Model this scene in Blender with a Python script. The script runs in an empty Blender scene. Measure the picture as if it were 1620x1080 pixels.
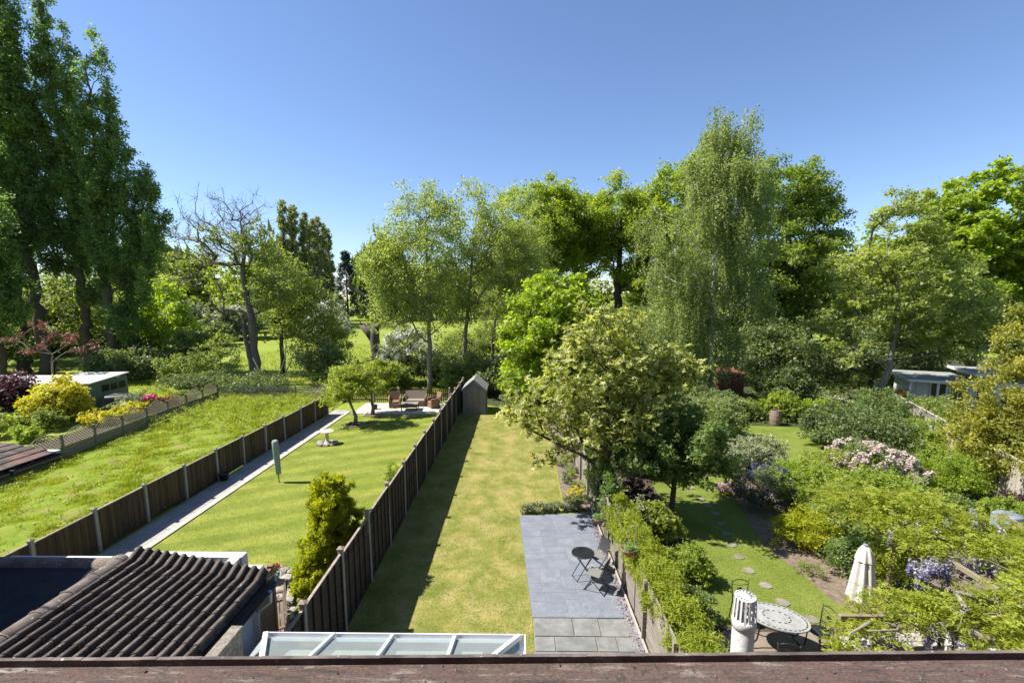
import bpy, math, random
import numpy as np
from mathutils import Vector, Matrix
R = math.radians
PI = math.pi
sc = bpy.context.scene
col = sc.collection

# ------------------------------------------------------------------ camera
cam_d = bpy.data.cameras.new('camera')
cam = bpy.data.objects.new('camera', cam_d)
col.objects.link(cam)
cam_d.sensor_width = 36.0
cam_d.lens = 36.0 * 740 / 1620
cam_d.shift_y = 31.0 / 1620
cam_d.clip_start = 0.05
cam_d.clip_end = 5000
cam.location = (0, 0, 7.5)
cam.rotation_euler = (R(90 - 7.77), 0, R(0.77))
sc.camera = cam

# ------------------------------------------------------------------ daylight
SUN_EL = 53.0
world = bpy.data.worlds.new('World')
sc.world = world
world.use_nodes = True
wn = world.node_tree
wn.nodes.clear()
sky = wn.nodes.new('ShaderNodeTexSky')
sky.sky_type = 'NISHITA'
sky.sun_disc = False
sky.sun_elevation = R(SUN_EL)
sky.sun_rotation = R(-90)
sky.air_density = 1.0
sky.dust_density = 0.15
sky.ozone_density = 4.5
sky.altitude = 100
wb = wn.nodes.new('ShaderNodeBackground')
wb.inputs['Strength'].default_value = 0.078
wo = wn.nodes.new('ShaderNodeOutputWorld')
tint = wn.nodes.new('ShaderNodeMix')
tint.data_type = 'RGBA'
tint.blend_type = 'MULTIPLY'
tint.inputs[0].default_value = 1.0
tint.inputs[7].default_value = (1.06, 1.035, 1.10, 1)
wn.links.new(sky.outputs[0], tint.inputs[6])
wn.links.new(tint.outputs[2], wb.inputs[0])
wn.links.new(wb.outputs[0], wo.inputs[0])
sun_d = bpy.data.lights.new('sun', 'SUN')
sun_d.energy = 5.0
sun_d.angle = R(0.53)
sun_d.color = (1.0, 0.955, 0.87)
sun = bpy.data.objects.new('sun', sun_d)
col.objects.link(sun)
sdir = Vector((math.cos(R(SUN_EL)), 0.0, -math.sin(R(SUN_EL))))   # light travels towards +X
sun.rotation_euler = sdir.to_track_quat('-Z', 'Y').to_euler()
sun.location = (-30, 0, 60)
sc.view_settings.view_transform = 'Standard'
sc.view_settings.look = 'None'
sc.view_settings.exposure = 1.12
sc.view_settings.gamma = 1.0
sc.view_settings.use_curve_mapping = False
sc.cycles.max_bounces = 7
sc.cycles.diffuse_bounces = 4
sc.cycles.glossy_bounces = 3
sc.cycles.transmission_bounces = 5
sc.cycles.transparent_max_bounces = 6
sc.cycles.caustics_reflective = False
sc.cycles.caustics_refractive = False

# ------------------------------------------------------------------ materials
MATS = {}

def ramp(nt, fac, stops):
    r = nt.nodes.new('ShaderNodeValToRGB')
    e = r.color_ramp.elements
    while len(e) < len(stops):
        e.new(0.5)
    for i, (p, c) in enumerate(stops):
        e[i].position = p
        e[i].color = (c[0], c[1], c[2], 1)
    nt.links.new(fac, r.inputs[0])
    return r.outputs[0]

def mixc(nt, fac, a, b, mode='MIX'):
    m = nt.nodes.new('ShaderNodeMix')
    m.data_type = 'RGBA'
    m.blend_type = mode
    for sock, val in ((m.inputs[0], fac), (m.inputs[6], a), (m.inputs[7], b)):
        if hasattr(val, 'is_output'):
            nt.links.new(val, sock)
        elif isinstance(val, (int, float)):
            sock.default_value = val
        else:
            sock.default_value = (val[0], val[1], val[2], 1)
    return m.outputs[2]

def noise(nt, vec, scale, detail=4, rough=0.6, dist=0.0):
    n = nt.nodes.new('ShaderNodeTexNoise')
    n.inputs['Scale'].default_value = scale
    n.inputs['Detail'].default_value = detail
    n.inputs['Roughness'].default_value = rough
    n.inputs['Distortion'].default_value = dist
    if vec is not None:
        nt.links.new(vec, n.inputs['Vector'])
    return n.outputs[0]

def coords(nt, kind='obj', stretch=(1, 1, 1), rot=(0, 0, 0)):
    if kind == 'world':
        s = nt.nodes.new('ShaderNodeNewGeometry').outputs['Position']
    else:
        s = nt.nodes.new('ShaderNodeTexCoord').outputs['Object']
    mp = nt.nodes.new('ShaderNodeMapping')
    mp.inputs['Scale'].default_value = stretch
    mp.inputs['Rotation'].default_value = rot
    nt.links.new(s, mp.inputs[0])
    return mp.outputs[0]

def new_mat(name):
    m = bpy.data.materials.new(name)
    m.use_nodes = True
    nt = m.node_tree
    nt.nodes.clear()
    out = nt.nodes.new('ShaderNodeOutputMaterial')
    p = nt.nodes.new('ShaderNodeBsdfPrincipled')
    nt.links.new(p.outputs[0], out.inputs[0])
    MATS[name] = m
    return m, nt, p, out

def bump(nt, p, h, strength, dist=0.02):
    b = nt.nodes.new('ShaderNodeBump')
    b.inputs['Strength'].default_value = strength
    b.inputs['Distance'].default_value = dist
    nt.links.new(h, b.inputs['Height'])
    nt.links.new(b.outputs[0], p.inputs['Normal'])

def mat(name, stops, scale=6, rough=0.75, bstr=0.3, bdist=0.01, kind='obj', stretch=(1, 1, 1), spec=0.3,
        metal=0.0, rand=0.0, speck=None, speck_scale=60, speck_pos=0.68, detail=5):
    m, nt, p, out = new_mat(name)
    v = coords(nt, kind, stretch)
    if rand:
        oi = nt.nodes.new('ShaderNodeObjectInfo')
        ad = nt.nodes.new('ShaderNodeVectorMath')
        ad.operation = 'MULTIPLY_ADD'
        nt.links.new(oi.outputs['Random'], ad.inputs[0])
        ad.inputs[1].default_value = (31.7, 17.3, 11.1)
        nt.links.new(v, ad.inputs[2])
        v = ad.outputs[0]
    f = noise(nt, v, scale, detail, 0.62)
    c = ramp(nt, f, stops)
    if speck:
        f2 = noise(nt, v, speck_scale, 3, 0.5)
        k = ramp(nt, f2, [(speck_pos, (0, 0, 0)), (speck_pos + 0.05, (1, 1, 1))])
        c = mixc(nt, k, c, speck)
    if rand:
        hs = nt.nodes.new('ShaderNodeHueSaturation')
        mr = nt.nodes.new('ShaderNodeMapRange')
        nt.links.new(oi.outputs['Random'], mr.inputs[0])
        mr.inputs[3].default_value = 1 - rand
        mr.inputs[4].default_value = 1 + rand
        nt.links.new(mr.outputs[0], hs.inputs['Value'])
        nt.links.new(c, hs.inputs['Color'])
        c = hs.outputs[0]
    nt.links.new(c, p.inputs['Base Color'])
    p.inputs['Roughness'].default_value = rough
    p.inputs['Specular IOR Level'].default_value = spec
    p.inputs['Metallic'].default_value = metal
    if bstr:
        bump(nt, p, f, bstr, bdist)
    return m

def leaf_mat(name, cols, trans=0.35, tcol=None, rough=0.5, spec=0.35):
    """foliage: colour by a per-leaf random attribute, light passes through the blade"""
    m, nt, p, out = new_mat(name)
    a = nt.nodes.new('ShaderNodeAttribute')
    a.attribute_name = 'v'
    n = len(cols)
    g = max(1.25, min(2.45, 2.75 - 6.0 * cols[n // 2][1]))
    mc = cols[n // 2]
    green = mc[1] > mc[0] * 0.85 and mc[1] > mc[2] * 1.4
    if not green: g = 1.15
    c = ramp(nt, a.outputs['Fac'], [(0.12 + 0.76 * i / (n - 1), (min(.8, g * (max(cc[0], min(cc[0] * 1.22, cc[1] * 0.88)) if green else cc[0])), min(.8, cc[1] * g * 0.97), min(.8, cc[2] * g * (1.3 if green else 1.0) + 0.004))) for i, cc in enumerate(cols)])
    nt.links.new(c, p.inputs['Base Color'])
    p.inputs['Roughness'].default_value = rough
    p.inputs['Specular IOR Level'].default_value = spec
    if trans > 0:
        t = nt.nodes.new('ShaderNodeBsdfTranslucent')
        tc = mixc(nt, 1.0, c, tcol or (2.1, 2.0, 0.7), 'MULTIPLY')
        nt.links.new(tc, t.inputs[0])
        mx = nt.nodes.new('ShaderNodeMixShader')
        mx.inputs[0].default_value = min(0.55, trans * 1.5)
        nt.links.new(p.outputs[0], mx.inputs[1])
        nt.links.new(t.outputs[0], mx.inputs[2])
        nt.links.new(mx.outputs[0], out.inputs[0])
    return m

# ------------------------------------------------------------------ object helpers
def link(name, me, parent=None, loc=None, rz=None):
    o = bpy.data.objects.new(name, me)
    col.objects.link(o)
    if parent is not None:
        o.parent = parent
    if loc is not None:
        o.location = loc
    if rz is not None:
        o.rotation_euler = (0, 0, rz)
    return o

def tag(o, label=None, cat=None, group=None, kind=None):
    if label: o['label'] = label
    if cat: o['category'] = cat
    if group: o['group'] = group
    if kind: o['kind'] = kind
    return o

def thing(name, label, cat, loc=(0, 0, 0), rz=0.0, group=None):
    o = link(name, None, None, loc, rz)
    o.empty_display_size = 0.1
    return tag(o, label, cat, group)

def copy_thing(src, loc=None, rz=None, label=None, scale=None):
    def rec(o, parent):
        c = o.copy()
        col.objects.link(c)
        c.parent = parent
        for ch in o.children:
            rec(ch, c)
        return c
    kids = list(src.children)
    c = src.copy()
    col.objects.link(c)
    for ch in kids:
        rec(ch, c)
    if loc is not None: c.location = loc
    if rz is not None: c.rotation_euler = (0, 0, rz)
    if scale is not None: c.scale = (scale,) * 3 if not hasattr(scale, '__len__') else scale
    if label: c['label'] = label
    return c

class MB:
    """collects simple solids and links them as ONE mesh object"""
    def __init__(s):
        s.v = []; s.f = []; s.smooth = set()
    def add(s, vs, fs, smooth=False):
        b = len(s.v)
        s.v += [tuple(v) for v in vs]
        for f in fs:
            if smooth: s.smooth.add(len(s.f))
            s.f.append(tuple(b + i for i in f))
        return s
    def box(s, x0, x1, y0, y1, z0, z1, ch=0.0, M=None):
        if ch <= 0:
            vs = [(x, y, z) for z in (z0, z1) for y in (y0, y1) for x in (x0, x1)]
            fs = [(0, 2, 3, 1), (4, 5, 7, 6), (0, 1, 5, 4), (1, 3, 7, 5), (3, 2, 6, 7), (2, 0, 4, 6)]
        else:
            vs = []
            for z, zz in ((z0, z0 + ch), (z1, z1 - ch)):
                for (x, xx) in ((x0, x0 + ch), (x1, x1 - ch)):
                    for (y, yy) in ((y0, y0 + ch), (y1, y1 - ch)):
                        vs += [(x, yy, zz), (xx, y, zz), (xx, yy, z)]
            # corner index: k = z*4 + x*2 + y ; 3 verts each: X-face, Y-face, Z-face
            I = lambda z, x, y, a: ((z * 4 + x * 2 + y) * 3 + a)
            fs = [(I(0,0,0,0), I(1,0,0,0), I(1,0,1,0), I(0,0,1,0)), (I(0,1,0,0), I(0,1,1,0), I(1,1,1,0), I(1,1,0,0)),
                  (I(0,0,0,1), I(0,1,0,1), I(1,1,0,1), I(1,0,0,1)), (I(0,0,1,1), I(1,0,1,1), I(1,1,1,1), I(0,1,1,1)),
                  (I(0,0,0,2), I(0,0,1,2), I(0,1,1,2), I(0,1,0,2)), (I(1,0,0,2), I(1,1,0,2), I(1,1,1,2), I(1,0,1,2))]
            for z in (0, 1):
                for x in (0, 1):
                    fs.append((I(z,x,0,0), I(z,x,0,2), I(z,x,1,2), I(z,x,1,0)))
                for y in (0, 1):
                    fs.append((I(z,0,y,1), I(z,0,y,2), I(z,1,y,2), I(z,1,y,1)))
                for x in (0, 1):
                    for y in (0, 1):
                        fs.append((I(z,x,y,0), I(z,x,y,1), I(z,x,y,2)))
            for x in (0, 1):
                for y in (0, 1):
                    fs.append((I(0,x,y,0), I(0,x,y,1), I(1,x,y,1), I(1,x,y,0)))
        if M is not None:
            vs = [tuple(M @ Vector(v)) for v in vs]
        return s.add(vs, fs)
    def beam(s, a, b, w, h, up=(0, 0, 1), ch=0.0):
        """a bar of section w x h from a to b"""
        a = Vector(a); b = Vector(b)
        d = b - a; L = d.length
        if L < 1e-6: return s
        y = d.normalized(); u = Vector(up)
        x = y.cross(u)
        if x.length < 1e-4: x = y.cross(Vector((1, 0, 0)))
        x.normalize(); z = x.cross(y)
        M = Matrix(((x.x, y.x, z.x, a.x), (x.y, y.y, z.y, a.y), (x.z, y.z, z.z, a.z), (0, 0, 0, 1)))
        return s.box(-w / 2, w / 2, 0, L, -h / 2, h / 2, ch, M)
    def tube(s, pts, rad, n=8, cap=True, smooth=True):
        pts = [Vector(p) for p in pts]
        m = len(pts)
        if not hasattr(rad, '__len__'): rad = [rad] * m
        vs = []; prev = None
        for i, p in enumerate(pts):
            t = (pts[min(i + 1, m - 1)] - pts[max(i - 1, 0)]).normalized()
            if prev is None:
                a = t.orthogonal().normalized()
            else:
                a = (prev - t * prev.dot(t)).normalized()
            prev = a; b = t.cross(a)
            for k in range(n):
                th = 2 * PI * k / n
                vs.append(p + (a * math.cos(th) + b * math.sin(th)) * rad[i])
        fs = [(i * n + k, i * n + (k + 1) % n, (i + 1) * n + (k + 1) % n, (i + 1) * n + k) for i in range(m - 1) for k in range(n)]
        s.add(vs, fs, smooth)
        if cap:
            b = len(s.v) - len(vs)
            s.f.append(tuple(b + k for k in reversed(range(n))))
            s.f.append(tuple(b + (m - 1) * n + k for k in range(n)))
        return s
    def lathe(s, prof, n=20, c=(0, 0, 0), smooth=True, close=False):
        vs = [(c[0] + r * math.cos(2 * PI * k / n), c[1] + r * math.sin(2 * PI * k / n), c[2] + z) for r, z in prof for k in range(n)]
        m = len(prof)
        fs = [(i * n + k, i * n + (k + 1) % n, (i + 1) * n + (k + 1) % n, (i + 1) * n + k) for i in range(m - 1) for k in range(n)]
        return s.add(vs, fs, smooth)
    def prism(s, poly, z0, z1, M=None):
        """poly: xy outline (counter-clockwise) extruded z0..z1"""
        n = len(poly)
        vs = [(x, y, z0) for x, y in poly] + [(x, y, z1) for x, y in poly]
        if M is not None: vs = [tuple(M @ Vector(v)) for v in vs]
        fs = [tuple(reversed(range(n))), tuple(range(n, 2 * n))] + [(i, (i + 1) % n, n + (i + 1) % n, n + i) for i in range(n)]
        return s.add(vs, fs)
    def mesh(s, name, m):
        me = bpy.data.meshes.new(name)
        me.from_pydata(s.v, [], s.f)
        if s.smooth:
            me.polygons.foreach_set('use_smooth', [i in s.smooth for i in range(len(s.f))])
        if m is not None:
            me.materials.append(MATS[m] if isinstance(m, str) else m)
        me.update()
        return me
    def build(s, name, m, parent=None, loc=None, rz=None):
        return link(name, s.mesh(name, m), parent, loc, rz)

def np_mesh(name, V, F, m, attr=None, smooth=False):
    """V (n,3), F (k,3|4) numpy arrays -> mesh"""
    me = bpy.data.meshes.new(name)
    V = np.ascontiguousarray(V, dtype=np.float32); F = np.ascontiguousarray(F, dtype=np.int32)
    k, w = F.shape
    me.vertices.add(len(V)); me.vertices.foreach_set('co', V.ravel())
    me.loops.add(k * w); me.loops.foreach_set('vertex_index', F.ravel())
    me.polygons.add(k)
    me.polygons.foreach_set('loop_start', np.arange(0, k * w, w, dtype=np.int32))
    me.polygons.foreach_set('loop_total', np.full(k, w, dtype=np.int32))
    me.polygons.foreach_set('use_smooth', np.full(k, smooth, dtype=bool))
    if attr is not None:
        a = me.attributes.new('v', 'FLOAT', 'FACE')
        a.data.foreach_set('value', np.ascontiguousarray(attr, dtype=np.float32))
    me.materials.append(MATS[m] if isinstance(m, str) else m)
    me.update(calc_edges=True)
    return me

def nrm(a):
    return a / np.maximum(np.linalg.norm(a, axis=-1, keepdims=True), 1e-9)

def leaf_tris(P, N, D, L, W):
    D = nrm(D - N * np.sum(D * N, axis=1, keepdims=True))
    S = np.cross(N, D)
    L = np.asarray(L).reshape(-1, 1) * np.ones((len(P), 1)); W = np.asarray(W).reshape(-1, 1) * np.ones((len(P), 1))
    V = np.stack([P - S * W * 0.55, P + D * L * 0.95 + S * W * 0.1, P + S * W * 0.55 + D * L * 0.25], axis=1).reshape(-1, 3)
    return V, np.arange(len(P) * 3).reshape(-1, 3)

def leaf_quads(P, N, D, L, W, fold=0.0):
    """rhombic blades: base point P, blade normal N, tip direction D, length L, width W"""
    D = nrm(D - N * np.sum(D * N, axis=1, keepdims=True))
    S = np.cross(N, D)
    L = np.asarray(L).reshape(-1, 1) * np.ones((len(P), 1)); W = np.asarray(W).reshape(-1, 1) * np.ones((len(P), 1))
    mid = P + D * L * 0.45 + N * L * 0.06
    V = np.stack([P, mid - S * W / 2, P + D * L, mid + S * W / 2], axis=1).reshape(-1, 3)
    F = np.arange(len(P) * 4).reshape(-1, 4)
    return V, F

NT = 0
def leaf_cloud(rng, C, cr, k, m, sr, L, W, flat=0.7, up=0.6, droop=0.0, outw=0.5, center=None, vspread=0.5, tri=False):
    """clumps C (n,3) radius cr -> k twigs each -> m leaves each"""
    n = len(C)
    cr = np.asarray(cr) * np.ones(n)
    d = nrm(rng.normal(size=(n, k, 3)))
    rr = cr[:, None, None] * rng.uniform(0.35, 1.0, (n, k, 1))
    off = d * rr * np.array([1, 1, flat])
    T = C[:, None, :] + off
    l = rng.normal(size=(n, k, m, 3)) * sr * np.array([1, 1, 0.75])
    P = (T[:, :, None, :] + l).reshape(-1, 3)
    outd = nrm(off)[:, :, None, :] * np.ones((1, 1, m, 1))
    outd = outd.reshape(-1, 3)
    Nn = nrm(outd * outw + np.array([0, 0, up]) + rng.normal(size=P.shape) * 0.55)
    D = nrm(outd * 0.6 + rng.normal(size=P.shape) + np.array([0, 0, -droop]))
    s = rng.uniform(0.5, 1.5, len(P))
    V, F = (leaf_tris if tri else leaf_quads)(P, Nn, D, L * s, W * s)
    cv = rng.uniform(0, 1, (n, 1, 1)) * vspread * 0.6 + rng.uniform(0, 1, (n, k, 1)) * vspread * 0.4
    v = (cv + rng.uniform(0, 1, (n, k, m)) * (1 - vspread)).reshape(-1)
    return V, F, v

def lobe_points(rng, lobes, n, inner=0.45, bottom=-0.75):
    """points in the outer part of a set of ellipsoid lobes with an uneven outline"""
    w = np.array([l[3] * l[4] * l[5] for l in lobes]) ** 0.75
    w = w / w.sum()
    out = []
    amp = rng.normal(size=(5, 3)) * 1.6; ph = rng.uniform(0, 6.28, 5)
    while len(out) < n:
        i = rng.choice(len(lobes), p=w)
        cx, cy, cz, rx, ry, rz = lobes[i][:6]
        d = nrm(rng.normal(size=3))
        if d[2] < bottom: continue
        r = inner + (1 - inner) * rng.uniform() ** 0.55
        r *= 1 + 0.09 * np.sum(np.sin(amp @ d * 2 + ph + i))
        p = np.array([cx + d[0] * r * rx, cy + d[1] * r * ry, cz + d[2] * r * rz])
        out.append(p)
    return np.array(out)

def skeleton(rng, trunk, C, rtip=0.012, expo=0.48, sides=5, lift=0.35, wob=0.12, rise=0.25):
    """trunk: [(x,y,z,r)...]; limbs grown from the nearest point of what stands already to each clump"""
    mb = MB()
    tp = [np.array(t[:3], float) for t in trunk]; tr = [t[3] for t in trunk]
    nodes = []; parent = []; count = []; isT = []
    pts = []; rads = []
    for i in range(len(tp) - 1):
        L = np.linalg.norm(tp[i + 1] - tp[i]); k = max(1, int(L / 0.6))
        for j in range(k):
            t = j / k
            pts.append(tp[i] * (1 - t) + tp[i + 1] * t); rads.append(tr[i] * (1 - t) + tr[i + 1] * t)
    pts.append(tp[-1]); rads.append(tr[-1])
    wobv = rng.normal(size=(len(pts), 3)) * np.array([1, 1, 0.0]) * rads[0] * 0.18
    wobv[0] = 0
    P = [p + w for p, w in zip(pts, wobv)]
    mb.tube(P, rads, 9)
    for i, p in enumerate(P):
        nodes.append(p); parent.append(i - 1); count.append(0); isT.append(rads[i])
    cen = np.array(P)
    dist = np.min(np.linalg.norm(C[:, None, :] - cen[None], axis=2), axis=1)
    order = np.argsort(dist)
    skip = max(1, int(len(P) * 0.12))
    for ci in order:
        c = C[ci]
        N = np.array(nodes)
        dv = c - N
        d = np.linalg.norm(dv, axis=1)
        pen = d + np.maximum(0, -(dv[:, 2] - rise * d)) * 1.6
        pen[:skip] += 5
        j = int(np.argmin(pen))
        L = d[j]
        k = max(1, min(4, int(L / 0.7)))
        a = nodes[j]; prev = j
        for q in range(1, k + 1):
            t = q / k
            p = a + (c - a) * t
            if q < k:
                p = p + np.array([0, 0, lift * L * t * (1 - t)]) + rng.normal(size=3) * wob * L / k
            nodes.append(p); parent.append(prev); count.append(0); isT.append(0.0)
            prev = len(nodes) - 1
        q = prev
        while q >= 0:
            count[q] += 1
            q = parent[q]
    for i in range(len(nodes)):
        if isT[i] or parent[i] < 0: continue
        pa = parent[i]
        r1 = rtip * count[i] ** expo
        r0 = r1 * 1.12 if not isT[pa] else min(isT[pa] * 0.7, r1 * 1.3)
        a = Vector(nodes[pa]); b = Vector(nodes[i])
        t = (b - a)
        if t.length < 1e-4: continue
        t.normalize(); u = Vector((0.3, 0.2, 1)).cross(t)
        if u.length < 1e-3: u = Vector((1, 0, 0)).cross(t)
        u.normalize(); w = t.cross(u)
        ns = sides if count[i] > 3 else 3
        vs = []
        for (p, r) in ((a, r0), (b, r1)):
            for q in range(ns):
                th = 2 * PI * q / ns
                vs.append(p + (u * math.cos(th) + w * math.sin(th)) * r)
        mb.add(vs, [(q, (q + 1) % ns, ns + (q + 1) % ns, ns + q) for q in range(ns)], True)
    return mb, np.array(nodes)

def tree(name, label, cat, loc, trunk, lobes, n, leafm, barkm, cr=0.6, k=8, m=14, sr=0.14, L=0.12, W=0.07, group=None,
         seed=1, flat=0.7, up=0.6, droop=0.0, inner=0.45, bottom=-0.75, rtip=0.012, expo=0.48, lift=0.3, rise=0.25,
         extra=None, crown='crown', vspread=0.5, trunkname='trunk', quads=False, dens=1.5):
    rng = np.random.default_rng(seed)
    t = thing(name, label, cat, loc, 0, group)
    C = lobe_points(rng, lobes, n, inner, bottom)
    C = C[C[:, 2] > 0.12]
    mb, nodes = skeleton(rng, trunk, C, rtip, expo, lift=lift, rise=rise)
    mb.build(trunkname, barkm, t)
    tri = L >= 0.085 and not quads
    if tri:
        k = int(round(k * dens)); cr *= 1.12; W *= 1.15
    V, F, v = leaf_cloud(rng, C, cr * rng.uniform(0.65, 1.25, len(C)), k, m, sr, L, W, flat, up, droop, vspread=vspread, tri=tri)
    V[:, 2] = np.maximum(V[:, 2], 0.02)
    global NT
    NT += len(F) * (1 if tri else 2)
    link(crown, np_mesh(crown, V, F, leafm, v), t)
    return t
# ------------------------------------------------------------------ materials of the ground and the built things
def lawn_mat(name, stops, stripe=None, scale=0.9, fine=34, wear=None):
    m, nt, p, out = new_mat(name)
    v = coords(nt, 'world')
    f1 = noise(nt, v, scale, 6, 0.62, 0.3)
    c = ramp(nt, f1, stops)
    f2 = noise(nt, v, fine, 4, 0.7)
    c2 = ramp(nt, f2, [(0.3, (0.62, 0.66, 0.55)), (0.5, (1, 1, 1)), (0.72, (1.25, 1.2, 1.1))])
    c = mixc(nt, 0.75, c, c2, 'MULTIPLY')
    v3 = coords(nt, 'world', (1.0, 3.2, 1.0), (0, 0, R(-12)))
    f3 = noise(nt, v3, 3.2, 5, 0.65)
    c3 = ramp(nt, f3, [(0.35, (0.86, 0.9, 0.85)), (0.65, (1.13, 1.1, 1.12))])
    c = mixc(nt, 0.8, c, c3, 'MULTIPLY')
    if stripe:
        rot, per, lo, hi = stripe
        vs = coords(nt, 'world', (1, 1, 1), (0, 0, rot))
        w = nt.nodes.new('ShaderNodeTexWave')
        w.wave_type = 'BANDS'; w.bands_direction = 'Y'
        w.inputs['Scale'].default_value = 2 * PI / per / 20 * 1.0
        w.inputs['Distortion'].default_value = 1.6
        w.inputs['Detail'].default_value = 2
        w.inputs['Detail Scale'].default_value = 1.2
        nt.links.new(vs, w.inputs['Vector'])
        cw = ramp(nt, w.outputs['Fac'], [(0.25, lo), (0.75, hi)])
        c = mixc(nt, 1.0, c, cw, 'MULTIPLY')
    if wear:
        f4 = noise(nt, v, wear[0], 5, 0.6, 0.4)
        k = ramp(nt, f4, [(wear[1], (0, 0, 0)), (wear[1] + 0.14, (1, 1, 1))])
        c = mixc(nt, k, c, wear[2])
    nt.links.new(c, p.inputs['Base Color'])
    p.inputs['Roughness'].default_value = 0.85
    p.inputs['Specular IOR Level'].default_value = 0.15
    bump(nt, p, f2, 0.6, 0.03)
    return m

lawn_mat('lawn_green', [(0.3, (0.135, 0.172, 0.020)), (0.5, (0.185, 0.212, 0.032)), (0.7, (0.24, 0.24, 0.052))],
         stripe=(R(-24), 1.25, (0.80, 0.86, 0.78), (1.10, 1.07, 1.10)))
lawn_mat('lawn_dry', [(0.34, (0.125, 0.150, 0.024)), (0.5, (0.205, 0.20, 0.050)), (0.64, (0.285, 0.245, 0.09))],
         stripe=(R(90), 1.1, (0.95, 0.98, 0.95), (1.04, 1.02, 1.02)), scale=1.3, wear=(0.9, 0.58, (0.32, 0.265, 0.115)))
lawn_mat('lawn_right', [(0.3, (0.10, 0.140, 0.02)), (0.55, (0.145, 0.180, 0.032)), (0.75, (0.19, 0.20, 0.052))])
lawn_mat('meadow', [(0.3, (0.15, 0.195, 0.02)), (0.5, (0.19, 0.235, 0.03)), (0.7, (0.23, 0.25, 0.05))], scale=0.09, fine=3)
lawn_mat('rough_ground', [(0.3, (0.11, 0.16, 0.012)), (0.5, (0.16, 0.215, 0.018)), (0.64, (0.21, 0.19, 0.06))], scale=1.4)
mat('soil', [(0.3, (0.04, 0.028, 0.020)), (0.55, (0.08, 0.058, 0.042)), (0.75, (0.13, 0.098, 0.072))], 9, 0.95, 0.8, 0.04, 'world')
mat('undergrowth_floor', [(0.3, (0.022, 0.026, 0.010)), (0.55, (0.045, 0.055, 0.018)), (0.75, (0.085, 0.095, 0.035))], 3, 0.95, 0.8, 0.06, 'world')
mat('soil_pale', [(0.3, (0.10, 0.075, 0.055)), (0.55, (0.17, 0.13, 0.10)), (0.75, (0.24, 0.19, 0.15))], 7, 0.95, 0.7, 0.04, 'world')
mat('slate_slab', [(0.25, (0.125, 0.135, 0.162)), (0.5, (0.162, 0.174, 0.205)), (0.7, (0.20, 0.212, 0.24))], 2.6, 0.55, 0.5, 0.008,
    'world', (1, 1, 1), 0.5, 0, 0.05, (0.32, 0.34, 0.37), 19, 0.66)
mat('old_slab', [(0.25, (0.115, 0.113, 0.108)), (0.5, (0.170, 0.168, 0.160)), (0.72, (0.23, 0.226, 0.212))], 3.5, 0.75, 0.4, 0.01,
    'world', (1, 1, 1), 0.3, 0, 0.09)
mat('joint_dark', [(0.3, (0.13, 0.14, 0.16)), (0.7, (0.19, 0.20, 0.22))], 14, 0.95, 0.3, 0.01, 'world')
mat('joint_pale', [(0.3, (0.17, 0.155, 0.12)), (0.7, (0.27, 0.245, 0.195))], 14, 0.95, 0.3, 0.01, 'world')
mat('path_slab', [(0.3, (0.26, 0.24, 0.215)), (0.7, (0.36, 0.335, 0.30))], 4, 0.85, 0.2, 0.006, 'world', rand=0.10)
mat('edge_slab', [(0.3, (0.37, 0.33, 0.27)), (0.7, (0.47, 0.425, 0.355))], 4, 0.85, 0.2, 0.006, 'world', rand=0.07)
mat('terrace_slab', [(0.3, (0.38, 0.345, 0.29)), (0.7, (0.48, 0.44, 0.38))], 3, 0.85, 0.2, 0.006, 'world', rand=0.06)
mat('brown_paving', [(0.3, (0.16, 0.125, 0.095)), (0.7, (0.23, 0.185, 0.145))], 5, 0.9, 0.3, 0.01, 'world', rand=0.08)
mat('stone_pale', [(0.3, (0.22, 0.195, 0.16)), (0.55, (0.32, 0.29, 0.25)), (0.75, (0.42, 0.39, 0.35))], 9, 0.9, 0.7, 0.03, rand=0.15)
mat('stepping', [(0.3, (0.15, 0.135, 0.105)), (0.7, (0.24, 0.215, 0.175))], 6, 0.9, 0.4, 0.01, 'world', rand=0.12)
mat('slate_chip', [(0.3, (0.10, 0.085, 0.10)), (0.6, (0.26, 0.23, 0.25)), (0.8, (0.45, 0.42, 0.42))], 16, 0.8, 0.2, 0.005, 'world')
mat('concrete', [(0.3, (0.25, 0.245, 0.215)), (0.7, (0.37, 0.36, 0.32))], 12, 0.9, 0.3, 0.006, 'world', speck=(0.24, 0.22, 0.18), speck_scale=50)
mat('post_cap', [(0.3, (0.20, 0.15, 0.12)), (0.7, (0.32, 0.26, 0.22))], 20, 0.9, 0.2, 0.005)
mat('fence_brown', [(0.3, (0.048, 0.034, 0.020)), (0.7, (0.105, 0.074, 0.042))], 3, 0.85, 0.4, 0.006, 'world', (6, 6, 1), rand=0.30)
mat('fence_dark', [(0.3, (0.040, 0.030, 0.024)), (0.7, (0.088, 0.067, 0.053))], 3, 0.85, 0.4, 0.006, 'world', (2, 2, 9), rand=0.30)
mat('bench_wood', [(0.3, (0.10, 0.075, 0.055)), (0.7, (0.17, 0.13, 0.10))], 6, 0.85, 0.4, 0.006, 'world', rand=0.1)
mat('fence_rail', [(0.3, (0.20, 0.16, 0.13)), (0.7, (0.34, 0.28, 0.23))], 6, 0.85, 0.4, 0.006, 'world', rand=0.08)
mat('fence_grey', [(0.3, (0.15, 0.13, 0.11)), (0.55, (0.23, 0.20, 0.17)), (0.75, (0.31, 0.275, 0.235))], 4, 0.85, 0.4, 0.006, 'world', (2, 1, 12), rand=0.14)
mat('fence_green', [(0.3, (0.15, 0.145, 0.085)), (0.7, (0.24, 0.22, 0.14))], 4, 0.85, 0.4, 0.006, 'world', (2, 2, 8), rand=0.10)
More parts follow.
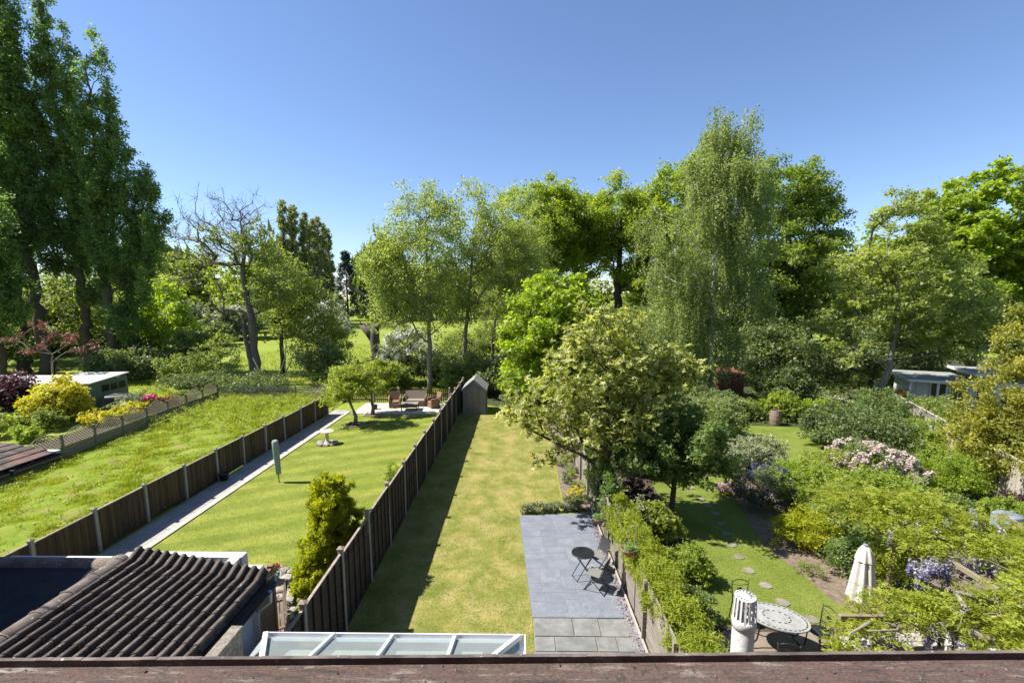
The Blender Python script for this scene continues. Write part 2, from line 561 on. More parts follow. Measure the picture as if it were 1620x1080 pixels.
mat('picket', [(0.3, (0.06, 0.045, 0.032)), (0.7, (0.12, 0.088, 0.06))], 8, 0.85, 0.3, 0.005, 'world', rand=0.2)
mat('white_render', [(0.3, (0.52, 0.53, 0.53)), (0.7, (0.58, 0.585, 0.58))], 3, 0.8, 0.15, 0.004, 'world')
mat('white_plastic', [(0.3, (0.58, 0.60, 0.62)), (0.7, (0.64, 0.65, 0.66))], 3, 0.35, 0, 0, spec=0.5)
mat('white_paint', [(0.3, (0.52, 0.52, 0.50)), (0.7, (0.60, 0.60, 0.58))], 4, 0.55, 0.1, 0.003, 'world')
mat('roof_tile', [(0.25, (0.040, 0.031, 0.026)), (0.5, (0.075, 0.058, 0.049)), (0.75, (0.125, 0.100, 0.086))], 7, 0.9, 0.6, 0.008,
    'world', rand=0.26, speck=(0.34, 0.34, 0.31), speck_scale=24, speck_pos=0.67)
mat('ridge_tile', [(0.3, (0.10, 0.078, 0.064)), (0.6, (0.17, 0.135, 0.115))], 6, 0.9, 0.5, 0.006, 'world', rand=0.10,
    speck=(0.38, 0.37, 0.34), speck_scale=26, speck_pos=0.64)
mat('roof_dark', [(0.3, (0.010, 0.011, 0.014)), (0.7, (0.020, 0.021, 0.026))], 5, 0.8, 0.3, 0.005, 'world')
mat('mortar', [(0.3, (0.16, 0.14, 0.12)), (0.7, (0.28, 0.25, 0.22))], 18, 0.95, 0.6, 0.01)
mat('gutter_black', [(0.3, (0.012, 0.012, 0.014)), (0.7, (0.03, 0.03, 0.032))], 12, 0.5, 0.2, 0.004)
mat('brick_house', [(0.3, (0.22, 0.11, 0.075)), (0.7, (0.32, 0.18, 0.13))], 6, 0.9, 0.4, 0.01, 'world')
mat('coping', [(0.25, (0.11, 0.095, 0.072)), (0.5, (0.21, 0.185, 0.148)), (0.72, (0.31, 0.28, 0.235))], 16, 0.95, 0.9, 0.02, 'world', speck=(0.10, 0.08, 0.05), speck_scale=30, speck_pos=0.62)
mat('felt_grey', [(0.3, (0.20, 0.205, 0.19)), (0.7, (0.28, 0.285, 0.265))], 3, 0.95, 0.5, 0.01, 'world')
mat('shed_green', [(0.3, (0.13, 0.18, 0.125)), (0.7, (0.18, 0.235, 0.165))], 4, 0.8, 0.3, 0.006, 'world')
mat('shed_grey', [(0.3, (0.19, 0.175, 0.17)), (0.7, (0.29, 0.27, 0.26))], 5, 0.85, 0.4, 0.006, 'world', (2, 2, 7), rand=0.10)
mat('shed_door', [(0.3, (0.20, 0.18, 0.135)), (0.7, (0.28, 0.25, 0.19))], 5, 0.85, 0.4, 0.006, 'world', (8, 8, 1), rand=0.10)
mat('black_metal', [(0.3, (0.012, 0.012, 0.014)), (0.7, (0.022, 0.022, 0.024))], 20, 0.45, 0, 0, spec=0.5)
mat('black_fabric', [(0.3, (0.022, 0.022, 0.024)), (0.7, (0.05, 0.05, 0.05))], 40, 0.8, 0.3, 0.003)
mat('seat_mesh', [(0.3, (0.13, 0.125, 0.115)), (0.7, (0.20, 0.195, 0.18))], 60, 0.8, 0.3, 0.003)
mat('black_plastic', [(0.3, (0.018, 0.018, 0.02)), (0.7, (0.035, 0.035, 0.038))], 10, 0.5, 0.1, 0.004)
mat('rattan', [(0.3, (0.14, 0.085, 0.052)), (0.7, (0.26, 0.165, 0.108))], 30, 0.8, 0.6, 0.01, 'obj', (1, 1, 3))
mat('rattan_grey', [(0.3, (0.19, 0.15, 0.12)), (0.7, (0.28, 0.23, 0.19))], 26, 0.8, 0.6, 0.01, 'obj', (1, 1, 3))
mat('terracotta', [(0.3, (0.36, 0.17, 0.10)), (0.7, (0.50, 0.27, 0.17))], 8, 0.85, 0.3, 0.005)
mat('barrel_wood', [(0.3, (0.16, 0.10, 0.07)), (0.7, (0.32, 0.24, 0.19))], 6, 0.85, 0.4, 0.006, 'obj', (5, 5, 1))
mat('iron_band', [(0.3, (0.12, 0.10, 0.09)), (0.7, (0.2, 0.18, 0.17))], 9, 0.7, 0.2, 0.004)
mat('sage_cloth', [(0.3, (0.20, 0.265, 0.225)), (0.7, (0.27, 0.34, 0.295))], 7, 0.8, 0.4, 0.01)
mat('cream_cloth', [(0.3, (0.48, 0.46, 0.40)), (0.7, (0.56, 0.535, 0.48))], 6, 0.85, 0.5, 0.012)
mat('blue_grey_cloth', [(0.3, (0.15, 0.175, 0.215)), (0.7, (0.22, 0.25, 0.295))], 4, 0.75, 0.7, 0.03)
mat('cast_table', [(0.3, (0.19, 0.19, 0.18)), (0.5, (0.26, 0.26, 0.25)), (0.75, (0.34, 0.34, 0.33))], 5, 0.7, 0.3, 0.004)
mat('timber_beam', [(0.3, (0.16, 0.13, 0.08)), (0.7, (0.27, 0.22, 0.15))], 3, 0.9, 0.5, 0.006, 'world', (1, 8, 8))
mat('timber_pale', [(0.3, (0.28, 0.255, 0.21)), (0.7, (0.37, 0.34, 0.29))], 4, 0.85, 0.3, 0.005, 'world', (1, 8, 8), rand=0.08)
mat('brown_board', [(0.3, (0.15, 0.10, 0.06)), (0.7, (0.24, 0.17, 0.11))], 4, 0.85, 0.4, 0.006, 'world', (1, 1, 10))
mat('coir', [(0.3, (0.22, 0.12, 0.06)), (0.7, (0.40, 0.24, 0.13))], 28, 0.95, 0.9, 0.02)
mat('blue_glaze', [(0.3, (0.16, 0.28, 0.42)), (0.7, (0.24, 0.38, 0.52))], 5, 0.3, 0, 0)
mat('red_brown_boards', [(0.3, (0.16, 0.055, 0.035)), (0.7, (0.25, 0.095, 0.06))], 4, 0.85, 0.3, 0.006, 'world', (8, 8, 1), rand=0.1)
mat('bark_dark', [(0.3, (0.045, 0.036, 0.028)), (0.55, (0.095, 0.078, 0.060)), (0.75, (0.15, 0.13, 0.105))], 5, 0.95, 0.9, 0.05, 'obj', (3, 3, 0.7))
mat('bark_grey', [(0.3, (0.12, 0.10, 0.075)), (0.55, (0.22, 0.19, 0.15)), (0.75, (0.32, 0.29, 0.23))], 5, 0.95, 0.8, 0.04, 'obj', (3, 3, 0.8))
mat('bark_birch', [(0.36, (0.06, 0.05, 0.045)), (0.44, (0.42, 0.40, 0.37)), (0.7, (0.62, 0.60, 0.56))], 5, 0.8, 0.4, 0.02, 'obj', (1, 1, 4))
mat('bark_dead', [(0.3, (0.16, 0.13, 0.105)), (0.55, (0.28, 0.24, 0.20)), (0.75, (0.40, 0.36, 0.31))], 5, 0.95, 0.8, 0.04, 'obj', (3, 3, 0.8))
mat('vine_wood', [(0.3, (0.14, 0.12, 0.09)), (0.7, (0.30, 0.265, 0.215))], 14, 0.95, 0.7, 0.02, 'obj', (2, 2, 2))
mat('dark_glass', [(0.3, (0.012, 0.014, 0.016)), (0.7, (0.02, 0.022, 0.026))], 3, 0.08, 0, 0, spec=0.6)

def sill_mat():
    m, nt, p, out = new_mat('weathered_sill')
    v = coords(nt, 'world', (0.8, 6.0, 1.0))
    f = noise(nt, v, 9.0, 12, 0.68, 0.25)
    c = ramp(nt, f, [(0.30, (0.030, 0.024, 0.022)), (0.39, (0.068, 0.048, 0.042)), (0.47, (0.125, 0.072, 0.056)), (0.53, (0.085, 0.062, 0.054)), (0.59, (0.165, 0.120, 0.100)), (0.68, (0.27, 0.24, 0.215))])
    v2 = coords(nt, 'world')
    f2 = noise(nt, v2, 34, 5, 0.7)
    k = ramp(nt, f2, [(0.56, (0, 0, 0)), (0.64, (1, 1, 1))])
    c = mixc(nt, k, c, (0.05, 0.043, 0.038))
    f3 = noise(nt, coords(nt, 'world', (1, 3.5, 1)), 11, 5, 0.6)
    k3 = ramp(nt, f3, [(0.66, (0, 0, 0)), (0.72, (1, 1, 1))])
    c = mixc(nt, k3, c, (0.30, 0.285, 0.26))
    f4 = noise(nt, v2, 5.5, 6, 0.7)
    k4 = ramp(nt, f4, [(0.62, (0, 0, 0)), (0.70, (1, 1, 1))])
    c = mixc(nt, k4, c, (0.13, 0.105, 0.028))
    f5 = noise(nt, coords(nt, 'world', (1, 2.2, 1)), 95, 6, 0.75)
    c5 = ramp(nt, f5, [(0.32, (0.35, 0.33, 0.32)), (0.47, (0.95, 0.95, 0.95)), (0.62, (1.35, 1.3, 1.25)), (0.72, (2.0, 1.95, 1.9))])
    c = mixc(nt, 0.9, c, c5, 'MULTIPLY')
    nt.links.new(c, p.inputs['Base Color'])
    p.inputs['Roughness'].default_value = 0.85
    bump(nt, p, f5, 1.0, 0.006)
    return m
sill_mat()
mat('sill_lip', [(0.25, (0.045, 0.038, 0.034)), (0.5, (0.11, 0.088, 0.076)), (0.75, (0.20, 0.165, 0.14))], 11, 0.9, 0.6, 0.004, 'world', (1, 1, 2),
    speck=(0.36, 0.35, 0.32), speck_scale=70, speck_pos=0.66)

def glass_mat(name, tint, rough=0.05, mixf=0.45):
    m, nt, p, out = new_mat(name)
    p.inputs['Base Color'].default_value = (*tint, 1)
    p.inputs['Roughness'].default_value = rough
    p.inputs['Specular IOR Level'].default_value = 0.6
    t = nt.nodes.new('ShaderNodeBsdfTransparent')
    t.inputs[0].default_value = (0.84, 0.90, 0.89, 1)
    mx = nt.nodes.new('ShaderNodeMixShader')
    f = noise(nt, coords(nt, 'world'), 3, 4)
    mr = nt.nodes.new('ShaderNodeMapRange')
    mr.inputs[3].default_value = mixf - 0.1; mr.inputs[4].default_value = mixf + 0.1
    nt.links.new(f, mr.inputs[0]); nt.links.new(mr.outputs[0], mx.inputs[0])
    nt.links.new(p.outputs[0], mx.inputs[1]); nt.links.new(t.outputs[0], mx.inputs[2])
    nt.links.new(mx.outputs[0], out.inputs[0])
glass_mat('roof_glass', (0.34, 0.38, 0.38))

# ------------------------------------------------------------------ ground sheets
def sheet(name, poly, z, m, kind='structure', sub=0):
    me = bpy.data.meshes.new(name)
    me.from_pydata([(x, y, z) for x, y in poly], [], [tuple(range(len(poly)))])
    me.materials.append(MATS[m]); me.update()
    return tag(link(name, me), kind=kind)

sheet('ground', [(-2500, -400), (2500, -400), (2500, 3000), (-2500, 3000)], 0, 'meadow')
sheet('lawn', [(-11.05, 8.0), (-3.94, 8.0), (-3.86, 29.9), (-11.0, 29.9)], 0.008, 'lawn_green')
sheet('lawn', [(-3.93, 2.5), (0.46, 2.5), (0.34, 10.1), (0.05, 15.3), (1.60, 15.75), (1.72, 29.9), (-3.84, 29.9)], 0.008, 'lawn_dry')
sheet('lawn', [(2.95, 9.9), (9.8, 9.9), (9.8, 19.0), (3.0, 19.0)], 0.008, 'lawn_right')
sheet('lawn', [(10.5, 19.0), (18.5, 18.0), (19.0, 26.3), (12.0, 27.2)], 0.012, 'lawn_right')
sheet('lawn', [(-36.0, 16.0), (-21.5, 16.0), (-22.2, 34.0), (-36.0, 34.0)], 0.006, 'lawn_green')
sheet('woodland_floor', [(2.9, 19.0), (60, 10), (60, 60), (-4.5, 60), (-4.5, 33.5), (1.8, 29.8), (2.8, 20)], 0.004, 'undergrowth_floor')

# uneven rough ground of the overgrown plot
def rough_plot():
    rng = np.random.default_rng(5)
    xs = np.linspace(-21.5, -12.5, 46); ys = np.linspace(8.0, 33.6, 120)
    X, Y = np.meshgrid(xs, ys)
    Z = 0.05 + 0.05 * np.sin(X * 1.3 + Y * 0.7) + 0.04 * np.sin(X * 2.9 - Y * 1.9) + 0.03 * np.sin(Y * 3.1 + X)
    Z = np.maximum(Z + rng.normal(size=Z.shape) * 0.02, 0.012)
    V = np.stack([X, Y, Z], -1).reshape(-1, 3)
    w = len(xs)
    i = np.arange(w - 1)[None, :] + np.arange(len(ys) - 1)[:, None] * w
    F = np.stack([i, i + 1, i + 1 + w, i + w], -1).reshape(-1, 4)
    tag(link('overgrown_ground', np_mesh('overgrown_ground', V, F, 'rough_ground', None, True)), kind='structure')
rough_plot()

# soil beds
sheet('flower_bed', [(1.66, 15.7), (2.62, 15.7), (2.55, 30.0), (1.76, 30.0)], 0.016, 'soil_pale')
sheet('flower_bed', [(8.45, 18.5), (8.05, 16.2), (7.75, 14.8), (7.50, 13.0), (7.75, 12.0), (7.85, 10.8), (8.3, 9.9), (12, 9.9), (15, 14), (14, 20), (10.5, 20)], 0.016, 'soil_pale')
sheet('flower_bed', [(2.86, 9.9), (4.35, 9.9), (4.75, 12.0), (5.2, 14.0), (5.5, 19.5), (2.8, 19.5)], 0.016, 'soil')
sheet('flower_bed', [(-24.2, 19.0), (-21.6, 19.0), (-22.3, 33.6), (-26.5, 33.6), (-25.0, 26)], 0.014, 'soil')

# ---- paving laid slab by slab
def guillotine(rng, x0, x1, y0, y1, mn, mx):
    w, h = x1 - x0, y1 - y0
    if w <= mx and h <= mx * 0.8 or (w < mn * 1.7 and h < mn * 1.7):
        return [(x0, x1, y0, y1)]
    if w / h > rng.uniform(0.8, 1.4):
        c = x0 + w * rng.uniform(0.35, 0.65)
        return guillotine(rng, x0, c, y0, y1, mn, mx) + guillotine(rng, c, x1, y0, y1, mn, mx)
    c = y0 + h * rng.uniform(0.35, 0.65)
    return guillotine(rng, x0, x1, y0, c, mn, mx) + guillotine(rng, x0, x1, c, y1, mn, mx)

def slabs(parent, rects, m, z=0.03, gap=0.012, inside=None, th=0.03, warp=None, seed=1):
    rng = random.Random(seed)
    for (a, b, c, d) in rects:
        if inside and not inside((a + b) / 2, (c + d) / 2): continue
        g = gap / 2
        cx, cy = (a + b) / 2, (c + d) / 2
        j = rng.uniform(-0.003, 0.003)
        mb = MB().box(a + g - cx, b - g - cx, c + g - cy, d - g - cy, z - th + j, z + j, 0.004)
        if warp:
            mb.v = [(warp(x + cx, y + cy) - cx, y, zz) for x, y, zz in mb.v]
        mb.build('slab', m, parent, (cx, cy, 0))

pat = sheet('patio', [(0.05, 15.3), (0.34, 10.12), (2.56, 10.12), (2.56, 15.55), (0.05, 15.3)][:4], 0.029, 'joint_dark')
rr = guillotine(random.Random(4), 0.0, 2.5, 10.14, 15.32, 0.38, 0.78)
def pat_w(x, y):
    l = 0.06 + (15.3 - y) * 0.057
    return l + (2.50 - l + 0.02) * (x / 2.5)
slabs(pat, rr, 'slate_slab', 0.034, 0.008, warp=pat_w)
pat2 = sheet('old_patio', [(0.36, 2.6), (2.72, 2.6), (2.60, 10.11), (0.36, 10.11)], 0.014, 'joint_pale')
rows = []
rg = random.Random(9)
y = 10.10
while y > 3.0:
    h = rg.choice([0.45, 0.6, 0.6]); x = 0.37
    while x < 2.6:
        w = rg.choice([0.45, 0.6, 0.9])
        x2 = x + w if x + w < 2.35 else 2.62
        rows.append((x, x2, y - h, y)); x = x2 if x2 < 2.6 else 9
    y -= h
slabs(pat2, rows, 'old_slab', 0.036, 0.022, seed=2)

pth = sheet('garden_path', [(-12.32, 7.5), (-11.06, 7.5), (-11.03, 30.2), (-12.22, 30.2)], 0.012, 'joint_pale')
rects = []; k = 0; y = 7.6
while y < 30:
    h = 0.6
    off = 0.0
    rects += [(-12.28, -11.78, y, y + h), (-11.78, -11.30, y, y + h)]
    y += h; k += 1
slabs(pth, rects, 'path_slab', 0.034, 0.012, seed=3)
rects = []; y = 7.6
while y < 29.9:
    rects.append((-11.30, -11.06, y, y + 0.9)); y += 0.9
slabs(pth, rects, 'edge_slab', 0.042, 0.012, seed=4)

def curve_in(x, y):
    return x < -5.30 - max(0, y - 9.8) * 0.62 or y < 9.6
ter = sheet('terrace', [(-9.5, 5.5), (-4.0, 5.5), (-4.0, 9.4), (-5.35, 10.0), (-6.7, 12.2), (-9.5, 12.2)], 0.016, 'joint_pale')
rects = []
y = 5.6
while y < 12.1:
    x = -9.4
    while x < -4.3:
        rects.append((x, x + 0.75, y, y + 0.6)); x += 0.75
    y += 0.6
slabs(ter, rects, 'terrace_slab', 0.042, 0.01, inside=lambda x, y: curve_in(x + 0.3, y + 0.2), seed=5)

fp = []
for i in range(25):
    t = i / 24
    fp.append((-10.9 + t * 6.95, 29.55 - 0.75 * math.sin(PI * min(1, t * 1.05)) + 0.5 * t))
fpat = sheet('sitting_area', fp + [(-3.95, 32.5), (-10.9, 32.5)], 0.018, 'joint_pale')
rects = []
y = 28.9
while y < 32.4:
    x = -10.8
    while x < -4.1:
        rects.append((x, x + 0.62, y, y + 0.6)); x += 0.62
    y += 0.6
def fin(x, y):
    t = (x + 10.9) / 6.95
    return y - 0.28 > 29.55 - 0.75 * math.sin(PI * min(1, max(0, t) * 1.05)) + 0.5 * t
slabs(fpat, rects, 'terrace_slab', 0.040, 0.012, inside=fin, seed=6)

rp = sheet('paved_terrace', [(2.95, 3.0), (9.2, 3.0), (9.2, 9.92), (2.95, 9.88)], 0.014, 'soil')
rects = []
y = 3.1
while y < 9.6:
    x = 3.0
    while x < 9.0:
        rects.append((x, x + 0.6, y, y + 0.6)); x += 0.6
    y += 0.6
slabs(rp, rects, 'brown_paving', 0.040, 0.006, seed=7)

# stepping stones
step_xy = [(6.86, 17.79), (6.83, 16.74), (6.89, 16.2), (6.9, 15.55), (6.8, 14.82), (6.66, 14.14), (6.52, 13.5), (6.42, 12.8), (6.39, 12.12), (6.5, 11.45), (6.56, 10.77), (6.9, 10.15)]
for i, (x, y) in enumerate(step_xy):
    rg2 = random.Random(i)
    n = 7
    poly = [(math.cos(2 * PI * k / n + 0.2) * rg2.uniform(0.13, 0.19), math.sin(2 * PI * k / n + 0.2) * rg2.uniform(0.13, 0.18)) for k in range(n)]
    o = MB().prism(poly, 0.0, 0.035).build('stepping_stone', 'stepping', None, (x, y, -0.006))
    near = ['farthest flat stepping stone of the path across the shaded lawn, by the border',
            'flat stepping stone next after the farthest one on the lawn path', 'third stepping stone from the far end of the lawn path, in shade',
            'fourth stepping stone from the far end of the lawn path', 'pale stepping stone in tree shade, fifth from the far end',
            'sixth stepping stone from the far end, in tree shade', 'seventh stepping stone from the far end, in tree shade',
            'stepping stone in shade just before the sunlit lawn begins', 'stepping stone at the edge of the tree shade on the lawn',
            'sunlit round stepping stone third from the paved terrace', 'sunlit stepping stone second from the paved terrace',
            'sunlit stepping stone closest to the oval garden table'][i]
    tag(o, near, 'stepping stone', 'stepping stones across the right lawn')

# slate chippings and gravel
def chips(name, x0, x1, y0, y1, n, size, m, z=0.02, seed=0, xf=None):
    rng = np.random.default_rng(seed)
    P = np.stack([rng.uniform(x0, x1, n), rng.uniform(y0, y1, n), np.full(n, z)], -1)
    if xf: P[:, 0] += xf(P[:, 1])
    d = nrm(rng.normal(size=(n, 3)) + np.array([0, 0, 0.0])); nn = nrm(rng.normal(size=(n, 3)) * 0.5 + np.array([0, 0, 1]))
    s = rng.uniform(0.5, 1.4, n) * size
    V, F = leaf_quads(P, nn, d, s, s * 0.8)
    V2 = V.reshape(-1, 4, 3).copy()
    top = V2.mean(axis=1) + nn * s[:, None] * 0.3
    VV = np.concatenate([V2, top[:, None, :]], axis=1).reshape(-1, 3)
    b = np.arange(n)[:, None] * 5
    FF = np.concatenate([np.stack([b[:, 0] + i, b[:, 0] + (i + 1) % 4, b[:, 0] + 4], -1) for i in range(4)])
    return tag(link(name, np_mesh(name, VV, FF, m)), kind='stuff')
sheet('gravel_strip', [(2.52, 6.5), (2.9, 6.5), (2.66, 15.6), (2.46, 15.6)], 0.020, 'slate_chip')
chips('slate_chippings', -0.16, 0.16, 6.6, 15.6, 2600, 0.055, 'slate_chip', 0.024, 1, lambda y: 2.70 - (y - 6.6) * 0.018)

# ------------------------------------------------------------------ fences
def panel_fence(name, label, X, ys, h_post, h_panel, m, boards, m_post='concrete', cap='post_cap', rail='fence_rail'):
    t = thing(name, label, 'fence', (X(ys[0]), ys[0], 0))
    ox, oy = X(ys[0]), ys[0]
    pm = MB().box(-0.05, 0.05, -0.05, 0.05, 0, h_post, 0.008)
    pme = pm.mesh('post', m_post)
    cme = MB().box(-0.072, 0.072, -0.072, 0.072, h_post, h_post + 0.03, 0.01).add([(-0.06, -0.06, h_post + 0.03), (0.06, -0.06, h_post + 0.03), (0.06, 0.06, h_post + 0.03), (-0.06, 0.06, h_post + 0.03), (0, 0, h_post + 0.075)], [(0, 1, 4), (1, 2, 4), (2, 3, 4), (3, 0, 4)]).mesh('post_cap', cap)
    bme = None
    rgf = random.Random(int(abs(ox) * 10))
    for i, y in enumerate(ys):
        p = link('post', pme, t, (X(y) - ox, y - oy, 0))
        p.rotation_euler = (rgf.uniform(-.014, .014), rgf.uniform(-.016, .016), 0)
        link('post_cap', cme, p)
        if i == len(ys) - 1: break
        y0, y1 = y + 0.022, ys[i + 1] - 0.022
        L = y1 - y0
        pan = MB()
        dz = rgf.uniform(-0.035, 0.03)
        if boards == 'vertical':
            n = 15; bw = L / n
            if bme is None:
                bme = MB().box(-0.008, 0.010, -bw * 0.54, bw * 0.5, 0.12, h_panel - 0.02, 0.002).mesh('board', m)
            pan.box(-0.03, -0.009, 0, L, 0.35, 0.42).box(-0.03, -0.009, 0, L, h_panel - 0.3, h_panel - 0.23)
            pan.box(-0.028, 0.028, 0, L, h_panel - 0.02, h_panel + 0.015, 0.003)
            po = pan.build('panel_frame', m if rail is None else rail, t, (X(y0) - ox, y0 - oy, dz))
            gb = MB().box(-0.018, 0.018, 0, L, 0.0, 0.118, 0.003).build('gravel_board', m, po, (0, 0, 0))
            for k in range(n):
                b = link('board', bme, po, (0.012 if k % 2 else 0.0, (k + 0.5) * bw, 0))
        else:
            n = 12; bh = (h_panel - 0.06) / n
            if bme is None:
                bme = MB().box(-0.006, 0.006, 0.0, L, 0.0, bh * 1.14, 0.002).mesh('board', m)
            pan.box(-0.03, 0.03, 0, L, h_panel - 0.005, h_panel + 0.025, 0.004)
            po = pan.build('panel_frame', rail, t, (X(y0) - ox, y0 - oy, dz))  # capping rail paler than the boards, its sunlit look put into the colour
            for k in range(n):
                b = link('board', bme, po, (0.0, 0, 0.06 + k * bh))
                b.rotation_euler = (0, -0.10, 0)
            MB().box(-0.02, 0.02, 0, L, 0.0, 0.085, 0.003).build('gravel_board', m, po, (0, 0, 0))  # board added along the foot to keep light from showing underneath
            bt = MB().box(0.012, 0.036, -0.02, 0.02, 0.05, h_panel - 0.006, 0.003).mesh('batten', m)
            for k in range(6):
                link('batten', bt, po, (0.0, 0.02 + (L - 0.04) * k / 5, 0))
    return t

ysL = [12.89 + 1.815 * k for k in range(-3, 10)]
panel_fence('garden_fence', 'low dark brown close boarded fence with pale concrete posts along the stone path', lambda y: -12.52 + (y - 8) * 0.0125, ysL, 1.33, 1.27, 'fence_brown', 'vertical')
ysC = [9.64 + 1.845 * k for k in range(-2, 13)]
panel_fence('garden_fence', 'tall dark brown lap panel fence with slender concrete posts shading the dry lawn', lambda y: -3.92 + (y - 9) * 0.004, ysC, 1.98, 1.86, 'fence_dark', 'lap')

def slat_fence():
    X = lambda y: 2.86 - (y - 6.5) * 0.0185
    ys = [5.72 + 1.83 * k for k in range(0, 14)]
    t = thing('slat_fence', 'weathered grey fence of horizontal slats behind the slate patio and flower bed', 'fence', (X(ys[0]), ys[0], 0))
    ox, oy = X(ys[0]), ys[0]
    pme = MB().box(-0.10, -0.03, -0.04, 0.04, 0, 1.48, 0.006).mesh('post', 'fence_grey')
    L = 1.80
    sme = MB().box(-0.011, 0.011, 0.0, L, 0, 0.092, 0.003).mesh('slat', 'fence_grey')
    kb = MB().box(-0.10, -0.065, 0.0, L, 0.0, 0.12, 0.004).mesh('gravel_board', 'timber_pale')
    rg = random.Random(3)
    for i, y in enumerate(ys):
        link('post', pme, t, (X(y) - ox, y - oy, 0))
        if i == len(ys) - 1: break
        for k in range(13):
            s = link('slat', sme, t, (X(y) - ox + rg.uniform(-.004, .004), y - oy + 0.015, 0.06 + k * 0.108))
            s.rotation_euler = (0, 0, 0.0185)
        if i < 6:
            b = link('gravel_board', kb, t, (X(y) - ox, y - oy + 0.015, 0.0)); b.rotation_euler = (0, 0, 0.0185)
slat_fence()

def picket_fence():
    t = thing('picket_fence', 'dark stained picket fence with pale posts behind the rattan seating', 'fence', (-12.2, 32.75, 0))
    pk = MB().prism([(-0.042, 0), (0.042, 0), (0.042, 0.86), (0, 0.92), (-0.042, 0.86)], -0.01, 0.01, Matrix(((1, 0, 0, 0), (0, 0, 1, 0), (0, 1, 0, 0), (0, 0, 0, 1)))).mesh('picket', 'picket')
    rl = MB().box(0, 8.2, 0.012, 0.05, 0.2, 0.28).box(0, 8.2, 0.012, 0.05, 0.66, 0.74).build('rail', 'picket', t)
    x = 0.05
    rg = random.Random(8)
    while x < 8.2:
        p = link('picket', pk, t, (x, 0, 0.05 + rg.uniform(-0.01, 0.01))); x += 0.145
    pme = MB().box(-0.06, 0.06, -0.09, 0.03, 0, 1.12, 0.01).mesh('post', 'concrete')
    for x in (0.0, 1.83, 3.66, 5.45, 7.3):
        link('post', pme, t, (x, 0, 0))
picket_fence()

def trellis_fence():
    X = lambda y: -21.15 - (y - 20) * 0.075
    ys = [17.1 + 1.83 * k for k in range(10)]
    t = thing('trellis_fence', 'wavy topped lattice trellis fence above horizontal boards beside the overgrown grass', 'fence', (X(ys[0]), ys[0], 0))
    ox, oy = X(ys[0]), ys[0]
    L = 1.73
    pme = MB().box(-0.05, 0.05, -0.05, 0.05, 0, 1.15, 0.008).box(-0.065, 0.065, -0.065, 0.065, 1.15, 1.19, 0.01).mesh('post', 'fence_green')
    def top(y): return 1.02 + 0.34 * math.sin(PI * y / L) ** 1.0
    lat = MB()
    for s in (1, -1):
        k = -14
        while k < 18:
            y = k * 0.16
            pts = []
            y0 = max(0.03, y if s == 1 else y - 0.9); 
            # strip at 45 degrees: z = 0.62 + s*(yy - y)
            prev = None
            for q in range(41):
                yy = L * q / 40
                z = 0.62 + s * (yy - y) if s == 1 else 0.62 - (yy - y)
                ok = 0.62 <= z <= top(yy)
                if ok and prev is None: prev = (yy, z)
                if ok: last = (yy, z)
                if (not ok or q == 40) and prev is not None:
                    if last[0] - prev[0] > 0.03:
                        lat.beam((0.008 * s, prev[0], prev[1]), (0.008 * s, last[0], last[1]), 0.012, 0.026, up=(1, 0, 0))
                    prev = None
            k += 1
    latme = lat.mesh('lattice', 'fence_green')
    rim = MB().tube([(0, L * q / 14, top(L * q / 14)) for q in range(15)], 0.02, 5, True, False).box(-0.02, 0.02, 0, L, 0.59, 0.63).mesh('trellis_rim', 'fence_green')
    bme = MB().box(-0.012, 0.012, 0, L, 0, 0.128, 0.003).mesh('board', 'fence_green')
    for i, y in enumerate(ys):
        link('post', pme, t, (X(y) - ox, y - oy, 0))
        if i == len(ys) - 1: break
        rz = 0.075
        r = link('trellis_rim', rim, t, (X(y) - ox - 0.003, y - oy + 0.05, 0)); r.rotation_euler = (0, 0, rz)
        l = link('lattice', latme, r)
        for k in range(4):
            b = link('board', bme, t, (X(y) - ox + (0.006 if k % 2 else -0.006), y - oy + 0.05, 0.04 + 0.135 * k)); b.rotation_euler = (0, 0.05, rz)
trellis_fence()

def lath_fence():
    t = thing('lath_fence', 'low worn weathered lath fence at the far end of the overgrown plot', 'fence', (-22.3, 33.7, 0))
    sme = MB().box(0, 1.9, -0.006, 0.006, 0, 0.035).mesh('slat', 'fence_grey')
    rg = random.Random(2)
    for i in range(5):
        for k in range(13):
            s = link('slat', sme, t, (i * 1.95, rg.uniform(-.01, .01), 0.1 + k * 0.07)); s.rotation_euler = (0, rg.uniform(-.012, .012), 0)
    pme = MB().box(-0.04, 0.04, 0.01, 0.08, 0, 1.08, 0.006).mesh('post', 'fence_rail')
    for i in range(6):
        p = link('post', pme, t, (i * 1.95, 0, 0)); p.rotation_euler = (0, rg.uniform(-.03, .03), 0)
lath_fence()
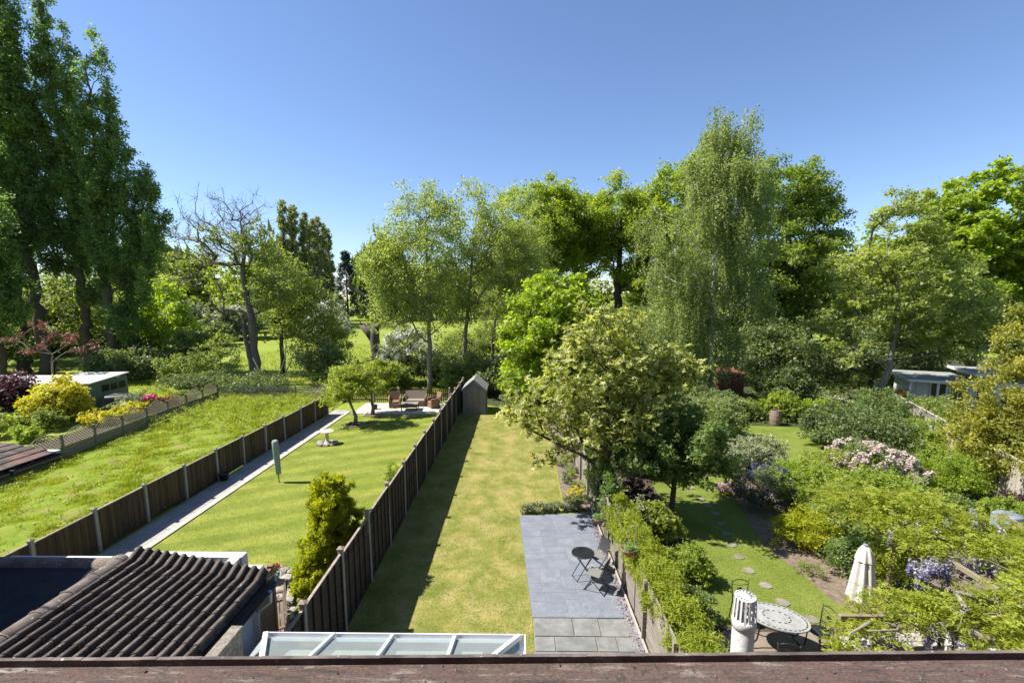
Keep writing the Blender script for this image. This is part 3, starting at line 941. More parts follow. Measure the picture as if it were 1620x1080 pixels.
# ------------------------------------------------------------------ our own house and the window ledge
def house():
    t = thing('brick_house', 'brick house whose weathered window ledge runs along the bottom of the view', 'house', (0, 0, 0))
    MB().box(-3.74, 12, 1.3, 3.4, 0, 4.25).build('wall', 'brick_house', t)
    MB().box(-13, 12, -7, 0.30, 0, 6.3).build('wall', 'brick_house', t)
    MB().box(-13, 12, -7, -0.9, 6.3, 9.2).build('wall', 'brick_house', t)
    MB().add([(-3.74, 3.55, 4.18), (12, 3.55, 4.18), (12, 1.16, 6.38), (-3.74, 1.16, 6.38), (-3.74, 3.55, 4.05), (12, 3.55, 4.05), (12, 1.16, 6.26), (-3.74, 1.16, 6.26)],
             [(0, 1, 2, 3), (7, 6, 5, 4), (0, 4, 5, 1), (1, 5, 6, 2), (2, 6, 7, 3), (3, 7, 4, 0)]).build('roof', 'roof_tile', t)
    # the ledge: weathered painted top and the upturned lip at its far edge
    nx = 240
    rg = random.Random(4)
    led = MB()
    xs = [-3.6 + 7.2 * i / nx for i in range(nx + 1)]
    ys = [0.28, 0.5, 0.7, 0.85, 0.93, 0.98, 1.02, 1.06]
    vs = [(x, y, 6.59 + (rg.uniform(-0.0022, 0.0022) if 0.3 < y < 1.05 else 0)) for y in ys for x in xs]
    w = nx + 1
    led.add(vs, [(j * w + i, j * w + i + 1, (j + 1) * w + i + 1, (j + 1) * w + i) for j in range(len(ys) - 1) for i in range(nx)], True)
    led.box(-3.6, 3.6, 0.28, 1.06, 6.30, 6.56)
    lo = led.build('window_ledge', 'weathered_sill', t)
    lo.rotation_euler = (0, 0, R(1.35))
    for a, b in ((-3.6, -1.62), (-1.617, 0.605), (0.608, 3.6)):
        n = 60
        m2 = MB(); L = b - a
        for i in range(n):
            x0 = a + L * i / n; x1 = a + L * (i + 1) / n
            h = 6.608 + rg.uniform(-0.0008, 0.0008)
            m2.box(x0, x1, 1.061, 1.071, 6.40, h)
        es = m2.build('edge_strip', 'sill_lip', t)
        es.rotation_euler = (0, 0, R(1.35))
    rgl = np.random.default_rng(77)
    n = 420
    P = np.stack([rgl.uniform(-1.7, 1.7, n), 0.80 + 0.255 * rgl.uniform(0, 1, n), np.full(n, 6.592)], -1)
    for nm, mt, sel, sz in (('lichen', 'coping', slice(0, 170), 0.0065), ('bark_flake', 'bark_dark', slice(170, 420), 0.0075)):
        Q = P[sel]; k_ = len(Q); s_ = sz * rgl.uniform(0.3, 1.5, k_)
        V, F = leaf_quads(Q, nrm(rgl.normal(size=(k_, 3)) * 0.25 + np.array([0, 0, 1])), nrm(rgl.normal(size=(k_, 3)) * np.array([1, .5, .1])), s_, s_ * 0.6)
        V2 = V.reshape(-1, 4, 3); top = V2.mean(axis=1) + np.array([0, 0, 1.0]) * s_[:, None] * 0.35
        VV = np.concatenate([V2, top[:, None, :]], axis=1).reshape(-1, 3); b_ = np.arange(k_) * 5
        FF = np.concatenate([np.stack([b_ + i, b_ + (i + 1) % 4, b_ + 4], -1) for i in range(4)])
        tag(link(nm, np_mesh(nm, VV, FF, mt), lo), kind='stuff')
    # moss cushions
    for x, y, r in ((-0.435, 0.975, 0.014), (-0.83, 0.99, 0.009), (0.92, 0.985, 0.008), (-0.02, 0.99, 0.007), (0.30, 0.97, 0.009)):
        m3 = MB().lathe([(r, 0), (r * 0.95, r * 0.3), (r * 0.6, r * 0.55), (0.0005, r * 0.62)], 12, (x, y, 6.588))
        m3.build('moss', 'moss', lo)
mat('moss', [(0.3, (0.05, 0.035, 0.012)), (0.7, (0.13, 0.10, 0.03))], 60, 0.95, 1.0, 0.01)
house()

def vent_pipe():
    t = thing('vent_pipe', 'white painted vent pipe with a slotted cage cap beyond the ledge', 'vent pipe', (1.52, 2.9, 4.66))
    r = 0.070
    MB().lathe([(r * 1.2, -0.1), (r * 1.2, 0.06), (r * 1.04, 0.10), (r, 0.3), (r, 0.66), (r * 0.98, 0.67)], 24).build('pipe', 'white_flaky', t)
    MB().lathe([(r * 0.9, 0.64), (r * 1.07, 0.645), (r * 1.09, 0.69), (r * 1.07, 0.715), (r * 0.90, 0.715)], 24).build('collar', 'white_flaky', t)
    cg = MB(); n = 16
    for k in range(n):
        a = 2 * PI * k / n
        c, s = math.cos(a), math.sin(a)
        cg.beam((r * 1.04 * c, r * 1.04 * s, 0.70), (r * 0.94 * c, r * 0.94 * s, 0.862), 0.0125, 0.005, (c, s, 0)); cg.beam((r * 0.92 * c, r * 0.92 * s, 0.866), (r * 0.5 * c, r * 0.5 * s, 0.870), 0.009, 0.005)
    cg.lathe([(0.0005, 0.874), (r * 0.55, 0.874), (r * 0.55, 0.862)], 20)
    cg.lathe([(r * 0.86, 0.862), (r * 0.97, 0.858), (r * 0.97, 0.870), (r * 0.86, 0.872)], 20)
    cg.build('cage', 'white_flaky', t)
mat('white_flaky', [(0.28, (0.42, 0.40, 0.38)), (0.5, (0.56, 0.55, 0.54)), (0.7, (0.62, 0.62, 0.61))], 18, 0.6, 0.7, 0.006)
vent_pipe()

# ------------------------------------------------------------------ neighbour's extension with its tiled roof
def extension():
    t = thing('tiled_extension', 'white rendered extension under a dark brown ribbed tile roof with ridge tiles', 'building', (-6.7, 3.4, 0))
    O = Vector((-6.7, 3.4, 0))
    def B(mb, name, m, par=t): return mb.build(name, m, par, (-O.x, -O.y, -O.z) if par is t else (0, 0, 0))
    wl = B(MB().box(-9.4, -4.58, 3.42, 7.45, 0, 2.62), 'wall', 'white_render')
    B(MB().box(-6.8, -4.98, 7.82, 8.0, 0, 2.86, 0.012).box(-9.4, -6.8, 7.825, 7.995, 0, 2.76, 0.012).box(-5.20, -5.02, 7.45, 7.815, 0, 2.84), 'parapet', 'white_render')
    B(MB().box(-4.60, -4.54, 7.452, 8.0, 0.9, 2.55).box(-4.62, -4.53, 7.96, 8.04, 0.0, 2.6), 'timber_screen', 'brown_board')
    # battens/backing sheet beneath the tiles
    zr = lambda x: 3.06 - (x + 6.6) * (0.40 / 2.25)
    def wedge(x0, x1, y0, y1, d):
        return ([(x0, y0, zr(x0) - d), (x1, y0, zr(x1) - d), (x1, y1, zr(x1) - d), (x0, y1, zr(x0) - d),
                 (x0, y0, zr(x0) - d - 0.05), (x1, y0, zr(x1) - d - 0.05), (x1, y1, zr(x1) - d - 0.05), (x0, y1, zr(x0) - d - 0.05)],
                [(0, 1, 2, 3), (7, 6, 5, 4), (0, 4, 5, 1), (1, 5, 6, 2), (2, 6, 7, 3), (3, 7, 4, 0)])
    B(MB().add(*wedge(-6.66, -4.38, 3.5, 7.5, 0.02)), 'roof_deck', 'roof_dark')
    # one roll tile, shared by every tile
    W = 0.152; Ln = 0.335
    prof = [(0.0, 0.0), (0.004, 0.012), (0.022, 0.044), (0.048, 0.066), (0.078, 0.077), (0.092, 0.072), (0.099, 0.052), (0.100, 0.008), (0.105, -0.012), (0.132, -0.014), (0.157, -0.002)]
    def tile_mesh(L, z_near, z_far, nm):
        mb = MB()
        vs = []
        for y, dz, sx in ((0, z_near, 1.07), (L, z_far, 0.98)):
            for (x, z) in prof:
                vs.append(((x - 0.052) * sx + 0.052, y, z + dz))
        for (x, z) in prof:
            vs.append(((x - 0.052) * 1.07 + 0.052, 0, z + z_near - 0.014))
        n = len(prof)
        fs = [(i, i + 1, n + i + 1, n + i) for i in range(n - 1)] + [(2 * n + i, 2 * n + i + 1, i + 1, i) for i in range(n - 1)]
        mb.add(vs, fs, False)
        me = mb.mesh(nm, 'roof_tile')
        return me
    tm = tile_mesh(Ln, 0.015, 0.0, 'roof_tile')
    tk = tile_mesh(0.25, 0.012, 0.0, 'roof_tile')
    n_cols = 15
    rg = random.Random(12)
    slope = math.atan(0.40 / 2.25)
    for c in range(n_cols):
        x = -6.64 + c * W
        y = 7.33 - 0.305
        while y > 4.3:
            o = link('tile', tm, t, (x - O.x, y - O.y + rg.uniform(-.004, .004), zr(x)))
            o.rotation_euler = (rg.uniform(-.010, .010), slope + rg.uniform(-.025, .025), rg.uniform(-.012, .012))
            y -= 0.305
        o = link('tile', tk, t, (x - O.x, 7.325 - O.y, zr(x) + 0.004))
        o.rotation_euler = (R(29), slope, 0)
    # far flashing under the tilted row
    B(MB().add([(-6.66, 7.45, zr(-6.66)), (-4.4, 7.45, zr(-4.4)), (-4.4, 7.54, zr(-4.4) + 0.08), (-6.66, 7.54, zr(-6.66) + 0.08),
                (-6.66, 7.54, 2.6), (-4.4, 7.54, 2.4), (-4.4, 7.45, 2.4), (-6.66, 7.45, 2.6)], [(0, 1, 2, 3), (3, 2, 5, 4), (1, 6, 5, 2), (0, 3, 4, 7)]), 'fascia', 'gutter_black')
    # ridge tiles
    rm = MB()
    n = 9
    def ridge_mesh(L, r=0.125):
        vs = []
        for y, rr in ((0, r * 1.04), (L, r)):
            for k in range(n):
                a = PI * k / (n - 1)
                vs.append((rr * math.cos(a), y, rr * math.sin(a) * 0.85 - 0.02))
            for k in range(n):
                a = PI * k / (n - 1)
                vs.append(((rr - 0.018) * math.cos(a), y, (rr - 0.018) * math.sin(a) * 0.85 - 0.02))
        m = 2 * n
        fs = [(k + 1, k, m + k, m + k + 1) for k in range(n - 1)]
        fs += [(k, k + 1, n + k + 1, n + k) for k in range(n - 1)]
        fs += [(m + n + k, m + n + k + 1, m + k + 1, m + k) for k in range(n - 1)]
        fs += [(0, m, m + n, n), (m - 1 - n, 2 * n - 1, 3 * n + n - 1, m + n - 1)]
        mb = MB(); mb.add(vs, fs, True)
        return mb.mesh('ridge_tile', 'ridge_tile')
    rme = ridge_mesh(0.44)
    mo = MB()
    y = 4.1
    while y < 7.0:
        o = link('ridge_tile', rme, t, (-6.72 - O.x + rg.uniform(-.006, .006), y - O.y, 3.075 + rg.uniform(-.004, .004)))
        o.rotation_euler = (0, 0, rg.uniform(-.01, .01))
        a = y + 0.445
        pts = [(-6.72 + 0.131 * math.cos(PI * k / 10), a + rg.uniform(-.008, .008), 3.058 + 0.131 * math.sin(PI * k / 10) * 0.86) for k in range(11)]
        mo.tube(pts, [rg.uniform(0.006, 0.013) for _ in pts], 5)
        y += 0.452
    x = -9.4
    while x < -6.95:
        o = link('ridge_tile', rme, t, (x - O.x, 7.30 - O.y, 3.03 + rg.uniform(-.003, .003)))
        o.rotation_euler = (0, 0, R(-90) + rg.uniform(-.01, .01))
        x += 0.452
    # rounded junction block
    mb = MB().lathe([(0.17, -0.05), (0.165, 0.05), (0.12, 0.115), (0.05, 0.14), (0.001, 0.145)], 14, (-6.78, 7.30, 3.02))
    B(mb, 'ridge_end', 'ridge_tile')
    B(mo, 'mortar', 'mortar')
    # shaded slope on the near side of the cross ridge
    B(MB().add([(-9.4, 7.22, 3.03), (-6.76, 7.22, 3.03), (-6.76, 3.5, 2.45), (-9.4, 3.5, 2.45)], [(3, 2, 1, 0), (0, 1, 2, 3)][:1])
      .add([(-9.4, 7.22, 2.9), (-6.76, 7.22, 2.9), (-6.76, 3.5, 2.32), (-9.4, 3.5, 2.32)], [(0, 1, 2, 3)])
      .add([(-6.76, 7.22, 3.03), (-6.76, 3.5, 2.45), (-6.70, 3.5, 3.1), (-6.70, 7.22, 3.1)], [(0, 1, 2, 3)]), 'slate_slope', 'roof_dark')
    B(MB().box(-9.4, -6.7, 7.46, 7.80, 2.40, 2.55), 'flat_roof', 'felt_grey')
    # gutter along the eave
    g = MB()
    gp = []
    for k in range(9):
        a = PI + PI * k / 8
        gp.append((-4.27 + 0.075 * math.cos(a), 2.55 + 0.07 * math.sin(a)))
    for k in range(8):
        (xa, za), (xb, zb) = gp[k], gp[k + 1]
        g.add([(xa, 3.6, za), (xb, 3.6, zb), (xb, 7.66, zb), (xa, 7.66, za)], [(0, 1, 2, 3)], True)
        g.add([(xa * 1, 3.6, za), (xb, 3.6, zb), (xb, 7.66, zb), (xa, 7.66, za)], [(3, 2, 1, 0)], True) if False else None
    g.box(-4.375, -4.352, 3.5, 7.7, 2.40, 2.60)
    g.box(-4.56, -4.375, 3.5, 7.7, 2.40, 2.43)
    B(g, 'gutter', 'gutter_black')
    ob = B(MB().tube([(-4.27 + 0.0, 7.4, 2.49), (-4.27, 7.38, 2.3), (-4.50, 7.37, 2.1), (-4.52, 7.37, 0.1)], 0.034, 8), 'downpipe', 'white_plastic')
    return t
extension()

mat('roof_tile_red', [(0.25, (0.075, 0.045, 0.037)), (0.5, (0.115, 0.070, 0.056)), (0.75, (0.15, 0.10, 0.082))], 7, 0.9, 0.4, 0.006, 'world', rand=0.12)
def bulk_building():
    t = thing('two_storey_extension', 'rendered extension whose brown tiled roof corner and black gutter cut in at left edge', 'building', (-9.6, 9.26, 0))
    MB().box(-5.0, -1.05, -5.86, -1.66, 0, 7.75).box(-5.0, -1.25, -1.66, -0.5, 0, 4.2).build('wall', 'white_render', t)
    s = math.tan(R(9))
    Z = lambda x: 4.33 + (-x) * s
    MB().add([(0, 0.02, Z(0) - 0.05), (0, -4, Z(0) - 0.05), (-5, -4, Z(-5) - 0.05), (-5, 0.02, Z(-5) - 0.05), (0, 0.02, Z(0) - 0.12), (0, -4, Z(0) - 0.12), (-5, -4, Z(-5) - 0.12), (-5, 0.02, Z(-5) - 0.12)],
             [(0, 3, 2, 1), (4, 5, 6, 7), (0, 1, 5, 4), (3, 0, 4, 7)]).build('roof_deck', 'roof_dark', t)
    tm = MB().box(0, 0.34, 0, 0.322, 0, 0.022, 0.004).mesh('tile', 'roof_tile')
    tr = MB().box(0, 0.34, 0, 0.322, 0, 0.022, 0.004).mesh('tile', 'roof_tile_red')
    rg = random.Random(7)
    for i in range(9):
        x = -0.30 - i * 0.24
        for j in range(7):
            y = -0.325 * (j + 1) - (0.16 if i % 2 else 0.0) + 0.17
            if y > -0.2: y = -0.322
            o = link('tile', tr if rg.random() < 0.25 else tm, t, (x, y, Z(x) - 0.035 + rg.uniform(0, .004)))
            o.rotation_euler = (0, math.atan(s) - 0.07, rg.uniform(-.008, .008))
    g = MB()
    for k in range(8):
        a, b = PI + PI * k / 8, PI + PI * (k + 1) / 8
        for q in (0, -1.03):
            g.add([(0.085 + 0.055 * math.cos(a), q + 0.05, 4.27 + 0.055 * math.sin(a)), (0.085 + 0.055 * math.cos(b), q + 0.05, 4.27 + 0.055 * math.sin(b)),
                   (0.085 + 0.055 * math.cos(b), q - 0.97, 4.27 + 0.055 * math.sin(b)), (0.085 + 0.055 * math.cos(a), q - 0.97, 4.27 + 0.055 * math.sin(a))], [(0, 1, 2, 3)], True)
    g.box(0.0, 0.02, -4, 0.03, 4.12, 4.28).box(0.02, 0.15, -1.0, -0.95, 4.20, 4.285)
    g.build('gutter', 'gutter_black', t)
    MB().box(-0.30, 0.04, -0.06, 0.05, 4.31, 4.35).build('lead_flashing', 'white_paint', t)
    # television aerial whose shadow falls on the ridge tiles
    a = thing('roof_aerial', 'tall television aerial on a mast above the extension roof', 'aerial', (-10.8, 6.0, 7.75))
    m = MB().tube([(0, 0, -0.2), (0, 0, 1.5)], 0.022, 6).beam((0, -0.6, 1.4), (0, 0.5, 1.4), 0.03, 0.03)
    for k in range(7):
        m.tube([(0, -0.55 + k * 0.16, 1.22), (0, -0.55 + k * 0.16, 1.58)], 0.008, 4)
    m.build('mast', 'iron_band', a)
bulk_building()

tag(MB().box(-0.085, 0.085, 0, 2.0, 2.93, 3.0, 0.01).box(-0.07, 0.07, 0, 1.96, 0, 2.93).build('party_wall', 'coping', None, (-3.885, 3.88, 0)),
    'low rendered party wall with a rough stone coping beside the glass roof', 'wall')

def conservatory():
    t = thing('conservatory', 'white framed conservatory with a hipped glass roof below the window ledge', 'conservatory', (-1.9, 4.9, 0))
    # local coordinates: x -1.87..1.93, y -1.5..1.45 ; eave 2.45
    x0, x1, y0, y1, ze = -1.92, 1.93, -1.5, 1.46, 2.45
    s = math.tan(R(19.5)); D = y1 - y0
    zt = ze + D * s
    hip = 0.80   # horizontal run of the hips over the depth
    lx = lambda d: x0 + hip * d / D * 1.9
    rx = lambda d: x1 - hip * d / D * 1.9
    dp = 0.62 * D
    P = lambda x, d: (x, y1 - d, ze + d * s)
    MB().box(x0, x1, y1 - 0.07, y1, 0, 0.6).box(x0, x0 + 0.07, y0, y1 - 0.07, 0, 0.6).box(x1 - 0.07, x1, y0, y1 - 0.07, 0, 0.6).build('dwarf_wall', 'brick_house', t)
    g = MB()
    g.add([P(x0, 0), P(x1, 0), P(rx(dp), dp), P(lx(dp), dp)], [(0, 1, 2, 3)])
    g.build('roof_glass', 'roof_glass', t)
    g2 = MB()
    g2.add([(x1, y1, ze), (x1, y0, ze), (rx(dp), y0, ze + dp * s), P(rx(dp), dp)], [(0, 1, 2, 3)])
    g2.add([(x0, y1, ze), (x0, y0, ze), (lx(dp), y0, ze + dp * s), P(lx(dp), dp)], [(3, 2, 1, 0)])
    g2.build('side_glass', 'roof_glass', t)
    def bar(a, b, w=0.06, h=0.06, nm='glazing_bar'):
        a = Vector(a); b = Vector(b); up = Vector((0, s, 1)).normalized()
        a2 = a + up * 0.02; b2 = b + up * 0.02
        o = MB().beam(a2, b2, w, h, up, 0.006)
        return o.build(nm, 'white_plastic', t)
    bar(P(x0, -0.05), P(lx(dp), dp), 0.075, 0.07, 'hip_bar')
    bar(P(x1, -0.05), P(rx(dp), dp), 0.075, 0.07, 'hip_bar')
    for x in (-0.90, 0.0, 0.94):
        bar(P(x + 0.02, -0.05), P(x + 0.02, dp), 0.055, 0.06)
    for k in range(3):
        yy = y1 - 0.75 - 0.75 * k
        for sx in (1, -1):
            xx = x1 if sx == 1 else x0
            d = min(dp, (y1 - yy))
            xi = (rx(d) if sx == 1 else lx(d))
            MB().beam((xx, yy, ze + 0.02), (xi, yy, ze + d * s + 0.02), 0.05, 0.05, (0, 0, 1), 0.005).build('glazing_bar', 'white_plastic', t)
    MB().beam((lx(dp) - 0.05, y1 - dp, ze + dp * s + 0.03), (rx(dp) + 0.05, y1 - dp, ze + dp * s + 0.03), 0.12, 0.1, (0, 0, 1), 0.01).build('ridge_bar', 'white_plastic', t)
    gt = MB()
    gt.box(x0 - 0.05, x1 + 0.05, y1 + 0.0, y1 + 0.085, ze - 0.10, ze - 0.07, 0.004).box(x0 - 0.05, x1 + 0.05, y1 + 0.07, y1 + 0.09, ze - 0.07, ze + 0.012, 0.003)
    gt.box(x1 + 0.0, x1 + 0.085, y0, y1, ze - 0.10, ze - 0.07, 0.004).box(x1 + 0.07, x1 + 0.09, y0, y1 + 0.09, ze - 0.07, ze + 0.012, 0.003)
    gt.build('gutter', 'white_plastic', t)
    MB().box(x0, x1, y1 - 0.07, y1 - 0.002, ze - 0.12, ze - 0.012, 0.004).box(x1 - 0.07, x1 - 0.002, y0, y1 - 0.07, ze - 0.12, ze - 0.012, 0.004).box(x0 + 0.002, x0 + 0.07, y0, y1 - 0.07, ze - 0.12, ze - 0.012, 0.004).build('eave_beam', 'white_plastic', t)
    for i in range(6):
        xx = x0 + 0.035 + (x1 - x0 - 0.07) * i / 5
        MB().box(xx - 0.035, xx + 0.035, y1 - 0.07, y1, 0.6, ze - 0.12, 0.004).build('window_frame', 'white_plastic', t)
        if i < 5:
            w = (x1 - x0 - 0.07) / 5
            MB().box(xx + 0.04, xx + w - 0.04, y1 - 0.045, y1 - 0.03, 0.62, ze - 0.13).build('window_pane', 'roof_glass', t)
    MB().box(x0 + 0.08, x1 - 0.08, y0, y1 - 0.08, 0.0, 0.03).build('floor', 'terrace_slab', t)
    # pale blinds lying under the roof glass
    b = MB()
    d0, d1 = 0.24, dp - 0.1
    for a, c in ((-1.40, -0.96), (-0.84, -0.06), (0.06, 0.88), (1.0, 1.4)):
        b.add([(a, y1 - d0, ze + d0 * s - 0.10), (c, y1 - d0, ze + d0 * s - 0.10), (c, y1 - d1, ze + d1 * s - 0.10), (a, y1 - d1, ze + d1 * s - 0.10)], [(0, 1, 2, 3)])
    b.build('roof_blind', 'blind', t)
mat('blind', [(0.3, (0.48, 0.50, 0.45)), (0.7, (0.58, 0.60, 0.54))], 12, 0.9, 0.2, 0.003, 'world', (1, 6, 1))
conservatory()


# ------------------------------------------------------------------ sheds
def apex_shed():
    t = thing('garden_shed', 'small weathered grey apex shed with felt roof and double boarded door', 'shed', (-2.84, 29.5, 0))
    W, D, H, P = 0.72, 1.9, 1.66, 2.28
    MB().box(-W - 0.06, W + 0.10, -0.06, D + 0.05, 0, 0.05).build('base', 'concrete', t)
    bd = MB().box(-0.0, 0.012, 0, D - 0.02, 0, 0.128, 0.002).mesh('cladding_board', 'shed_grey')
    for s in (-1, 1):
        for k in range(12):
            o = link('cladding_board', bd, t, (s * W - (0.006), 0.01, 0.06 + k * 0.132)); o.rotation_euler = (0, 0.07 * s, 0)
    k = 0; z = 0.06
    while z < P - 0.12:
        h = 0.126; zz = z + h
        w = W if zz < H else W * (P - zz) / (P - H)
        MB().box(-w, w, -0.012, 0.008, z, zz, 0.002).build('cladding_board', 'shed_grey', t)
        z += 0.132
    MB().box(-W + 0.02, W - 0.02, 0.01, D, 0.05, H - 0.05).build('inner_frame', 'black_plastic', t)
    for s in (-1, 1):
        d = MB(); dr = None
        for q in range(3):
            x0 = (0.015 + q * 0.145) * s
            o = MB().box(min(x0, x0 + 0.138 * s), max(x0, x0 + 0.138 * s), -0.04, -0.014, 0.1, 1.78, 0.003).build('door_board', 'shed_door', t, (-0.04, 0, 0))
    MB().box(-0.42, 0.36, -0.052, -0.041, 0.35, 0.43, 0.002).box(-0.42, 0.36, -0.052, -0.041, 1.4, 1.48, 0.002).build('door_brace', 'shed_door', t)
    sl = math.atan((P - H) / (W))
    for s in (-1, 1):
        n = 3
        for q in range(n):
            a = Vector((0, -0.16, P + 0.035)); b = Vector((s * (W + 0.11), -0.16, P + 0.035 - (W + 0.11) * math.tan(sl)))
            y0 = -0.16 + q * (D + 0.3) / n; y1 = y0 + (D + 0.3) / n + 0.03
            z = 0.004 * q
            MB().add([(0, y0, a.z + z), (b.x, y0, b.z + z), (b.x, y1, b.z + z), (0, y1, a.z + z), (0, y0, a.z - 0.03 + z), (b.x, y0, b.z - 0.03 + z), (b.x, y1, b.z - 0.03 + z), (0, y1, a.z - 0.03 + z)],
                     [(0, 1, 2, 3), (7, 6, 5, 4), (0, 4, 5, 1), (1, 5, 6, 2), (2, 6, 7, 3)]).build('roof_felt', 'felt_grey', t)
        MB().beam((0, -0.17, P - 0.02), (s * (W + 0.10), -0.17, P - 0.02 - (W + 0.10) * math.tan(sl)), 0.02, 0.11, (0, 0, 1)).build('bargeboard', 'shed_grey', t)
apex_shed()

def green_shed():
    t = thing('green_shed', 'sage green timber shed with a pale felt roof behind the black covered table', 'shed', (-28.6, 30.3, 0), R(4))
    x0, x1, y0, y1 = -3.2, 0, 0, 3.3
    MB().box(x0 + .02, x1 - .02, y0 + .02, y1 - .02, 0, 1.7).build('inner_wall', 'shed_green', t)
    for k in range(13):
        z = k * 0.14
        MB().box(x0, x1, y0 - 0.012, y0 + 0.006, z, z + 0.136, 0.003).build('cladding_board', 'shed_green', t)
        MB().box(x1 - 0.006, x1 + 0.012, y0, y1, z, z + 0.136, 0.003).build('cladding_board', 'shed_green', t)
    MB().add([(x0 - .1, y0 - .15, 1.83), (x1 + .15, y0 - .15, 1.83), (x1 + .15, y1 + .1, 2.06), (x0 - .1, y1 + .1, 2.06), (x0 - .1, y0 - .15, 1.75), (x1 + .15, y0 - .15, 1.75), (x1 + .15, y1 + .1, 1.98), (x0 - .1, y1 + .1, 1.98)],
             [(0, 1, 2, 3), (7, 6, 5, 4), (0, 4, 5, 1), (1, 5, 6, 2), (2, 6, 7, 3), (3, 7, 4, 0)]).build('roof', 'felt_pale', t)
    def win(par_name, fx, a, b, z0, z1, side):
        if side == 'f':
            f = MB().box(a, b, y0 - 0.035, y0 - 0.014, z0, z1).box(a - .04, b + .04, y0 - 0.045, y0 - 0.013, z0 - 0.05, z0 - 0.005).build('window', 'shed_green', t)
            MB().box(a + .04, b - .04, y0 - 0.040, y0 - 0.036, z0 + .04, z1 - .04).build('pane', 'dark_glass', f)
        else:
            f = MB().box(x1 + 0.014, x1 + 0.035, a, b, z0, z1).build('window', 'shed_green', t)
            MB().box(x1 + 0.036, x1 + 0.040, a + .04, b - .04, z0 + .04, z1 - .04).build('pane', 'dark_glass', f)
    win('', 0, -1.5, -0.9, 0.95, 1.55, 'f')
    for k in range(3):
        win('', 0, 0.9 + 0.75 * k, 1.6 + 0.75 * k, 1.0, 1.55, 's')
    t2 = thing('lean_to_shed', 'low shed with a whitish sheet roof left of the green shed', 'shed', (-33.0, 31.2, 0))
    MB().box(-6, 1.0, 0, 3.0, 0, 1.6).build('wall', 'shed_green', t2)
    for q in range(6):
        MB().box(-6.1 + q * 1.2, -4.92 + q * 1.2, -0.15, 3.2, 1.62 + 0.004 * (q % 2), 1.66 + 0.004 * (q % 2)).build('roof_sheet', 'felt_white', t2)
mat('felt_pale', [(0.3, (0.34, 0.34, 0.30)), (0.7, (0.45, 0.45, 0.40))], 2, 0.95, 0.3, 0.01, 'world')
mat('felt_white', [(0.3, (0.5, 0.52, 0.5)), (0.7, (0.66, 0.68, 0.66))], 2, 0.6, 0.3, 0.01, 'world')
green_shed()

def covered_table():
    mb = MB()
    n = 20; rg = random.Random(5)
    rings = [(1.0, 0.02), (0.98, 0.4), (0.95, 0.78), (0.86, 0.88), (0.5, 0.95), (0.02, 0.97)]
    vs = []
    for s, z in rings:
        for k in range(n):
            a = 2 * PI * k / n
            cx = 0.95 * math.copysign(abs(math.cos(a)) ** 0.5, math.cos(a)); cy = 0.6 * math.copysign(abs(math.sin(a)) ** 0.5, math.sin(a))
            w = 1 + 0.05 * math.sin(a * 7) * (1 - z)
            vs.append((cx * s * w, cy * s * w, z + rg.uniform(-.015, .015)))
    mb.add(vs, [(i * n + k, i * n + (k + 1) % n, (i + 1) * n + (k + 1) % n, (i + 1) * n + k) for i in range(len(rings) - 1) for k in range(n)], True)
    o = mb.build('covered_barbecue', 'black_plastic', None, (-27.3, 31.0, 0), R(20))
    tag(o, 'long garden barbecue under a drooping black cover in front of the green shed', 'barbecue')
covered_table()

def pot_mesh(r, h, m, rim=True):
    return MB().lathe([(0.001, 0), (r * 0.68, 0), (r * 0.95, h * 0.86), (r * 1.06, h * 0.86), (r * 1.06, h), (r * 0.9, h), (r * 0.86, h * 0.9), (0.001, h * 0.88)], 18).mesh('pot', m)
def pot(name, label, x, y, r, h, m, cat='plant pot', z=0.03):
    return tag(link(name, pot_mesh(r, h, m), None, (x, y, z)), label, cat)
pot('plant_pot', 'terracotta pot beside the black covered barbecue', -28.1, 29.1, 0.3, 0.5, 'terracotta', z=0)
pot('plant_pot', 'pale blue glazed pot among the yellow shrubs by the trellis', -27.9, 27.6, 0.2, 0.45, 'blue_glaze', z=0)

# bench, pots and rockery on the neighbour's terrace
def small_bench():
    t = thing('timber_bench', 'small slatted timber bench beside the white extension wall', 'bench', (-5.45, 9.35, 0.04), R(-62))
    for k in range(7):
        MB().box(-0.7, 0.7, -0.24 + k * 0.075, -0.18 + k * 0.075, 0.42, 0.445, 0.004).build('slat', 'bench_wood', t)
    for k in range(3):
        MB().beam((-0.7, 0.28 + k * 0.03, 0.56 + k * 0.12), (0.7, 0.28 + k * 0.03, 0.56 + k * 0.12), 0.02, 0.08, (0, 0, 1), 0.003).build('back_slat', 'bench_wood', t)
    for x in (-0.68, 0.68):
        MB().box(x - 0.03, x + 0.03, -0.26, -0.2, 0, 0.62, 0.004).build('leg', 'bench_wood', t)
        MB().beam((x, 0.24, 0), (x, 0.38, 0.9), 0.06, 0.06, (0, 1, 0), 0.004).build('leg', 'bench_wood', t)
        MB().box(x - 0.035, x + 0.035, -0.27, 0.3, 0.62, 0.65, 0.004).build('armrest', 'bench_wood', t)
small_bench()

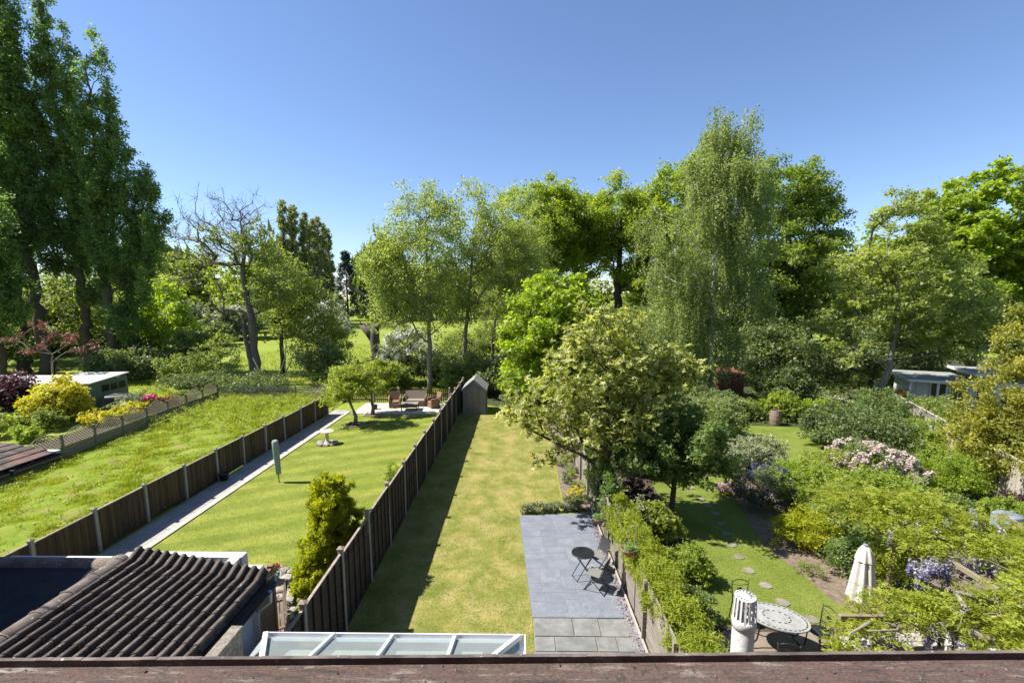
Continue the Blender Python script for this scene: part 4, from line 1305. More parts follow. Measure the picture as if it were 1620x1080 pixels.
def rock_mesh(rng, r):
    import bmesh
    bm = bmesh.new(); bmesh.ops.create_icosphere(bm, subdivisions=1, radius=r)
    for v in bm.verts:
        v.co *= rng.uniform(0.72, 1.2); v.co.z *= 0.75
    me = bpy.data.meshes.new('stone'); bm.to_mesh(me); bm.free()
    me.materials.append(MATS['stone_pale'])
    return me
RK = [rock_mesh(random.Random(i), 1.0) for i in range(6)]
def stone_row(name, label, pts, size, seed=0, cat='rockery', z=0.04):
    rg = random.Random(seed)
    t = thing(name, label, cat, (pts[0][0], pts[0][1], z))
    for (x, y) in pts:
        s = size * rg.uniform(0.6, 1.3)
        o = link('stone', rg.choice(RK), t, (x - pts[0][0], y - pts[0][1], s * 0.35))
        o.scale = (s * rg.uniform(.8, 1.4), s * rg.uniform(.8, 1.3), s * rg.uniform(.6, 1.2)); o.rotation_euler = (0, 0, rg.uniform(0, 6))
rg = random.Random(3)
pp = []
for i in range(46):
    t_ = i / 45
    bx = -5.35 - 1.1 * t_ ** 0.8; by = 10.0 + 1.9 * t_
    pp.append((bx + rg.uniform(-.16, .16), by + rg.uniform(-.12, .12)))
stone_row('rockery', 'rough pale stones edging the sunny terrace against the lawn', pp, 0.13, 1)
tb = [( -9.84 + 0.42 * math.cos(a) + random.Random(int(a * 10)).uniform(-.06, .06), 23.2 + 0.36 * math.sin(a)) for a in [k * 0.42 for k in range(15)]]
stone_row('rock_circle', 'ring of small pale stones around the foot of the bird bath', tb, 0.13, 2, z=0.01)

def bird_bath():
    t = thing('bird_bath', 'pale stone bird bath on a baluster column in the striped lawn', 'bird bath', (-9.84, 23.2, 0.01))
    MB().lathe([(0.001, 0), (0.19, 0), (0.19, 0.06), (0.12, 0.10), (0.075, 0.2), (0.10, 0.34), (0.07, 0.48), (0.10, 0.56), (0.10, 0.58)], 18).build('pedestal', 'bath_stone', t)
    MB().lathe([(0.10, 0.57), (0.22, 0.61), (0.33, 0.66), (0.345, 0.68), (0.33, 0.69), (0.28, 0.66), (0.001, 0.635)], 26).build('bowl', 'bath_stone', t)
mat('bath_stone', [(0.3, (0.50, 0.42, 0.30)), (0.7, (0.66, 0.57, 0.43))], 9, 0.85, 0.3, 0.006)
bird_bath()

def dryer():
    t = thing('rotary_dryer', 'folded rotary clothes dryer in a pale green cover standing on the lawn', 'clothes dryer', (-9.76, 18.14, 0.008), 0)
    t.rotation_euler = (0, R(-1.5), 0)
    MB().tube([(0, 0, 0), (0, 0, 0.5)], 0.022, 8).lathe([(0.05, 0), (0.05, 0.02), (0.02, 0.03)], 10).build('pole', 'iron_band', t)
    n = 14; vs = []
    rg = random.Random(2)
    zs = [0.36, 0.39, 0.6, 0.9, 1.2, 1.5, 1.72, 1.78, 1.79]
    rs = [0.085, 0.098, 0.105, 0.112, 0.12, 0.125, 0.122, 0.09, 0.004]
    for z, r in zip(zs, rs):
        for k in range(n):
            a = 2 * PI * k / n
            rr = r * (1 + 0.12 * math.sin(3 * a + z * 1.5) + rg.uniform(-.03, .03))
            vs.append((rr * math.cos(a), rr * math.sin(a), z))
    MB().add(vs, [(i * n + k, i * n + (k + 1) % n, (i + 1) * n + (k + 1) % n, (i + 1) * n + k) for i in range(len(zs) - 1) for k in range(n)], True).build('cover', 'sage_cloth', t)
dryer()
pt = pot('plastic_planter', 'round black plastic planter standing on the stone path by the low fence', -12.12, 18.3, 0.19, 0.30, 'black_plastic', 'planter')

# tree beds
for (x, y, r, lb) in ((-9.65, 26.84, 0.52, 'square of pale edging boards around the nearer apple tree trunk'), (-9.38, 29.3, 0.5, 'square of pale edging boards around the farther apple tree trunk')):
    t = thing('tree_surround', lb, 'edging', (x, y, 0.008))
    for (a, b, c, d) in ((-r, r, -r, -r + 0.07), (-r, r, r - 0.07, r), (-r, -r + 0.07, -r + 0.072, r - 0.072), (r - 0.07, r, -r + 0.072, r - 0.072)):
        MB().box(a, b, c, d, 0, 0.06, 0.005).build('board', 'timber_pale', t)
    MB().box(-r + .072, r - .072, -r + .072, r - .072, 0, 0.03).build('soil', 'soil', t)

# rattan seating
def rattan_seat(name, label, w, loc, rz, m, back_m=None, group=None):
    t = thing(name, label, 'armchair' if w < 0.9 else 'sofa', loc, rz, group)
    h = w / 2
    bm = back_m or m
    MB().box(-h + 0.08, h - 0.08, -0.34, 0.28, 0.26, 0.44, 0.03).build('seat', bm, t)
    MB().box(-h + 0.08, h - 0.08, -0.345, -0.30, 0.03, 0.255, 0.01).build('seat_front', m, t)
    M = Matrix.Translation((0, 0.26, 0.40)) @ Matrix.Rotation(R(-14), 4, 'X')
    k = 10; vs = []
    for i in range(k + 1):
        x = -h + 0.02 + (w - 0.04) * i / k
        zt = 0.58 + 0.05 * math.sin(PI * i / k) + (0.03 if w < 0.9 else 0)
        for (yy, zz) in ((0, 0), (0, zt), (0.06, zt), (0.06, 0)):
            vs.append(M @ Vector((x * (0.9 if zz == 0 else 1.0), yy, zz)))
    fs = []
    for i in range(k):
        for q in range(4):
            fs.append((i * 4 + q, i * 4 + (q + 1) % 4, (i + 1) * 4 + (q + 1) % 4, (i + 1) * 4 + q))
    fs += [(3, 2, 1, 0), (k * 4, k * 4 + 1, k * 4 + 2, k * 4 + 3)]
    MB().add(vs, fs).build('backrest', bm, t)
    for s in (-1, 1):
        MB().box(s * h - (0.045 if s > 0 else 0), s * h + (0.045 if s < 0 else 0), -0.34, 0.32, 0.03, 0.60, 0.015).build('side_panel', m, t)
        MB().tube([(s * (h - 0.02), -0.38, 0.52), (s * (h - 0.02), -0.30, 0.62), (s * (h - 0.02), 0.0, 0.63), (s * (h - 0.02), 0.34, 0.72)], [0.05, 0.06, 0.06, 0.045], 8).build('armrest', m, t)
    for sx in (-1, 1):
        for sy in (-0.3, 0.3):
            MB().tube([(sx * (h - 0.06), sy, 0), (sx * (h - 0.06), sy, 0.26)], 0.025, 6).build('leg', m, t)
    return t
rattan_seat('rattan_armchair', 'brown wicker armchair left of the low table, facing the garden', 0.78, (-8.45, 31.3, 0.04), R(12), 'rattan')
rattan_seat('rattan_armchair', 'brown wicker armchair right of the low table, turned towards the sofa', 0.78, (-5.75, 31.25, 0.04), R(-58), 'rattan')
rattan_seat('rattan_sofa', 'two seat wicker sofa with pale back against the picket fence', 1.55, (-7.15, 31.75, 0.04), R(0), 'rattan', 'rattan_grey')
def rattan_table():
    t = thing('coffee_table', 'low square wicker table in front of the wicker sofa', 'coffee table', (-7.25, 30.55, 0.04), R(4))
    MB().box(-0.55, 0.55, -0.42, 0.42, 0.38, 0.44, 0.01).build('tabletop', 'rattan_grey', t)
    MB().box(-0.5, 0.5, -0.37, 0.37, 0.22, 0.375, 0.01).build('apron', 'rattan', t)
    for sx in (-1, 1):
        for sy in (-1, 1):
            MB().box(sx * 0.5 - .03, sx * 0.5 + .03, sy * 0.36 - .03, sy * 0.36 + .03, 0, 0.375, 0.005).build('leg', 'rattan', t)
rattan_table()
pot('plant_pot', 'small dark green pot on the pale sitting area near the apple trees', -9.6, 30.6, 0.16, 0.34, 'black_plastic')
pot('plant_pot', 'white pot at the corner of the sitting area, left of the dark pot', -5.15, 30.9, 0.15, 0.36, 'white_paint')
pot('plant_pot', 'dark pot between the two white pots beside the tall fence', -4.78, 30.7, 0.16, 0.36, 'black_plastic')
pot('plant_pot', 'white pot nearest the tall fence on the sitting area', -4.38, 30.9, 0.14, 0.38, 'white_paint')

# ------------------------------------------------------------------ bistro set on the slate patio
def folding_chair():
    t = thing('folding_chair', 'black folding bistro chair with its dark back panel, behind the round table', 'chair', (2.18, 12.05, 0.042), R(28))
    rg_ = 0.011
    for s in (-1, 1):
        y = s * 0.20
        MB().tube([(0.30, y, 0.86), (0.23, y, 0.62), (0.16, y, 0.44), (-0.26, y, 0.0)], rg_, 6).build('frame', 'black_metal', t)
        MB().tube([(-0.20, y * 0.93, 0.44), (0.30, y * 0.93, 0.0)], rg_, 6).build('leg', 'black_metal', t)
    MB().tube([(0.30, -0.2, 0.86), (0.30, 0.2, 0.86)], rg_, 6).tube([(-0.24, -0.2, 0.02), (-0.24, 0.2, 0.02)], rg_, 6).tube([(0.285, -0.186, 0.012), (0.285, 0.186, 0.012)], rg_, 6).build('crossbar', 'black_metal', t)
    b = MB(); s_ = MB()
    n = 6
    vs = []; fs = []
    for i in range(n + 1):
        u = i / n
        for y in (-0.19, 0.19):
            vs.append((0.195 + 0.105 * u + 0.018 * math.sin(PI * u), y, 0.50 + 0.36 * u))
    for i in range(n): fs.append((2 * i, 2 * i + 1, 2 * i + 3, 2 * i + 2))
    vs2 = [(x + 0.006, y, z) for x, y, z in vs]
    b.add(vs, fs).add(vs2, [tuple(reversed(f)) for f in fs]).build('backrest', 'black_fabric', t)
    s_.box(-0.21, 0.17, -0.19, 0.19, 0.435, 0.447, 0.003).build('seat', 'seat_mesh', t)
    return t
ch = folding_chair()
copy_thing(ch, (2.02, 11.22, 0.042), R(-32), 'black folding bistro chair with grey mesh seat nearest the ledge')
def bistro_table():
    t = thing('bistro_table', 'small round black glass topped bistro table on the slate patio', 'table', (1.74, 11.72, 0.042), R(20))
    MB().lathe([(0.001, 0.685), (0.295, 0.685), (0.305, 0.692), (0.305, 0.706), (0.295, 0.712), (0.285, 0.706)], 32).build('rim', 'black_metal', t)
    MB().lathe([(0.001, 0.7065), (0.285, 0.7065)], 32).build('tabletop', 'dark_glass', t)
    for s in (-1, 1):
        MB().tube([(-0.22, s * 0.17, 0.69), (0.24, s * 0.17, 0.0)], 0.011, 6).build('leg', 'black_metal', t)
        MB().tube([(0.22, s * 0.15, 0.69), (-0.24, s * 0.15, 0.0)], 0.011, 6).build('leg', 'black_metal', t)
    MB().tube([(0.235, -0.17, 0.012), (0.235, 0.17, 0.012)], 0.01, 6).tube([(-0.235, -0.15, 0.012), (-0.235, 0.15, 0.012)], 0.01, 6).build('crossbar', 'black_metal', t)
bistro_table()

# hanging baskets on slim poles by the slat fence
leaf_mat('leaf_basket', [(0.05, 0.11, 0.03), (0.10, 0.20, 0.06), (0.20, 0.30, 0.12)])
def basket(x, y, z, r, label, seed):
    t = thing('hanging_basket', label, 'hanging basket', (x, y, z))
    MB().lathe([(0.001, -r * 1.0), (r * 0.4, -r * 0.93), (r * 0.75, -r * 0.62), (r * 0.95, -r * 0.2), (r, 0), (r * 0.92, 0.0), (r * 0.85, -0.05), (0.001, -0.06)], 18).build('liner', 'coir', t)
    w = MB().tube([(r * math.cos(a), r * math.sin(a), 0.01) for a in [2 * PI * k / 18 for k in range(19)]], 0.006, 5)
    for k in range(3):
        a = 2 * PI * k / 3
        w.tube([(r * math.cos(a), r * math.sin(a), 0.01), (0, 0, 0.42)], 0.003, 4)
    w.build('wire', 'iron_band', t)
    rng = np.random.default_rng(seed)
    C = np.stack([rng.uniform(-.6, .6, 14) * r, rng.uniform(-.6, .6, 14) * r, np.full(14, 0.02)], -1)
    V, F, v = leaf_cloud(rng, C, 0.06, 5, 6, 0.03, 0.05, 0.03)
    link('plant', np_mesh('plant', V, F, 'leaf_basket', v), t)
    p = thing('basket_pole', 'slim pale pole with a crook carrying the ' + label, 'pole', (x + 0.17, y + 0.02, 0.02))
    zt = z + 0.42
    MB().tube([(0, 0, 0), (0, 0, zt + 0.04), (-0.05, 0, zt + 0.12), (-0.12, 0, zt + 0.10), (-0.17, -0.02, zt)], 0.009, 6).build('rod', 'concrete', p)
basket(2.60, 10.25, 1.72, 0.20, 'leafy coir basket nearest the house', 1)
basket(2.33, 12.75, 1.22, 0.17, 'middle coir basket over the slate chippings', 2)
basket(2.24, 14.35, 1.05, 0.15, 'far coir basket over the flower bed', 3)

# ------------------------------------------------------------------ right hand garden furniture
def cast_table():
    t = thing('cast_garden_table', 'oval cast metal garden table with a pierced border on the brown paving', 'table', (5.52, 9.22, 0.04), R(-28))
    n = 40
    a_, b_ = 0.62, 0.44
    vs = [(a_ * math.cos(2 * PI * k / n), b_ * math.sin(2 * PI * k / n), z) for z in (0.70, 0.725) for k in range(n)]
    MB().add(vs, [tuple(reversed(range(n))), tuple(range(n, 2 * n))] + [(k, (k + 1) % n, n + (k + 1) % n, n + k) for k in range(n)]).build('tabletop', 'cast_table', t)
    sl = MB()
    for q, (rr, m_) in enumerate(((0.90, 34), (0.42, 14))):
        for k in range(m_):
            a = 2 * PI * k / m_
            M = Matrix.Translation((a_ * rr * math.cos(a), b_ * rr * math.sin(a), 0.727)) @ Matrix.Rotation(math.atan2(b_ * math.cos(a), -a_ * math.sin(a)), 4, 'Z')
            sl.box(-0.028, 0.028, -0.012, 0.012, -0.001, 0.001, 0, M)
    sl.build('pierced_border', 'black_metal', t)
    for sx in (-1, 1):
        for sy in (-1, 1):
            MB().tube([(sx * 0.42, sy * 0.26, 0.70), (sx * 0.30, sy * 0.18, 0.45), (sx * 0.34, sy * 0.2, 0.2), (sx * 0.50, sy * 0.32, 0.0)], 0.018, 7).build('leg', 'black_metal', t)
    MB().tube([(-0.3, 0, 0.4), (0.3, 0, 0.4)], 0.012, 6).build('stretcher', 'black_metal', t)
cast_table()
def cast_chair():
    t = thing('cast_garden_chair', 'black cast chair with a round rosette in its back, beyond the oval table', 'chair', (5.20, 10.02, 0.02), R(0))
    MB().lathe([(0.001, 0.43), (0.2, 0.43), (0.215, 0.44), (0.2, 0.45), (0.001, 0.45)], 20).build('seat', 'black_metal', t)
    for sx in (-1, 1):
        MB().tube([(sx * 0.2, -0.16, 0.0), (sx * 0.16, -0.14, 0.44)], 0.013, 6).build('leg', 'black_metal', t)
        MB().tube([(sx * 0.2, 0.20, 0.0), (sx * 0.17, 0.15, 0.44), (sx * 0.19, 0.20, 0.93)], 0.013, 6).build('leg', 'black_metal', t)
    b = MB().tube([(-0.19, 0.20, 0.88), (-0.1, 0.21, 0.93), (0, 0.21, 0.945), (0.1, 0.21, 0.93), (0.19, 0.20, 0.88)], 0.011, 6)
    b.tube([(-0.185, 0.19, 0.84), (0, 0.2, 0.80), (0.185, 0.19, 0.84)], 0.007, 5).tube([(-0.175, 0.16, 0.56), (0, 0.17, 0.60), (0.175, 0.16, 0.56)], 0.009, 5)
    b.lathe([(0.001, 0), (0.055, 0)], 14, (0, 0, 0)) if False else None
    b.tube([(0, 0.185, 0.70), (0, 0.205, 0.705)], 0.06, 14)
    for k in range(-3, 4):
        b.tube([(k * 0.045, 0.155, 0.46), (k * 0.04, 0.165, 0.585)], 0.005, 4)
    b.build('backrest', 'black_metal', t)
    return t
cc = cast_chair()
copy_thing(cc, (6.42, 9.15, 0.04), R(-80), 'black cast garden chair seen side on at the right end of the oval table')
copy_thing(cc, (5.22, 8.35, 0.04), R(165), 'black cast garden chair with its back to the house, near side of the oval table')

def parasol():
    t = thing('garden_parasol', 'closed cream garden parasol with draped folds rising among the wisteria', 'parasol', (7.30, 9.3, 0.04))
    MB().tube([(0, 0, 0), (0, 0, 2.32)], 0.022, 8).build('pole', 'timber_pale', t)
    MB().lathe([(0.001, 0), (0.28, 0), (0.28, 0.06), (0.05, 0.09), (0.04, 0.3)], 20).build('base', 'concrete', t)
    n = 48
    def cloth(zs, rs, amp):
        vs = []
        for z, r in zip(zs, rs):
            for k in range(n):
                a = 2 * PI * k / n
                rr = r * (1 + amp * math.sin(8 * a + 0.4 * math.sin(z * 3)) + amp * 0.4 * math.sin(3 * a + z * 2))
                vs.append((rr * math.cos(a), rr * math.sin(a), z))
        return MB().add(vs, [(i * n + k, i * n + (k + 1) % n, (i + 1) * n + (k + 1) % n, (i + 1) * n + k) for i in range(len(zs) - 1) for k in range(n)], True)
    cloth([1.12, 1.3, 1.5, 1.7, 1.95, 2.1, 2.22], [0.235, 0.22, 0.20, 0.175, 0.145, 0.12, 0.085], 0.17).build('canopy', 'cream_cloth', t)
    cloth([1.98, 2.08, 2.20, 2.29, 2.30], [0.165, 0.145, 0.11, 0.06, 0.002], 0.10).build('vent_flap', 'cream_cloth', t)
    MB().lathe([(0.001, 2.34), (0.05, 2.33), (0.055, 2.315), (0.001, 2.31)], 12).build('finial', 'blue_grey_cloth', t)
parasol()

def covered_bbq():
    rg = random.Random(4); n = 28; vs = []
    zs = [0.02, 0.2, 0.45, 0.7, 0.95, 1.12, 1.17, 1.13]
    for i, z in enumerate(zs):
        s = [1.06, 1.03, 1.0, 1.0, 0.99, 0.98, 0.93, 0.05][i]
        for k in range(n):
            a = 2 * PI * k / n
            cx = 0.31 * math.copysign(abs(math.cos(a)) ** 0.35, math.cos(a)); cy = 0.29 * math.copysign(abs(math.sin(a)) ** 0.35, math.sin(a))
            w = 1 + 0.03 * math.sin(a * 9 + z * 4) * (1.2 - z)
            vs.append((cx * s * w, cy * s * w, z + (0.05 * abs(math.cos(a * 2)) if i in (5, 6) else 0)))
    mb = MB().add(vs, [(i * n + k, i * n + (k + 1) % n, (i + 1) * n + (k + 1) % n, (i + 1) * n + k) for i in range(len(zs) - 1) for k in range(n)], True)
    tag(mb.build('covered_barbecue', 'blue_grey_cloth', None, (14.35, 13.15, 0.0), R(12)), 'upright barbecue under a creased blue grey cover at the right edge', 'barbecue')
    tag(MB().box(-1.3, 3.0, -1.0, 1.2, 0, 0.03).build('paving', 'brown_paving', None, (15.0, 13.3, 0.0)), kind='structure')
covered_bbq()

def barrel(x, y, label):
    t = thing('wooden_barrel', label, 'barrel', (x, y, 0.012))
    n = 16
    def rad(u): return 0.27 + 0.055 * math.sin(PI * u)
    for k in range(n):
        a0, a1 = 2 * PI * k / n + 0.015, 2 * PI * (k + 1) / n - 0.015
        vs = []
        for j in range(6):
            u = j / 5
            for rr in (rad(u), rad(u) - 0.02):
                for a in (a0, a1):
                    vs.append((rr * math.cos(a), rr * math.sin(a), u * 0.88))
        fs = []
        for j in range(5):
            b = j * 4
            fs += [(b, b + 1, b + 5, b + 4), (b + 3, b + 2, b + 6, b + 7), (b + 1, b + 3, b + 7, b + 5), (b + 2, b, b + 4, b + 6)]
        fs += [(1, 0, 2, 3), (20, 21, 23, 22)]
        MB().add(vs, fs).build('stave', 'barrel_wood', t)
    for u in (0.1, 0.36, 0.64, 0.9):
        r = rad(u) + 0.003
        MB().lathe([(r, u * .88 - 0.02), (r + 0.004, u * .88), (r, u * .88 + 0.02)], 24).build('hoop', 'iron_band', t)
    MB().lathe([(0.001, 0.82), (0.26, 0.82)], 18).build('soil', 'soil', t)
barrel(15.25, 27.2, 'old oak half barrel planter with dark iron hoops at the back of the lawn')

def red_shed():
    t = thing('red_shed', 'small red brown boarded hut half hidden under the birch', 'shed', (15.9, 34.5, -0.15), R(8))
    bd = MB().box(-0.065, 0.065, -0.02, 0, 0, 1.95, 0.003).mesh('board', 'red_brown_boards')
    MB().box(-0.95, 0.95, 0.0, 1.6, 0, 1.95).build('wall', 'red_brown_boards', t)
    for k in range(14):
        link('board', bd, t, (-0.91 + k * 0.14, -0.002, 0))
    MB().add([(-1.1, -0.15, 1.98), (1.1, -0.15, 1.98), (1.1, 1.75, 2.2), (-1.1, 1.75, 2.2), (-1.1, -0.15, 1.93), (1.1, -0.15, 1.93), (1.1, 1.75, 2.15), (-1.1, 1.75, 2.15)],
             [(0, 1, 2, 3), (7, 6, 5, 4), (0, 4, 5, 1), (1, 5, 6, 2), (3, 7, 4, 0)]).build('roof', 'red_brown_boards', t)
red_shed()

def garden_room():
    t = thing('garden_room', 'white framed summerhouse with dark panes and felt roofs behind the leafy tree', 'summerhouse', (26.3, 31.2, 0), R(-24))
    MB().box(-0.6, 7.0, -2.0, 0.0, 0, 0.18).build('deck', 'timber_pale', t)
    MB().box(0, 7.0, 0.0, 3.4, 0, 2.15).build('wall', 'white_paint', t)
    MB().box(-0.5, 3.4, -1.3, 3.6, 2.16, 2.22).build('roof', 'felt_grey', t)
    MB().box(3.0, 7.4, -0.5, 3.6, 2.62, 2.70).box(3.4, 7.0, 0.0, 3.4, 2.15, 2.62).build('roof', 'felt_grey', t)
    MB().box(-0.52, 3.42, -1.36, -1.30, 2.10, 2.26).box(-0.56, -0.5, -1.3, 3.6, 2.10, 2.26).build('fascia', 'white_paint', t)
    MB().box(2.98, 7.42, -0.56, -0.50, 2.56, 2.74).box(2.94, 3.0, -0.5, 3.6, 2.56, 2.74).build('fascia', 'white_paint', t)
    for x in (-0.4, 1.0):
        MB().box(x, x + 0.12, -1.2, -1.08, 0.18, 2.1, 0.01).build('post', 'white_paint', t)
    MB().box(0.30, 0.75, -0.04, -0.005, 0.3, 2.05).build('door', 'white_paint', t)
    for k, (a, b, z0, z1) in enumerate(((1.0, 1.9, 0.75, 1.95), (2.0, 2.9, 0.75, 1.95), (3.3, 4.2, 0.4, 1.95), (4.5, 5.6, 0.75, 1.95))):
        f = MB()
        for (p, q, r_, s_) in ((a, b, z0, z0 + .08), (a, b, z1 - .08, z1), (a, a + .08, z0 + .081, z1 - .081), (b - .08, b, z0 + .081, z1 - .081), ((a + b) / 2 - .03, (a + b) / 2 + .03, z0 + .081, z1 - .081)):
            f.box(p, q, -0.05, -0.003, r_, s_, 0.004)
        fo = f.build('window', 'white_paint', t)
        MB().box(a + .08, b - .08, -0.025, -0.02, z0 + .08, z1 - .08).build('pane', 'dark_glass', fo)
    MB().box(-0.6, 1.6, -2.06, -2.0, 0.55, 0.66, 0.01).box(-0.6, -0.52, -2.06, -2.0, 0.18, 0.9).box(1.5, 1.6, -2.06, -2.0, 0.18, 0.9).build('railing', 'white_paint', t)
garden_room()
for i, (x, y, r, h, lb) in enumerate(((26.5, 28.0, 0.22, 0.42, 'terracotta pot standing before the summerhouse deck, left one'), (27.1, 27.7, 0.26, 0.5, 'terracotta pot standing before the summerhouse deck, middle and tallest'), (27.7, 27.5, 0.2, 0.36, 'terracotta pot standing before the summerhouse deck, right one'))):
    pot('plant_pot', lb, x, y, r, h, 'terracotta', z=0.0)
def deck_chair():
    t = thing('lounger', 'folded pale garden lounger on the summerhouse deck', 'lounger', (25.4, 29.6, 0.19), R(-24))
    MB().beam((-0.8, 0, 0.35), (0.7, 0, 0.35), 0.55, 0.05, (0, 0, 1), 0.01).build('seat', 'white_paint', t)
    MB().beam((0.7, 0, 0.35), (1.25, 0, 0.8), 0.55, 0.05, (0, 0, 1), 0.01).build('backrest', 'white_paint', t)
    for x in (-0.6, 0.5):
        for y in (-.24, .24):
            MB().box(x - .02, x + .02, y - .02, y + .02, 0, 0.33).build('leg', 'white_paint', t)
deck_chair()

def boundary_fence():
    A = Vector((24.2, 31.5, 0)); Bv = Vector((16.8, 13.5, 0))
    L = (Bv - A).length; n = 10
    d = (Bv - A).normalized(); rz = math.atan2(d.y, d.x)
    t = thing('boarded_fence', 'pale grey boarded fence with trellis top behind the pink rhododendron', 'fence', A, rz)
    bd = MB().box(-0.07, 0.07, -0.01, 0.01, 0.05, 1.35, 0.003).mesh('board', 'fence_pale')
    k = 0; x = 0.08
    while x < L:
        link('board', bd, t, (x, 0.012 if k % 2 else 0, 0)); x += 0.142; k += 1
    pm = MB().box(-0.05, 0.05, -0.07, 0.05, 0, 1.75, 0.006).mesh('post', 'fence_pale')
    la = MB()
    for i in range(n + 1):
        link('post', pm, t, (L * i / n, -0.03, 0))
    x = 0
    while x < L:
        la.beam((x, 0, 1.37), (x + 0.3, 0, 1.67), 0.012, 0.03, (0, 1, 0)); la.beam((x + 0.3, 0.014, 1.37), (x, 0.014, 1.67), 0.012, 0.03, (0, 1, 0)); x += 0.15
    la.build('lattice', 'fence_pale', t)
    MB().box(0, L, -0.03, 0.04, 1.68, 1.72).box(0, L, -0.02, 0.035, 1.355, 1.368).build('rail', 'fence_pale', t)
mat('fence_pale', [(0.3, (0.30, 0.27, 0.23)), (0.7, (0.42, 0.38, 0.33))], 4, 0.85, 0.3, 0.006, 'world', (8, 8, 1), rand=0.1)
boundary_fence()

# pergola beams, table and bench under the wisteria
def pergola():
    t = thing('pergola', 'weathered timber pergola carrying the wisteria at the right', 'pergola', (4.9, 7.35, -0.08))
    MB().box(0.55, 7.6, -0.035, 0.035, 2.14, 2.26, 0.01).build('beam', 'timber_beam', t)
    MB().box(3.4, 7.6, 3.0, 3.1, 2.12, 2.27, 0.01).build('beam', 'timber_beam', t)
    for x in (3.8, 5.3, 6.8):
        MB().box(x - 0.035, x + 0.035, -0.7, 3.6, 2.272, 2.37, 0.006).build('rafter', 'timber_beam', t)
    for x, y in ((3.0, 0), (7.2, 0), (3.9, 3.05), (7.2, 3.05)):
        if True:
            MB().box(x - 0.055, x + 0.055, y - 0.05, y + 0.05, 0.03, 2.118, 0.008).build('post', 'timber_beam', t)
pergola()
def slat_table():
    t = thing('slatted_table', 'pale slatted timber table under the twisted wisteria stem', 'table', (7.95, 8.85, 0.04), R(2))
    for k in range(7):
        MB().box(-0.62, 0.52, -0.42 + k * 0.125, -0.305 + k * 0.125, 0.68, 0.705, 0.004).build('slat', 'timber_pale', t)
    for x in (-0.5, 0.42):
        for y in (-.36, .38):
            MB().box(x - .03, x + .03, y - .03, y + .03, 0, 0.679, 0.005).build('leg', 'timber_pale', t)
slat_table()
def white_bench():
    t = thing('white_bench', 'white painted slatted bench seat dappled by wisteria shade', 'bench', (9.3, 8.6, 0.04), R(-6))
    for k in range(5):
        MB().box(-0.5, 0.5, -0.24 + k * 0.1, -0.155 + k * 0.1, 0.42, 0.44, 0.004).build('slat', 'white_paint', t)
    for k in range(3):
        MB().box(-0.5, 0.5, 0.27, 0.29, 0.52 + k * 0.13, 0.60 + k * 0.13, 0.004).build('back_slat', 'white_paint', t)
    for x in (-.46, .46):
        for y in (-.2, .25):
            MB().box(x - .025, x + .025, y - .025, y + .025, 0, 0.42 if y < 0 else 0.9, 0.004).build('leg', 'white_paint', t)
white_bench()
# ------------------------------------------------------------------ foliage materials (real leaf reflectances)
leaf_mat('leaf_poplar', [(0.026, 0.058, 0.015), (0.050, 0.094, 0.024), (0.084, 0.132, 0.036)], 0.34, (1.7, 1.9, 0.7))
leaf_mat('leaf_far_poplar', [(0.045, 0.072, 0.026), (0.070, 0.105, 0.036), (0.100, 0.135, 0.046)], 0.25)
leaf_mat('leaf_oak', [(0.050, 0.095, 0.010), (0.090, 0.150, 0.016), (0.140, 0.195, 0.026)], 0.34, (2.0, 2.0, 0.5))
leaf_mat('leaf_oakdark', [(0.034, 0.066, 0.010), (0.060, 0.105, 0.015), (0.095, 0.145, 0.024)], 0.32, (2.0, 2.0, 0.5))
leaf_mat('leaf_dark', [(0.022, 0.042, 0.010), (0.040, 0.070, 0.016), (0.065, 0.100, 0.024)], 0.2)
leaf_mat('leaf_mid', [(0.040, 0.075, 0.014), (0.070, 0.115, 0.022), (0.110, 0.155, 0.035)], 0.30)
leaf_mat('leaf_silver', [(0.070, 0.110, 0.022), (0.115, 0.165, 0.040), (0.180, 0.225, 0.085)], 0.38, (1.8, 1.9, 0.6))
leaf_mat('leaf_syc', [(0.070, 0.115, 0.020), (0.120, 0.170, 0.034), (0.180, 0.225, 0.062)], 0.32, (1.8, 1.9, 0.6))
leaf_mat('leaf_birch', [(0.060, 0.096, 0.024), (0.100, 0.142, 0.040), (0.145, 0.185, 0.062)], 0.34, (1.6, 1.8, 0.7))
leaf_mat('leaf_lime', [(0.080, 0.150, 0.012), (0.125, 0.205, 0.018), (0.180, 0.250, 0.030)], 0.36, (1.9, 2.0, 0.5))
leaf_mat('leaf_magnolia', [(0.055, 0.090, 0.016), (0.150, 0.195, 0.036), (0.290, 0.330, 0.075), (0.430, 0.440, 0.140)], 0.34, (1.5, 1.5, 0.6), rough=0.42, spec=0.4)
leaf_mat('leaf_pear', [(0.028, 0.060, 0.014), (0.050, 0.095, 0.020), (0.085, 0.130, 0.030)], 0.3, rough=0.4)
leaf_mat('leaf_gold', [(0.120, 0.170, 0.006), (0.240, 0.290, 0.008), (0.380, 0.400, 0.012)], 0.36, (1.6, 1.6, 0.4))
leaf_mat('leaf_goldcon', [(0.060, 0.074, 0.008), (0.110, 0.118, 0.011), (0.185, 0.175, 0.018)], 0.2)
leaf_mat('leaf_yellow', [(0.320, 0.320, 0.014), (0.420, 0.400, 0.022), (0.500, 0.460, 0.045)], 0.3, (1.3, 1.3, 0.4))
leaf_mat('leaf_apple', [(0.120, 0.190, 0.026), (0.180, 0.250, 0.036), (0.245, 0.300, 0.060)], 0.36, (1.7, 1.8, 0.6))
leaf_mat('leaf_copper', [(0.055, 0.024, 0.018), (0.095, 0.040, 0.026), (0.150, 0.065, 0.040)], 0.3, (2.2, 1.0, 0.8))
